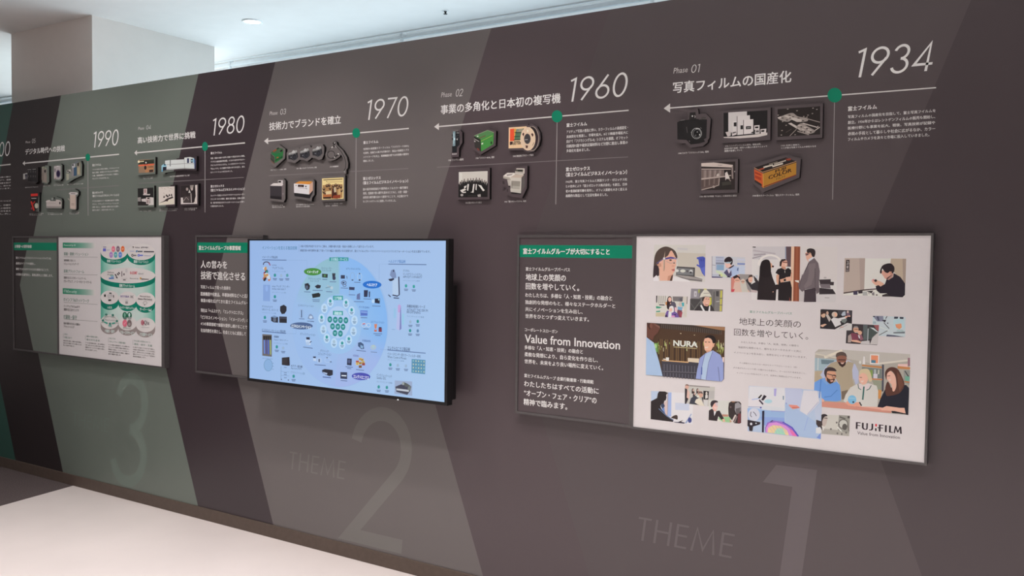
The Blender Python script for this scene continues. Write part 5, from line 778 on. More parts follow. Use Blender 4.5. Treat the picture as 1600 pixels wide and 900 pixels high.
def f(a):
    a.poly([(68, 80), (110, 45), (1225, 105), (1212, 850), (150, 750), (55, 700)], (176, 166, 156)); a.poly([(75, 80), (400, 50), (1230, 105), (1225, 170), (850, 235), (460, 160), (75, 95)], (190, 180, 172)); a.line([(180, 145), (400, 60)], 32, (220, 206, 190)); a.line([(70, 100), (330, 150)], 14, (206, 194, 180)); a.line([(850, 220), (1200, 180)], 22, (214, 202, 190)); a.poly([(65, 150), (330, 170), (330, 300), (62, 310)], (158, 174, 182)); a.poly([(140, 170), (300, 180), (290, 230), (145, 225)], (110, 126, 134)); a.line([(105, 150), (100, 300)], 14, (196, 196, 196)); a.poly([(62, 310), (150, 310), (140, 430), (58, 440)], (180, 160, 136))
    a.poly([(740, 105), (850, 108), (848, 232), (738, 225)], (226, 214, 210)); a.poly([(752, 118), (838, 122), (836, 215), (750, 210)], (232, 146, 110)); a.poly([(755, 175), (808, 180), (806, 215), (752, 210)], (84, 128, 150)); a.poly([(645, 225), (660, 130), (675, 135), (680, 230)], (226, 216, 214)); a.ell(618, 205, 16, 20, (214, 206, 200)); a.poly([(640, 232), (900, 258), (898, 278), (640, 250)], (190, 124, 72)); a.poly([(1075, 248), (1230, 265), (1228, 292), (1075, 282)], (196, 130, 80)); a.poly([(1080, 225), (1200, 225), (1200, 262), (1080, 250)], (226, 186, 180)); a.poly([(1200, 150), (1228, 150), (1228, 250), (1200, 250)], (150, 110, 120)); a.poly([(885, 230), (910, 235), (905, 560), (880, 560)], (80, 80, 90)); a.poly([(640, 260), (880, 285), (880, 400), (760, 400), (640, 300)], (120, 124, 120)); a.poly([(780, 345), (830, 345), (828, 400), (780, 400)], (206, 196, 206)); a.poly([(740, 295), (770, 300), (770, 380), (745, 370)], (130, 150, 80)); a.line([(800, 290), (800, 345)], 22, (176, 180, 180)); a.line([(845, 295), (842, 350)], 16, (190, 186, 170)); a.line([(760, 408), (890, 415)], 14, (200, 120, 70)); a.poly([(760, 420), (880, 430), (880, 560), (840, 600)], (150, 150, 130)); a.poly([(840, 540), (880, 545), (870, 650), (840, 650)], (206, 140, 80)); a.poly([(1150, 300), (1230, 300), (1220, 480), (1150, 450)], (150, 146, 140)); a.line([(1165, 310), (1210, 380)], 12, (60, 60, 64)); a.poly([(1165, 370), (1225, 380), (1222, 430), (1170, 430)], (110, 160, 140)); a.line([(1160, 440), (1222, 450)], 14, (200, 130, 80))
    # standing man
    a.poly([(130, 360), (190, 270), (240, 220), (330, 185), (480, 180), (560, 230), (600, 320), (600, 460), (560, 480), (540, 400), (500, 480), (400, 660), (380, 500), (300, 400), (180, 420)], (182, 182, 204)); a.poly([(210, 260), (260, 215), (340, 188), (400, 265), (460, 185), (540, 215), (520, 300), (530, 440), (540, 480), (470, 560), (440, 650), (390, 660), (380, 500), (330, 420)], (172, 154, 132)); a.poly([(340, 190), (400, 268), (465, 190), (440, 180), (350, 180)], (206, 206, 216)); a.poly([(325, 120), (360, 95), (430, 100), (455, 150), (440, 220), (400, 262), (355, 225), (330, 180)], (140, 92, 76)); a.poly([(325, 140), (330, 95), (390, 75), (440, 95), (455, 140), (430, 125), (370, 122)], (88, 72, 66), 1); a.poly([(345, 205), (370, 200), (400, 230), (430, 205), (448, 200), (435, 240), (400, 266), (365, 240)], (58, 38, 36)); a.line([(350, 172), (440, 176)], 12, (70, 44, 42)); a.poly([(378, 208), (425, 206), (410, 226), (390, 226)], (206, 170, 158)); a.poly([(390, 560), (470, 540), (440, 650), (395, 660)], (120, 104, 90))
    # seated man in blue
    a.poly([(55, 545), (60, 450), (130, 410), (200, 390), (240, 470), (330, 440), (370, 480), (385, 600), (385, 670), (330, 682), (150, 670), (140, 560)], (112, 156, 220)); a.line([(140, 410), (120, 640)], 10, (80, 120, 190)); a.line([(340, 540), (260, 620), (180, 630)], 8, (80, 122, 190)); a.poly([(150, 420), (195, 385), (230, 470), (210, 480)], (132, 174, 232)); a.poly([(185, 360), (205, 310), (300, 305), (325, 340), (320, 400), (290, 450), (250, 465), (200, 430)], (206, 150, 122)); a.poly([(178, 330), (190, 285), (240, 262), (300, 275), (328, 312), (250, 310), (215, 320), (205, 390), (185, 360)], (62, 48, 50), 1); a.poly([(205, 375), (225, 400), (255, 415), (300, 400), (310, 410), (285, 455), (250, 468), (215, 440)], (74, 48, 44)); a.poly([(250, 425), (290, 418), (285, 440), (260, 445)], (206, 152, 132)); a.line([(215, 345), (325, 372)], 9, (60, 40, 44)); a.ring(300, 375, 26, 20, 6, (70, 50, 54))
    # table
    a.poly([(150, 685), (420, 695), (1000, 770), (1000, 825), (150, 748)], (206, 140, 124)); a.poly([(420, 700), (1000, 775), (1000, 800), (500, 730)], (222, 164, 146)); a.poly([(150, 640), (185, 670), (165, 690), (148, 680)], SK)
    # seated woman, cream blouse
    a.poly([(415, 680), (440, 600), (500, 510), (580, 470), (720, 460), (820, 490), (840, 560), (830, 750), (640, 745), (560, 700), (450, 700)], (206, 198, 192)); a.poly([(590, 470), (620, 465), (660, 500), (720, 460), (755, 485), (700, 545), (660, 520), (625, 540)], (214, 196, 196)); a.line([(592, 470), (600, 520), (630, 540)], 9, (40, 84, 80)); a.line([(755, 485), (730, 530), (695, 545)], 9, (40, 84, 80)); a.line([(665, 500), (650, 662)], 18, (44, 96, 90)); a.poly([(605, 350), (640, 320), (710, 350), (715, 420), (690, 470), (650, 480), (615, 450), (600, 400)], (230, 176, 156)); a.poly([(605, 340), (620, 300), (670, 282), (730, 300), (765, 420), (730, 440), (715, 400), (690, 350), (640, 335), (612, 365)], (206, 184, 150), 1); a.poly([(625, 430), (665, 425), (655, 448), (635, 450)], (236, 204, 192)); a.line([(612, 388), (640, 390)], 7, (110, 76, 66)); a.poly([(445, 690), (480, 670), (520, 700), (600, 690), (620, 730), (560, 745), (470, 730)], (222, 156, 134)); a.ell(520, 660, 52, 54, (134, 192, 226)); a.ell(535, 690, 12, 10, (40, 40, 60)); a.line([(470, 640), (560, 645)], 9, (180, 214, 236)); a.line([(610, 690), (635, 735)], 16, (40, 44, 44))
    # woman in black with long brown hair
    a.poly([(830, 750), (870, 640), (920, 540), (1040, 500), (1180, 480), (1218, 520), (1205, 850), (1170, 840), (1010, 820), (1000, 770)], (32, 32, 44)); a.poly([(930, 350), (990, 305), (1050, 360), (1060, 470), (1020, 490), (975, 450), (940, 400)], (230, 178, 160)); a.poly([(1000, 470), (1060, 460), (1080, 540), (1020, 590)], (226, 172, 152)); a.poly([(922, 340), (950, 285), (1010, 262), (1080, 290), (1130, 380), (1160, 480), (1110, 570), (1050, 600), (1000, 610), (940, 610), (925, 520), (960, 440), (1020, 560), (1060, 500), (1050, 380), (1000, 310), (950, 340), (940, 420)], (88, 54, 46), 1); a.poly([(1070, 320), (1130, 400), (1150, 480), (1100, 560), (1080, 450)], (110, 70, 56)); a.poly([(965, 410), (1000, 405), (990, 430), (972, 430)], (236, 200, 188)); a.line([(950, 372), (985, 368)], 7, (110, 70, 62)); a.poly([(870, 770), (940, 738), (1100, 760), (1160, 760), (1175, 830), (1040, 800), (880, 790)], (226, 172, 152)); a.poly([(1000, 800), (1050, 805), (1175, 835), (1010, 825)], (30, 28, 36))
photo((1265, 540, 1430, 655, 1291), f, 'photo of four smiling colleagues around a table with a small blue camera', 4)
G7 = (1275, 475, 1425, 545, 1600)
def f(a):
    a.poly([(75, 90), (100, 86), (605, 108), (595, 440), (68, 410)], (46, 42, 44)); a.poly([(300, 430), (520, 315), (600, 330), (592, 438)], (206, 198, 196)); a.line([(380, 410), (520, 350)], 8, (150, 140, 140)); a.ell(430, 385, 30, 10, (190, 150, 140)); a.poly([(360, 110), (590, 120), (585, 190), (380, 180)], (70, 66, 72))
    a.poly([(80, 150), (110, 130), (160, 150), (150, 220), (110, 230), (85, 200)], (210, 170, 144)); a.poly([(80, 170), (90, 135), (140, 128), (165, 160), (120, 160), (95, 180)], (66, 44, 40)); a.poly([(72, 215), (140, 235), (190, 320), (200, 410), (70, 405)], (38, 34, 40)); a.poly([(80, 350), (150, 330), (180, 340), (110, 385), (80, 370)], (214, 170, 146)); a.poly([(160, 180), (200, 170), (250, 250), (220, 300)], (190, 176, 170)); a.ell(190, 150, 20, 30, (196, 160, 140))
    a.ell(310, 175, 48, 46, (200, 180, 168)); a.poly([(300, 150), (345, 150), (350, 205), (320, 215)], (224, 170, 142)); a.poly([(250, 260), (290, 225), (370, 240), (480, 215), (500, 240), (400, 290), (420, 340), (320, 385), (290, 330)], (214, 206, 206)); a.poly([(480, 205), (570, 190), (575, 210), (490, 235)], (226, 170, 150)); a.poly([(420, 180), (450, 130), (490, 120), (495, 190), (440, 200)], (176, 180, 190)); a.ell(530, 135, 18, 24, (206, 180, 170)); a.poly([(510, 150), (560, 150), (560, 190), (515, 195)], (120, 90, 110)); a.poly([(420, 260), (510, 240), (530, 260), (480, 320), (430, 300)], (120, 124, 120)); a.poly([(520, 210), (595, 215), (590, 290), (510, 270)], (36, 34, 40))
photo(G7, f, 'small photo of laughing people around a map table', 4)
def f(a):
    a.poly([(945, 195), (1470, 215), (1495, 230), (1485, 550), (940, 525)], (196, 202, 206)); a.poly([(945, 200), (1120, 200), (1130, 290), (1020, 290)], (130, 130, 150)); a.poly([(945, 200), (985, 200), (980, 215), (950, 214)], BK); a.poly([(1010, 210), (1040, 205), (1060, 280), (1030, 275)], (80, 80, 100)); a.poly([(1100, 270), (1170, 260), (1150, 310)], (44, 40, 50)); a.line([(1160, 245), (1185, 205)], 12, (50, 46, 56)); a.line([(1130, 310), (1220, 410)], 12, (70, 72, 80)); a.poly([(1305, 210), (1370, 212), (1365, 245), (1300, 245)], (56, 60, 72)); a.poly([(1395, 215), (1460, 218), (1455, 250), (1395, 248)], (56, 60, 72)); a.poly([(1290, 260), (1370, 240), (1460, 260), (1480, 400), (1300, 420)], (190, 212, 218)); a.poly([(1320, 340), (1420, 325), (1430, 390), (1390, 420), (1340, 395)], (226, 150, 110)); a.poly([(1290, 470), (1480, 460), (1480, 490), (1290, 490)], (110, 116, 122)); a.poly([(1180, 510), (1300, 520), (1480, 550), (1170, 540)], (80, 84, 104)); a.line([(1050, 520), (1200, 440)], 12, (90, 94, 96)); a.line([(1060, 380), (1220, 450)], 14, (214, 216, 214)); a.poly([(950, 290), (1000, 290), (1000, 330), (950, 330)], (160, 176, 184)); a.poly([(960, 350), (1050, 350), (1045, 450), (1010, 430)], (156, 90, 92)); a.ell(1400, 445, 60, 22, (176, 190, 192)); a.ell(1195, 320, 12, 12, (90, 96, 110))
photo(G7, f, 'small pale photo of a technician working with instruments', 4)
def f(a):
    a.poly([(600, 330), (1045, 352), (1030, 675), (1010, 686), (495, 655), (508, 440), (598, 440)], (62, 54, 58)); a.poly([(785, 345), (860, 350), (850, 600), (790, 600)], (92, 98, 98)); a.poly([(880, 380), (1000, 400), (1030, 470), (940, 580), (870, 590)], (76, 84, 82)); a.line([(870, 410), (860, 620)], 16, (170, 172, 174)); a.poly([(900, 390), (960, 400), (1040, 465), (1020, 470)], (206, 206, 206)); a.poly([(1000, 360), (1045, 355), (1042, 440), (1010, 420)], (150, 84, 86)); a.poly([(905, 655), (940, 560), (1045, 465), (1030, 678), (900, 675)], (196, 186, 184)); a.poly([(760, 620), (890, 610), (900, 676), (740, 665)], (200, 190, 190))
    a.ell(665, 425, 44, 55, (206, 156, 130)); a.poly([(620, 400), (640, 370), (690, 370), (708, 400), (665, 395)], (150, 140, 138)); a.line([(640, 420), (700, 422)], 9, (90, 60, 56)); a.ell(732, 470, 36, 48, (214, 166, 142)); a.poly([(700, 440), (720, 415), (760, 425), (765, 470), (745, 445)], (60, 44, 42)); a.poly([(540, 640), (545, 520), (600, 480), (690, 500), (720, 610), (640, 600)], (124, 64, 80)); a.poly([(530, 640), (535, 530), (580, 500), (600, 590), (580, 640)], (170, 150, 144)); a.poly([(700, 510), (760, 510), (790, 590), (740, 610)], (150, 96, 110)); a.poly([(700, 520), (725, 520), (735, 575), (715, 570)], (226, 214, 216)); a.poly([(580, 600), (680, 600), (760, 630), (740, 650), (600, 625)], (220, 170, 146)); a.line([(650, 470), (700, 475)], 8, (230, 214, 206))
photo(G7, f, 'small dark photo of two smiling people at a laptop', 6)
G8 = (1135, 475, 1275, 595, 1050)
INKK = (66, 56, 58)
def words(name, items):
    a = Art(-TP).at(*G8); a.n = 4
    for t, x0, yt, yb, x1, c, bo, rs in items: a.text(t, x0, yt, yb, x1, c, bo, res=rs)
    adopt(a.build(name), post)
words('caption_line', [('富士フイルムグループパーパス', 274, 75, 104, 768, (70, 130, 110), .01, 1)])
words('headline', [('地球上の笑顔の', 150, 160, 244, 872, INKK, 0, 3)]); words('headline', [('回数を増やしていく。', 90, 285, 368, 958, INKK, 0, 3)])
words('body_text', [(*q_, (96, 86, 88), 0, 1) for q_ in (('わたしたちは、多様な「人、知恵、技術」の融合と', 172, 435, 458, 848), ('独創的な発想のもと、様々なステークホルダーと共に', 140, 493, 518, 878), ('イノベーションを生み出し、世界をひとつずつ変えていきます。', 88, 555, 578, 940))])
words('body_text', [(*q_, (120, 110, 112), 0, 1) for q_ in (('その原動力となるのは一人ひとりのアスピレーション（志）。', 152, 680, 700, 858), ('人を喜ばせたいという思いが豊かな心を動かし、チームになり未来をおこし、', 82, 735, 755, 935), ('イノベーションを生みだすことで、世界中に笑顔を広げていきます。', 120, 795, 815, 880))])
G9 = (1320, 645, 1460, 735, 1400)
a = Art(-TP).at(*G9); a.n = 4
LK = (44, 32, 40)
bx = a.box(172, 143, 250, 893); H = bx[3]-bx[2]; Wd = bx[1]-bx[0]
def sub(u0, u1, v0=0., v1=1.): return (bx[0]+Wd*u0, bx[0]+Wd*u1, bx[2]+H*v0, bx[2]+H*v1)
def pl(pts, c): a.raw([(bx[0]+Wd*u, bx[2]+H*v) for u, v in pts], [range(len(pts))], a.ink(c))
sb, st = .040, .12      # broad stems, thin bars
def stem(u): pl([(u, 0), (u+sb, 0), (u+sb, 1), (u, 1)], LK)
def bar(u0, u1, v): pl([(u0, v-st/2), (u1, v-st/2), (u1, v+st/2), (u0, v+st/2)], LK)
stem(0); bar(.02, .105, .94); bar(.02, .095, .52)
a.raw([(bx[0]+Wd*u, bx[2]+H*v) for u, v in [(.135, 1), (.175, 1), (.175, .30), (.20, .13), (.225, .13), (.232, .25), (.232, 1), (.265, 1), (.265, .22), (.245, .03), (.205, 0), (.16, .05), (.135, .25)]], [range(13)], a.ink(LK))
a.raw([(bx[0]+Wd*u, bx[2]+H*v) for u, v in [(.345, 1), (.382, 1), (.382, .22), (.355, .02), (.300, -.02), (.290, .11), (.332, .14), (.345, .30)]], [range(8)], a.ink(LK))
pl([(.424, 0), (.458, 0), (.458, .40), (.424, .40)], LK); pl([(.424, 1.02), (.463, 1.02), (.463, .78), (.450, .60), (.424, .72)], (206, 52, 62))
stem(.505); bar(.52, .605, .94); bar(.475, .595, .52); stem(.637); stem(.725); bar(.74, .812, .06)
a.raw([(bx[0]+Wd*u, bx[2]+H*v) for u, v in [(.825, 0), (.850, 1), (.880, 1), (.915, .38), (.952, 1), (.985, 1), (1., 0), (.962, 0), (.955, .66), (.922, .12), (.903, .12), (.868, .66), (.855, 0)]], [range(13)], a.ink(LK))
adopt(a.build('logo'), post)['label'] = 'black company logo with a red mark'
a = Art(-TP).at(*G9); a.n = 4; a.text('Value from Innovation', 196, 287, 336, 862, (90, 80, 84), .012); adopt(a.build('slogan'), post)
# ------------------------------------------------------------------ green diagram poster (far left)
R5 = rectXZ((90, 368.3), (257.3, 368), (257, 575.5), (90, 554.3), -TP); I5 = rectXZ((92, 370), (253, 370), (252.8, 573), (92.3, 552.8), -TP)
post2 = poster(R5, I5, 'white framed poster with a green layered diagram of ellipses')
GA = (88, 365, 258, 475, 1391); oy = -818            # second crop starts 100 px lower: y2 = y1 - 818
PL = (216, 204, 202)
a = Art(-TP).at(*GA); a.n = 3
def gradbar(x0, y0, x1, y1, s0, s1):
    n = 8
    for i in range(n):
        f0, f1 = i/n, (i+1)/n; g = lambda t: tuple(int(40*(1-t)+PL[0]*t) if k == 0 else int((132, 100)[k-1]*(1-t)+PL[k]*t) for k in range(3))
        xa, xb = x0+(x1-x0)*f0, x0+(x1-x0)*f1; ya, yb = s0*f0, s0*f1; za, zb = s1*f0, s1*f1
        a.poly([(xa, y0+ya), (xb, y0+yb), (xb, y1+zb), (xa, y1+za)], [g(f0**1.5), g(f1**1.5), g(f1**1.5), g(f0**1.5)])
gradbar(82, 115, 500, 182, 4, 6); adopt(a.build('title_bar'), post2)['label'] = 'upper green fading title bar'
a = Art(-TP).at(*GA); a.n = 3; gradbar(82, 697, 500, 770, 22, 22); adopt(a.build('title_bar'), post2)['label'] = 'lower green fading title bar'
TG, TK = (60, 110, 92), (84, 78, 78)
for t, x0, yt, yb, x1, c_ in (('Powered by AI', 98, 136, 166, 245, (225, 235, 228)), ('IT&Security', 98, 716, 762, 262, (225, 235, 228)), ('業種・業務ソリューション', 96, 238, 280, 410, TG), ('業務プラットフォーム', 96, 457, 500, 355, TG), ('ITインフラ&ネットワーク', 96, 820, 866, 418, TG), ('IT運用・保守', 96, 1034, 1090, 262, TG)):
    a = Art(-TP).at(*GA); a.n = 14; a.text(t, x0, yt, yb, x1, c_, .015); adopt(a.build('section_heading'), post2)
a = Art(-TP).at(*GA); a.n = 8
for y, y2 in ((296, 302), (519, 528), (880, 906), (1092, 1124)): a.line([(96, y), (527, y2)], 5, (150, 146, 144))
for t, x0, yt, yb, x1 in (('業務課題に対応した', 96, 328, 355, 245), ('ソリューションパッケージ', 96, 370, 402, 286), ('業務を支えるコラボレーションツール、', 96, 548, 578, 382), ('グループウェア、ノーコード/ローコードツール', 96, 590, 625, 450), ('ハードウェアからSaaSまで', 96, 910, 938, 300), ('業務を支えるITインフラ', 96, 952, 985, 288), ('自由な働き方を支える運用の', 96, 1130, 1160, 305), ('アウトソーシング', 96, 1170, 1202, 230)): a.text(t, x0, yt, yb, x1, TK, .02, res=1)
adopt(a.build('section_notes'), post2)
foot = [(90, 'DXの', '実現に向けて', 200, ['業務効率化を進め、IT運用の負担を軽減し、', '経営に活かす基盤づくりをご支援いたします。', '導入から運用まで支援します。'], 328, 455),
        (372, '最新のIT環境を実現し、', '働き方を変革', 555, ['データの活用や業務の見直し、様々な環境変化に', '対応し続けるために必要な仕組みを整え、', '継続的なサポートとクラウド運用をご提供し、', '安心をお届けします。'], 622, 482),
        (665, '安心できる', 'セキュリティー対策を強化', 885, ['ウイルス対策から運用監視まで、日々の業務を守る', 'セキュリティ対策やIT資産の管理を行い、', '情報漏えいを防止し、テレワークにも対応して、', 'お客様に最適な仕組みをご提案し、構築から', '運用まで継続的に支援します。'], 935, 508),
        (980, '中小企業のIT環境をまるごと', '運用・保守・支援', 1225, ['ITに関するお困りごとをまとめて解決し、', 'お客様のIT環境を見守り、トラブルを未然に', '防ぎ、専門のスタッフが迅速に対応、', '運用のアウトソーシングによって担当者の', '負担を軽減します。'], 1260, 540)]
for x, t1, t2, xe, ls, xl, y in foot:
    a = Art(-TP).at(*GA); a.n = 4; y += 818; a.text(t1, x+14, y, y+24, x+14+(xe-x)*(.35 if len(t1) < 6 else .85), TG, .015, res=1); a.text(t2, x+14, y+40, y+66, xe, TG, .015, res=1); a.line([(x, y), (x, y+66)], 4, (160, 156, 154))
    for i, l in enumerate(ls): a.text(l, x, y+85+i*29, y+103+i*29, xl if i < len(ls)-1 else x+(xl-x)*.6, TK, .02, res=1)
    adopt(a.build('footnote_column'), post2)
a = Art(-TP).at(*GA); a.n = 3
T1, T2, T3 = (0, 112, 92), (60, 164, 142), (190, 208, 200)
def tgrid(xs, y0, y1, cols):
    for i in range(len(xs)-1): a.poly([(xs[i], y0[i]), (xs[i+1], y0[i+1]), (xs[i+1], y1[i+1]), (xs[i], y1[i])], [cols[i], cols[i+1], cols[i+1], cols[i]])
xs = [568, 620, 720, 900, 1100, 1200, 1264]; gc = [(70, 164, 142), (140, 190, 174), (190, 206, 198), (204, 208, 204), (190, 206, 198), (140, 190, 174), (62, 160, 138)]
tgrid(xs, [270]*7, [1095, 1095, 1105, 1110, 1120, 1130, 1150], gc)
GRY, GRY2 = (140, 124, 122), (164, 148, 146)
def disc(cx, cy, rx, ry, h, c, white=PL):
    pts = [(cx+rx*math.cos(t), cy+ry*math.sin(t)) for t in [math.pi*i/20 for i in range(21)]]
    a.poly(pts+[(x, y+h) for x, y in pts[::-1]], [c(p[0]) for p in pts]+[c(p[0]) for p in pts[::-1]])
    a.ell(cx, cy, rx, ry, white, 0, 40)
gt = lambda x: tuple(int(T1[k]+(0, 16, 14)[k]*math.sin((x-568)/700*math.pi)) for k in range(3))
gg = lambda x: (150, 134, 132)
disc(739, 230, 172, 102, 62, gt); disc(1086, 235, 178, 105, 62, gt); disc(916, 536, 350, 100, 60, gt)
disc(683, 816, 115, 88, 72, gt); disc(912, 832, 116, 90, 72, gt); disc(1142, 848, 122, 95, 70, gt)
disc(683, 1128, 115, 92, 66, gg); disc(912, 1150, 116, 88, 66, gg); disc(1142, 1168, 122, 93, 66, gg)
def arct(t, x0, yt, yb, x1, c=(226, 232, 228), b=.03): a.text(t, x0, yt, yb, x1, c, b)
arct('業種ソリューション', 648, 334, 368, 828); arct('業務ソリューション', 990, 338, 376, 1178); arct('業務プラットフォーム', 806, 644, 682, 1004); arct('入出力', 650, 926, 958, 712); arct('ネットワーク&セキュリティー', 814, 926, 960, 1010); arct('サーバー・SaaS', 1068, 946, 985, 1220); arct('IT運用・保守', 622, 1222, 1262, 745); arct('マネージドサービス', 820, 1238, 1282, 1000); arct('IT支援サービス', 1070, 1264, 1306, 1225)
for x, y, c in ((730, 198, (226, 120, 140)), (790, 197, (132, 106, 122)), (851, 197, (226, 108, 58)), (702, 271, (176, 132, 192)), (760, 271, (92, 166, 172)), (819, 271, (98, 134, 206))): a.ell(x, y, 23, 39, c); a.line([(x-12, y), (x+12, y)], 6, (225, 210, 210))
a.rect(598, 190, 636, 226, (106, 104, 196)); a.line([(600, 172), (640, 172)], 9, (120, 110, 150)); a.line([(645, 212), (688, 210)], 7, (170, 166, 190))
a.poly([(975, 165), (992, 165), (986, 190)], BK); a.text('Value', 1004, 168, 186, 1070, (110, 100, 110), .03, res=1); a.poly([(1085, 186), (1095, 165), (1098, 186)], BK); a.text('Bridge', 1105, 166, 188, 1178, (110, 100, 112), .03, res=1); a.line([(942, 225), (998, 225)], 8, (176, 172, 206)); a.poly([(1015, 238), (1028, 212), (1042, 212), (1030, 238)], (40, 120, 176)); a.line([(1040, 228), (1104, 228)], 15, (96, 98, 110)); a.line([(1122, 230), (1252, 232)], 14, (70, 64, 76)); a.ring(975, 278, 14, 17, 8, (90, 82, 84)); a.line([(980, 278), (1026, 278)], 14, (130, 122, 126)); a.ring(1055, 278, 14, 17, 9, (92, 110, 206)); a.line([(1060, 278), (1110, 278)], 15, (110, 124, 210)); a.line([(1126, 282), (1212, 284)], 6, (160, 156, 186))
a.text('Platform', 656, 485, 503, 738, (110, 102, 108), .02, res=1); a.text('Mobile', 656, 515, 533, 730, (110, 102, 108), .02, res=1); a.line([(690, 540), (738, 538)], 8, (130, 190, 180)); a.line([(675, 572), (738, 570)], 18, (92, 130, 190)); a.line([(700, 552), (738, 550)], 9, (120, 160, 210))
for x, y in ((762, 530), (775, 560), (790, 520), (805, 505)): a.line([(x-8, y-12), (x+8, y+12)], 14, (56, 50, 56))
a.line([(840, 480), (840, 550)], 9, (110, 96, 100)); a.ell(868, 520, 10, 14, (130, 116, 120)); a.line([(855, 592), (890, 592)], 9, (96, 86, 90)); a.line([(835, 572), (910, 575)], 4, (190, 176, 176)); a.rect(885, 450, 912, 498, (204, 194, 194))
a.text('X-CORT', 944, 484, 518, 1038, (206, 66, 84), .03); a.line([(1048, 515), (1115, 512)], 10, (180, 174, 176)); a.text('Cloud', 1048, 500, 522, 1116, (170, 164, 166), 0, res=1); a.text('Microsoft 365', 944, 564, 580, 1054, (120, 112, 116), .02, res=1); a.ell(1080, 572, 9, 14, (226, 160, 60)); a.text('kintone', 1092, 566, 590, 1185, (90, 80, 82), .04, res=1)
a.rect(614, 778, 634, 808, BK); a.line([(680, 762), (708, 762)], 14, (70, 66, 68)); a.line([(668, 852), (704, 850)], 18, BK); a.line([(735, 785), (735, 818)], 10, (70, 66, 68)); a.ell(688, 795, 34, 26, (196, 186, 186)); a.text('SKYSEA', 820, 788, 812, 935, (120, 104, 160), .03, res=1); a.text('SHC', 950, 790, 822, 990, (130, 122, 126), .02, res=1); a.rect(886, 838, 916, 865, (208, 200, 200)); a.rect(886, 868, 918, 896, (160, 152, 152)); a.text('Microsoft Azure', 1072, 790, 808, 1208, (104, 92, 96), .03, res=1); a.text('Amazon Web Services', 1048, 820, 843, 1228, (104, 92, 96), .03, res=1); a.ring(1140, 885, 26, 22, 5, (170, 162, 162)); a.ell(1132, 912, 7, 6, (110, 100, 104))
a.ring(690, 1100, 84, 46, 6, (150, 176, 168), a0=math.pi, a1=2*math.pi); a.text('Expert service', 630, 1092, 1112, 752, (120, 130, 128), .01, res=1)
for x, y in ((642, 1036), (726, 1042), (600, 1110), (690, 1152), (778, 1118)): a.ell(x, y, 16, 14, (70, 130, 116)); a.line([(x-24, y+24), (x+24, y+26)], 6, (150, 150, 146))
a.line([(615, 1130), (660, 1148)], 18, (60, 150, 130)); a.line([(715, 1150), (755, 1142)], 18, (60, 150, 130)); a.line([(672, 1178), (708, 1180)], 18, (120, 178, 168))
a.ell(880, 1048, 30, 46, (36, 104, 78)); a.ell(880, 1040, 12, 26, (120, 166, 146)); a.ell(938, 1048, 30, 46, (36, 104, 78)); a.ell(938, 1038, 12, 24, (206, 216, 214)); a.ell(940, 1080, 22, 16, (150, 150, 150)); a.ell(882, 1082, 22, 15, (104, 124, 116)); a.ell(880, 1146, 30, 46, (222, 110, 130)); a.ell(938, 1148, 29, 46, (124, 106, 104)); a.ell(938, 1160, 16, 20, (160, 144, 142)); a.line([(868, 1160), (895, 1130)], 8, (236, 170, 180)); a.text('IMG Expertise', 858, 1198, 1218, 958, (120, 126, 120), .02, res=1)
a.ring(1106, 1138, 19, 32, 9, (190, 80, 96)); a.ring(1108, 1138, 9, 14, 6, (170, 90, 110)); a.text('Qix', 1126, 1108, 1172, 1194, (100, 92, 96), .01); a.line([(1092, 1200), (1190, 1200)], 5, (170, 164, 164))
adopt(a.build('diagram'), post2)
# ------------------------------------------------------------------ television
MY = -.125
MB = rectXZ((387, 372.8), (702, 373.2), (698.3, 633.5), (387, 595.3), MY); MS = rectXZ((389.8, 375.6), (697.5, 376.5), (694, 627.5), (390.2, 591.3), MY)
mx = (MB[0]+MB[1])/2
tv = empty('wall_television', (mx, 0, MB[2]), 'black wall television showing a pale blue product diagram', 'television')
X0, X1, Z0, Z1 = MB; x0, x1, z0, z1 = MS
adopt(boxes('bezel', [(X0, MY-.002, Z0, x0, MY+.035, Z1), (x1, MY-.002, Z0, X1, MY+.035, Z1), (x0, MY-.002, Z0, x1, MY+.035, z0), (x0, MY-.002, z1, x1, MY+.035, Z1)], M_bezel, bevel=.001), tv)
zh = U(706, 445, -.06)[1]
adopt(boxes('rear_housing', [(X0+.02, MY+.03, Z0+.015, X1-.012, -.042, zh)], M_bezel, bevel=.006), tv)
adopt(boxes('back_plate', [(X0+.004, MY+.012, Z0+.004, X1-.004, MY+.034, Z1-.004)], M_bezel), tv)
adopt(boxes('wall_bracket', [(mx-.30, -.05, Z0+.1, mx+.30, -.012, Z0+.14), (mx-.30, -.05, zh-.12, mx+.30, -.012, zh-.08), (mx-.25, -.044, Z0+.05, mx-.21, -.02, zh-.03), (mx+.21, -.044, Z0+.05, mx+.25, -.02, zh-.03), (mx-.32, -.014, Z0+.08, mx+.32, -.0005, zh-.06)], M_edge), tv)
lx, lz = U(622, 624.5, MY-.002)
adopt(boxes('indicator_light', [(lx-.003, MY-.004, lz-.002, lx+.003, MY-.0015, lz+.002)], emis('standby_light', (.8, .85, .9), .7)), tv)
a = Art(MY, lit=True); a.n = 1
BG = (160, 191, 233)
a.raw([(x0, z0), (x1, z0), (x1, z1), (x0, z1)], [range(4)], [a.ink(c) for c in ((152, 184, 228), (164, 196, 232), (160, 190, 230), (146, 178, 226))])
S1 = (380, 350, 720, 541, 1600); S2 = (380, 460, 720, 651, 1600)
a.at(*S1); TD = (64, 84, 120); TDK = (40, 50, 84); TL = (44, 138, 146)
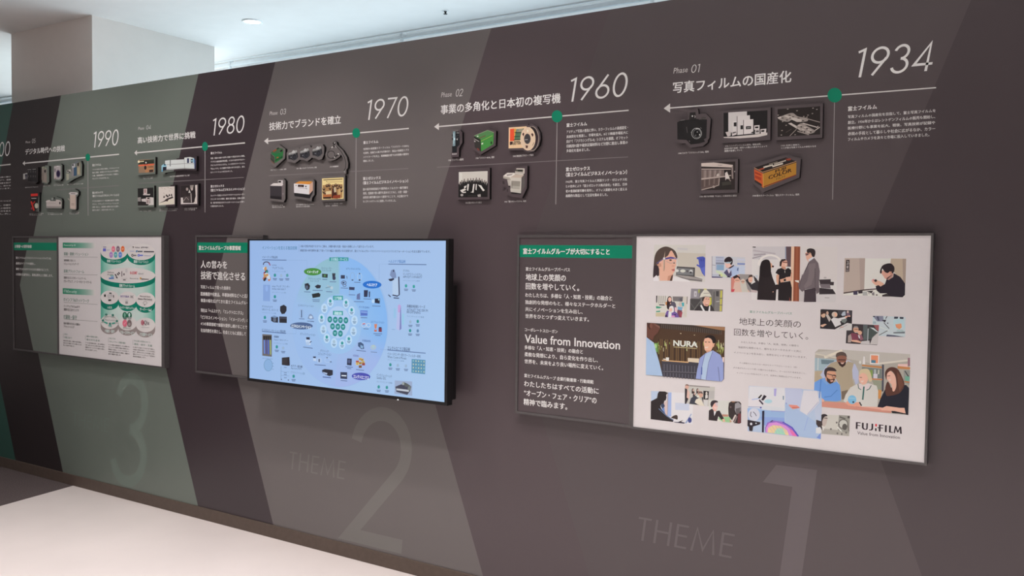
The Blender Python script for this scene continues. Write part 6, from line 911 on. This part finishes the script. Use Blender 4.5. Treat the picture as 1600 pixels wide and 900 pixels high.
# big ellipse of business fields, four tinted quarters
ex_c, ey_c, rx, ry = 712, 745, 348, 505
a.ell(ex_c, 720, rx+8, 482, (150, 184, 228), 0, 60)
KEY = [(96, (154, 180, 229)), (150, (151, 184, 230)), (198, (151, 185, 229)), (222, (143, 186, 208)), (270, (136, 184, 197)), (270.5, (134, 180, 235)), (330, (126, 178, 236)), (372, (130, 179, 235)), (398, (155, 178, 229)), (456, (158, 178, 228))]
def kc(t):
    for (u, c), (v, d_) in zip(KEY, KEY[1:]):
        if u <= t <= v: f = (t-u)/(v-u); return tuple(c[i]*(1-f)+d_[i]*f for i in range(3))
def ep(t, k=1): return (ex_c+k*rx*math.cos(math.radians(t)), ey_c+k*(ry if math.sin(math.radians(t)) < 0 else 452)*math.sin(math.radians(t)))
ts = [96+i*4.5 for i in range(39)]+[270.5]+[274+i*4.55 for i in range(41)]
ts = sorted(t for t in ts if t <= 456)
P_, F_, K_ = [], [], []
for t in ts:
    c = kc(t); P_ += [ep(t, .42), ep(t)]; K_ += [a.ink(tuple(.5*x+.5*y for x, y in zip(c, (150, 188, 229)))), a.ink(c)]
for i in range(len(ts)-1): F_.append((2*i, 2*i+1, 2*i+3, 2*i+2))
a.raw([a.m(p_) for p_ in P_], F_, K_)
a.ell(706, 735, 165, 220, (150, 189, 231), 0, 40)
a.at(*S1)
a.text('イノベーションを支える独自技術', 140, 161, 188, 397, (60, 120, 160), .01); a.line([(410, 150), (410, 205)], 2.5, (120, 146, 190))
a.text('1 枚の写真が完成するまでのご縁は、多種多様な先進・独自の技術によって成り立っています。', 420, 155, 172, 962, TDK, .012, res=1); a.text('銀塩写真の研究開発を通じて培ってきた幅広い独自性のある技術力が、富士フイルムグループのイノベーションとトランスフォーメーションを支え続けています。', 420, 186, 203, 1376, TDK, .012, res=1)
def hd(t, x0, yt, yb, x1, l, c=TD):
    a.text(t, x0, yt, yb, x1, c, .015); a.line(l, 6, (86, 112, 158))
hd('イメージング製品例', 140, 234, 252, 252, [(140, 263), (318, 266)]); a.line([(318, 266), (470, 267), (470, 330)], 2, (136, 166, 210))
hd('ヘルスケア製品例', 1068, 263, 286, 1192, [(1068, 295), (1348, 299)], (50, 110, 180)); a.line([(1068, 295), (1000, 294), (1000, 410)], 2, (136, 166, 210))
def lab(t, x0, yt, yb, x1, c=TD, b=.005): a.text(t, x0, yt, yb, x1, c, b, res=1)

a.poly([(634, 246), (774, 246), (774, 272), (634, 272)], (46, 146, 150)); a.text('主な製品・サービス', 645, 249, 269, 766, (190, 226, 240), .02)
def pill(x, y, rx_, ry_, c, t, w, h): a.ell(x, y, rx_, ry_, c, .02, 40); a.text(t, x-w, y-h, y+h, x+w, (228, 240, 250), .035)
pill(511, 351, 64, 27, (62, 134, 52), 'イメージング', 42, 10); pill(948, 446, 69, 28, (18, 108, 200), 'ヘルスケア', 38, 11); pill(429, 749, 83, 26, (70, 96, 142), 'ビジネスイノベーション', 72, 12)
# left column products
for i in range(14):
    random.seed(i); a.ell(random.uniform(150, 195), random.uniform(315, 410), 9, 16, random.choice([(190, 120, 90), (40, 40, 50), (150, 50, 80), (200, 210, 220), (60, 130, 130), (190, 140, 90)]), random.uniform(0, 3))
a.ring(172, 295, 26, 20, 7, (60, 60, 90), a0=math.pi*.9, a1=2*math.pi); a.line([(188, 285), (200, 305)], 7, (150, 60, 100))
lab('instax', 213, 296, 306, 246); lab('“チェキ”フィルム', 213, 313, 332, 297); lab('イメージングソリューション事業', 213, 343, 352, 313, (100, 130, 170)); lab('instax “チェキ” プリンター', 213, 448, 464, 344); lab('instax mini Link 3', 213, 468, 482, 312); lab('イメージングソリューション事業', 213, 496, 506, 315, (100, 130, 170))
def icon(x, y, c=(34, 140, 140), t=True):
    a.poly([(x-9, y-7), (x+2, y-14), (x+9, y-4), (x+7, y+10), (x-7, y+11)], c)
    if t: a.line([(x-15, y+24), (x+15, y+25)], 5, (84, 104, 144)); a.line([(x-12, y+33), (x+12, y+34)], 5, (84, 104, 144))
def faint(x, y): icon(x, y, (150, 176, 206))
icon(234, 377); faint(281, 380); icon(325, 378, (80, 150, 160)); icon(234, 535)
a.poly([(148, 446), (200, 448), (198, 568), (147, 566)], (128, 160, 214)); a.ell(174, 475, 10, 22, (140, 174, 228))
a.at(*S2)
lab('デジタルカメラ', 140, 80, 95, 217); lab('GFXシリーズ、Xシリーズ', 140, 100, 118, 258); lab('イメージングソリューション事業', 140, 128, 138, 242, (100, 130, 170)); icon(161, 170)
a.poly([(273, 88), (300, 76), (320, 90), (320, 120), (306, 142), (285, 145), (272, 120)], (26, 30, 44)); a.poly([(206, 165), (230, 155), (258, 168), (258, 208), (225, 205), (207, 195)], (34, 40, 58)); a.poly([(206, 165), (230, 155), (256, 165), (235, 175)], (110, 140, 180)); a.ell(232, 186, 12, 16, (90, 100, 120)); a.poly([(266, 162), (322, 164), (322, 210), (267, 208)], (30, 32, 44)); a.line([(270, 172), (320, 174)], 5, (70, 80, 110))
hd('ビジネスイノベーション製品例', 140, 250, 271, 312, [(140, 272), (316, 287)]); a.line([(316, 287), (390, 290), (390, 240)], 2, (130, 156, 200))
a.poly([(142, 292), (212, 296), (212, 458), (142, 450)], (104, 100, 100))
for i, c in enumerate(((96, 130, 210), (70, 76, 150), (70, 100, 190), (150, 170, 110))): a.line([(156+i*15, 330+i), (158+i*15, 436+i*2)], 9, c); a.poly([(148+i*15, 306), (162+i*15, 304), (162+i*15, 334), (150+i*15, 334)], BK)
lab('印刷用', 228, 302, 318, 262, TDK, .02); lab('Super 3Aトナー', 228, 324, 340, 332); lab('ビジネスソリューション事業', 228, 350, 362, 328, (100, 130, 170)); icon(249, 386); faint(296, 395)
a.ring(186, 520, 33, 45, 4, (110, 150, 190)); a.ell(186, 520, 29, 41, (134, 172, 216)); lab('紫外線防御剤', 144, 464, 472, 220, (110, 140, 180))
for i in range(3): a.line([(214, 505+i*22), (226, 507+i*22)], 4, (120, 150, 190))
a.poly([(286, 465), (318, 462), (342, 460), (345, 522), (330, 524), (286, 518)], (34, 32, 42)); a.poly([(290, 470), (325, 470), (324, 510), (290, 508)], (46, 44, 50)); a.line([(280, 530), (280, 620)], 2.5, (110, 140, 180)); a.line([(280, 565), (340, 570)], 3, (130, 160, 200)); a.line([(280, 595), (340, 600)], 3, (130, 160, 200)); a.line([(280, 540), (340, 545), (340, 630)], 2, (150, 180, 214))
for y in (536, 576, 590, 612): a.line([(302, y), (322, y+1)], 4, (90, 110, 150))
a.ell(283, 625, 4, 4, TDK); a.ell(334, 630, 4, 4, TDK)
lab('A3カラー複合機', 353, 514, 532, 437, TDK, .012); lab('ApeosC7071', 353, 534, 551, 430); lab('ビジネスイノベーション事業', 353, 562, 580, 455, (100, 130, 170)); icon(373, 602)
# right column products
a.at(*S1)
a.poly([(1080, 375), (1090, 340), (1112, 332), (1125, 365), (1128, 395), (1100, 400)], (120, 140, 180)); a.poly([(1068, 405), (1112, 398), (1110, 418), (1080, 420)], (40, 46, 70)); a.poly([(1100, 415), (1140, 395), (1145, 520), (1100, 520)], (176, 200, 230)); a.line([(1146, 388), (1150, 520), (1135, 530), (1100, 522)], 9, (50, 56, 84)); a.line([(1070, 520), (1086, 536)], 7, TDK); a.ell(1108, 345, 5, 8, TDK); a.line([(1108, 543), (1148, 546)], 7, TDK)
lab('デジタル', 1178, 334, 352, 1225); lab('マンモグラフィシステム', 1178, 358, 378, 1316); lab('AMULET SOPHINITY', 1178, 380, 396, 1318); lab('メディカルシステム事業', 1178, 410, 420, 1300, (100, 130, 170)); icon(1200, 455, (44, 156, 150)); icon(1257, 460, (44, 156, 150))
a.poly([(1140, 600), (1150, 590), (1162, 600), (1165, 770), (1150, 785), (1128, 770)], (176, 186, 228)); a.poly([(1140, 600), (1150, 590), (1162, 600), (1160, 650), (1140, 650)], (186, 160, 214)); a.poly([(1162, 600), (1166, 770), (1152, 782), (1156, 640)], (120, 126, 186)); a.poly([(1110, 620), (1126, 620), (1124, 690), (1108, 690)], (146, 190, 226)); a.poly([(1170, 660), (1186, 660), (1184, 740), (1168, 740)], (146, 196, 224)); a.line([(1096, 775), (1120, 776)], 3, (110, 140, 190))
lab('高機能美容液シリーズ', 1206, 592, 614, 1340, TDK, .01); lab('ASTALIFT THE SERUM', 1206, 620, 638, 1360); lab('BRIGHTENING', 1206, 638, 656, 1305); lab('ライフサイエンス事業', 1206, 672, 684, 1332, (100, 130, 170)); faint(1232, 720); icon(1286, 716); icon(1230, 784); icon(1286, 786, (90, 130, 170))
a.at(*S2)
hd('エレクトロニクス製品例', 1064, 378, 408, 1228, [(1064, 408), (1344, 432)]); a.line([(1064, 408), (1010, 403)], 2, (130, 156, 200)); lab('イメージセンサー用カラーフィルター材料', 1064, 424, 446, 1308); lab('Wave Control Mosaic', 1064, 448, 466, 1204); lab('エレクトロニクス事業', 1064, 474, 484, 1186, (100, 130, 170)); icon(1085, 517); faint(1140, 522); faint(1200, 526)
a.poly([(1242, 474), (1343, 482), (1340, 586), (1240, 576)], (84, 142, 176))
for i in range(5):
    for j in range(4): a.ell(1254+i*19.5, 488+j*25+i*1.6, 4.5, 6, (190, 200, 176) if (i+j) % 3 else (140, 190, 196))
lab('インクジェットヘッド', 985, 580, 602, 1096); lab('Samba G3L', 985, 602, 620, 1054); lab('エレクトロニクス事業', 985, 632, 646, 1100, (100, 130, 170)); icon(1000, 680); icon(1060, 684)
a.poly([(1118, 632), (1246, 640), (1246, 745), (1116, 730)], (150, 168, 200)); a.poly([(1122, 678), (1165, 660), (1240, 676), (1232, 708), (1210, 738), (1130, 716)], (56, 60, 80)); a.poly([(1130, 690), (1225, 702), (1220, 716), (1130, 704)], (190, 196, 206)); a.poly([(1170, 655), (1180, 642), (1210, 655), (1235, 672), (1200, 680)], (84, 90, 90)); a.ell(1225, 690, 12, 16, (110, 120, 120)); a.ell(1180, 655, 8, 12, (150, 160, 160))
# centre
a.at(*S1)
lab('コンシューマー', 578, 316, 332, 656); lab('イメージング', 582, 334, 350, 650); lab('プロフェッショナル', 482, 393, 408, 574); lab('イメージング', 495, 410, 426, 562); lab('メディカルシステム', 760, 320, 336, 866)
def blob(pts, c): a.poly(pts, c)
blob([(584, 365), (626, 368), (624, 396), (584, 392)], (36, 50, 50)); a.poly([(596, 372), (612, 372), (610, 388), (597, 388)], (80, 130, 80)); blob([(658, 362), (682, 362), (680, 385), (684, 405), (662, 408)], (40, 44, 60)); a.ell(672, 398, 12, 14, (44, 50, 80)); blob([(456, 440), (482, 434), (496, 455), (490, 480), (472, 488), (458, 470)], (28, 32, 46)); a.ell(472, 465, 9, 14, (80, 96, 120)); blob([(530, 458), (552, 445), (576, 452), (570, 472), (545, 474)], (32, 36, 52)); blob([(508, 515), (560, 505), (573, 518), (568, 535), (515, 544)], (22, 32, 34)); a.line([(620, 450), (660, 475)], 6, (170, 190, 200)); a.line([(610, 470), (650, 460)], 4, (100, 120, 140)); a.ell(655, 470, 10, 12, (180, 200, 214))
for x0_, y_, x1_ in ((586, 407, 622), (640, 424, 688), (452, 498, 500), (515, 487, 588), (614, 497, 660), (512, 556, 568), (516, 568, 566), (722, 470, 775), (820, 428, 866), (780, 520, 828), (818, 570, 892), (888, 550, 944), (952, 602, 1014), (868, 688, 916), (888, 770, 926), (962, 806, 1026), (975, 818, 1014), (500, 716, 526), (415, 696, 455), (475, 714, 522)): a.line([(x0_, y_), (x1_, y_+2)], 4.5, (84, 104, 146))
blob([(722, 376), (752, 376), (752, 402), (722, 402)], (44, 54, 84)); a.line([(766, 382), (768, 402)], 5, (80, 96, 130)); a.ring(808, 385, 18, 30, 4, (140, 172, 214)); a.ring(860, 388, 18, 28, 4, (170, 198, 230)); a.ell(860, 365, 5, 5, TDK); a.ell(860, 412, 7, 6, TDK); a.ell(808, 412, 7, 5, TD); a.ring(744, 432, 20, 16, 5, (90, 100, 130)); a.ell(742, 432, 9, 6, TDK); a.ring(750, 452, 14, 10, 4, (90, 100, 130)); blob([(783, 462), (824, 465), (822, 486), (783, 484)], (46, 56, 90)); a.line([(786, 488), (786, 512)], 4, (150, 170, 200)); blob([(840, 518), (864, 506), (864, 556), (838, 554)], (96, 112, 160)); blob([(892, 486), (922, 486), (918, 536), (892, 536)], (36, 44, 74)); blob([(928, 496), (938, 496), (936, 538), (928, 538)], (50, 60, 96)); blob([(972, 548), (1010, 548), (1008, 585), (972, 580)], (28, 34, 56)); a.ell(960, 568, 11, 14, (180, 210, 240)); a.ell(1002, 556, 6, 6, (150, 190, 210))
lab('バイオCDMO', 855, 602, 618, 934, (44, 80, 150), .015); blob([(866, 634), (920, 636), (918, 676), (866, 676)], (96, 130, 206)); a.line([(870, 646), (916, 650)], 6, (140, 170, 226)); a.line([(870, 662), (916, 664)], 6, (70, 90, 170)); lab('LSソリューション', 945, 710, 726, 1042, (44, 80, 150), .01); a.ring(892, 742, 18, 18, 5, (190, 206, 230)); a.ring(926, 744, 16, 16, 5, (190, 206, 230)); a.line([(882, 735), (902, 733)], 7, (190, 80, 90)); a.poly([(968, 735), (990, 735), (984, 770), (972, 768)], (206, 126, 96)); a.poly([(968, 776), (988, 778), (986, 792), (968, 790)], (196, 110, 90)); a.poly([(1000, 764), (1024, 766), (1024, 794), (1000, 792)], (120, 50, 70)); a.poly([(1002, 757), (1022, 758), (1022, 766), (1002, 765)], TDK)
lab('ビジネスソリューション', 410, 590, 605, 524); a.line([(434, 632), (434, 690)], 6, TDK); a.ring(434, 658, 18, 32, 3, (150, 174, 210)); a.poly([(478, 695), (490, 665), (502, 660), (518, 675), (525, 698), (500, 702)], (124, 146, 184)); a.ell(502, 685, 12, 10, (190, 210, 234)); lab('オフィスソリューション', 425, 798, 816, 536); blob([(468, 832), (494, 832), (494, 850), (470, 848)], (34, 40, 64)); a.poly([(462, 850), (500, 852), (500, 890), (470, 888)], (196, 214, 238)); a.line([(494, 872), (508, 862)], 6, TDK)
a.at(*S2); a.ell(480, 360, 14, 14, (170, 194, 226)); a.line([(446, 386), (516, 396)], 5, (84, 104, 146)); lab('グラフィック', 572, 404, 422, 632); lab('コミュニケーション', 556, 424, 444, 652)
blob([(518, 456), (540, 456), (538, 468), (520, 466)], (40, 46, 70)); blob([(560, 474), (568, 474), (567, 498), (560, 496)], (40, 46, 70)); a.poly([(520, 468), (540, 470), (542, 490), (520, 488)], (186, 206, 234)); a.ell(566, 486, 18, 22, (166, 192, 230)); blob([(560, 474), (568, 474), (567, 498), (560, 496)], (40, 46, 70)); a.line([(530, 516), (612, 522)], 5, (84, 104, 146)); a.ell(622, 466, 6, 6, TD); a.line([(640, 494), (656, 496)], 6, TD); a.ring(625, 484, 22, 18, 3, (176, 200, 232)); a.line([(590, 606), (650, 612)], 6, (60, 80, 140))
blob([(585, 555), (605, 548), (640, 552), (664, 556), (664, 592), (640, 600), (610, 590), (586, 572)], (34, 38, 54)); a.poly([(588, 568), (625, 578), (620, 590), (600, 582)], (160, 180, 214)); blob([(720, 570), (770, 572), (770, 622), (720, 618)], (44, 54, 84)); a.line([(728, 596), (764, 598)], 8, (210, 220, 232)); a.line([(722, 632), (770, 636)], 5, (84, 104, 146))
blob([(770, 470), (804, 472), (802, 522), (768, 518)], (36, 44, 72)); a.ell(784, 492, 10, 14, (80, 90, 130)); lab('記録用紙', 812, 440, 456, 854, (90, 80, 150)); lab('半導体材料', 880, 330, 348, 942, (60, 90, 150), .012)
for i, (x, y) in enumerate(((866, 475), (845, 495), (866, 505), (888, 497), (866, 530), (845, 510), (890, 512), (880, 480))): a.rect(x-11, y-9, x+11, y+9, ((206, 176, 90), (190, 90, 60), (176, 150, 80), (200, 190, 130), (120, 90, 50), (220, 200, 120), (160, 60, 50), (190, 160, 90))[i]); a.line([(x-7, y), (x+6, y)], 5, (120, 60, 50))
a.poly([(850, 355), (870, 350), (890, 365), (895, 400), (875, 402), (850, 380)], (60, 86, 124)); a.poly([(868, 370), (888, 380), (885, 398), (868, 392)], (130, 170, 210)); a.ring(962, 388, 20, 18, 7, (176, 190, 196)); a.ell(962, 385, 8, 9, (170, 200, 190)); a.line([(838, 410), (908, 418)], 5, (84, 104, 146)); a.line([(944, 422), (990, 426)], 5, (110, 130, 170)); a.line([(758, 530), (812, 536)], 5, (84, 104, 146)); a.line([(770, 542), (800, 546)], 5, (84, 104, 146)); a.line([(836, 552), (894, 558)], 5, (84, 104, 146))
a.ell(872, 602, 68, 27, (64, 70, 170), .05, 40); a.text('エレクトロニクス', 816, 588, 614, 929, (222, 226, 246), .03)
# core technologies
a.at(*S1)
for x, y, k in ((646, 575, 1), (762, 585, 1), (603, 620, 0), (803, 640, 1), (582, 695, 1), (824, 708, 0), (596, 775, 0), (817, 788, 0), (621, 840, 1), (783, 852, 1), (674, 874, 0), (734, 884, 1)):
    a.ell(x, y, 24, 36, (182, 212, 240), 0, 24); a.poly([(x-9, y-16), (x+2, y-22), (x+10, y-12), (x+7, y+2), (x-7, y+2)], (40, 146, 146) if k else (160, 186, 206)); a.line([(x-13, y+10), (x+13, y+11)], 5, (90, 120, 150)); a.line([(x-9, y+19), (x+9, y+20)], 5, (90, 120, 150))
a.ell(704, 722, 88, 118, (172, 200, 236), 0, 40)
a.poly([(667, 527), (740, 528), (740, 560), (667, 558)], (40, 150, 150)); a.text('コア技術', 676, 532, 555, 732, (200, 232, 240), .03); a.poly([(667, 638), (740, 640), (740, 671), (667, 668)], (40, 150, 150)); a.text('基盤技術', 676, 643, 666, 732, (200, 232, 240), .03)
for x, y in ((644, 701), (684, 704), (722, 706), (762, 708), (664, 752), (703, 754), (741, 756), (682, 802), (722, 805)):
    a.ell(x, y, 17, 23, (10, 128, 130), 0, 24); a.line([(x-9, y-3), (x+9, y-3)], 6, (150, 206, 214)); a.line([(x-7, y+6), (x+7, y+6)], 5, (130, 194, 204))
adopt(a.build('display'), tv)['label'] = 'pale blue lit screen with a round diagram'
# ------------------------------------------------------------------ ceiling fittings, seen above the partition
dx0, dy0 = UZ(394.5, 33.5, ZCEIL); e1 = UZ(378, 33, ZCEIL); e2 = UZ(411, 34, ZCEIL)
rad = math.hypot(e1[0]-e2[0], e1[1]-e2[1])/2*.96
def lathe(name, prof, mat, parent, n=48):
    v = []; f = []
    for i in range(n):
        t = 2*math.pi*i/n; v += [(r*math.cos(t), r*math.sin(t), z) for r, z in prof]
    m = len(prof)
    for i in range(n):
        for j in range(m-1): f.append((i*m+j, ((i+1) % n)*m+j, ((i+1) % n)*m+j+1, i*m+j+1))
    me = mesh_py(name, v, f); me.shade_smooth(); return obj(name, me, mat, parent)
dl = empty('ceiling_downlight', (dx0, dy0, ZCEIL), 'lit round recessed downlight in the white ceiling above the wall', 'ceiling light')
lathe('trim_ring', [(rad*.80, -.002), (rad*.88, -.007), (rad, -.006), (rad*1.04, 0)], M_rail, dl)
lathe('diffuser', [(.0001, -.0035), (rad*.5, -.004), (rad*.84, -.003), (rad*.86, 0)], emis('downlight_diffuser', (1, .98, 1), 1.6), dl)
sx, sy = UZ(696, 17, ZCEIL)
sp = empty('sprinkler_head', (sx, sy, ZCEIL), 'tiny dark sprinkler head under the white ceiling', 'sprinkler')
lathe('escutcheon', [(.0001, -.004), (.014, -.004), (.020, -.001), (.021, 0)], M_rail, sp, 24)
lathe('nozzle', [(.0001, -.020), (.012, -.0195), (.012, -.0175), (.004, -.016), (.005, -.010), (.009, -.006), (.009, -.003)], M_edge, sp, 20)
# ------------------------------------------------------------------ window wall behind: ceiling edge, blind box, rail, roller blinds
zt = ZCEIL
tag(boxes('trim_1', [(-11, cy, zt-.008, 4, cy+.014, zt+.09)], M_rail), kind='structure')          # shadow line at the ceiling edge
tag(boxes('trim_2', [(-11, cy+.30, zt-.02, 4, cy+.34, zt+.12), (-11, cy+.014, zt+.085, 4, cy+.34, zt+.12)], M_white), kind='structure')     # blind box
ry_ = cy+.045
rail = empty('curtain_rail', (-3, ry_, zt-.03), 'long white rail along the edge of the ceiling above the wall', 'rail')
adopt(boxes('track', [(-11, ry_-.012, zt-.038, 4, ry_+.012, zt-.012)], M_rail, bevel=.003), rail)
for px_ in (360.5, 629.5, 1020):
    hx = XZ(px_, zt-.08, ry_)
    adopt(boxes('hanger', [(hx-.012, ry_-.02, zt-.03, hx+.012, ry_+.02, zt+.085), (hx-.010, ry_-.016, zt-.20, hx+.010, ry_-.002, zt-.03), (hx-.017, ry_-.018, zt-.075, hx+.017, ry_+.0, zt-.055)], M_rail, bevel=.003), rail)
by_ = cy+.13
names = ['first', 'second', 'third', 'fourth', 'fifth', 'sixth', 'seventh']
cols = [345, 387, 485, 591, 666, 807, 967, 1100]
def blind(xa, xb, label):
    r = empty('roller_blind', ((xa+xb)/2, by_, 1.0), label, 'blind', 'roller blinds behind the exhibition wall')
    adopt(boxes('fabric', [(xa+.006, by_-.001, 1.02, xb-.006, by_+.001, zt-.06)], M_blind), r)
    me_ = bpy.data.meshes.new('roller'); bm_ = bmesh.new(); bmesh.ops.create_cone(bm_, cap_ends=True, segments=20, radius1=.022, radius2=.022, depth=xb-xa-.012, matrix=Matrix.Translation(((xa+xb)/2, by_+.02, zt-.045)) @ Matrix.Rotation(math.pi/2, 4, 'Y')); bm_.to_mesh(me_); bm_.free()
    adopt(obj('roller', me_, M_rail), r)
    adopt(boxes('bottom_bar', [(xa+.006, by_-.008, 1.0, xb-.006, by_+.008, 1.024)], M_rail, bevel=.003), r)
for i in range(7):
    blind(XZ(cols[i], zt-.08, by_), XZ(cols[i+1], zt-.08, by_), 'pale roller blind behind the wall, %s to the right of the pillar' % names[i])
blind(XZ(-60, zt-.08, by_), XZ(40, zt-.08, by_), 'pale roller blind behind the wall, left of the pillar')
tag(boxes('wall_window_sill', [(-11, cy+.22, -.001, 4, cy+.34, .85)], M_white), kind='structure')
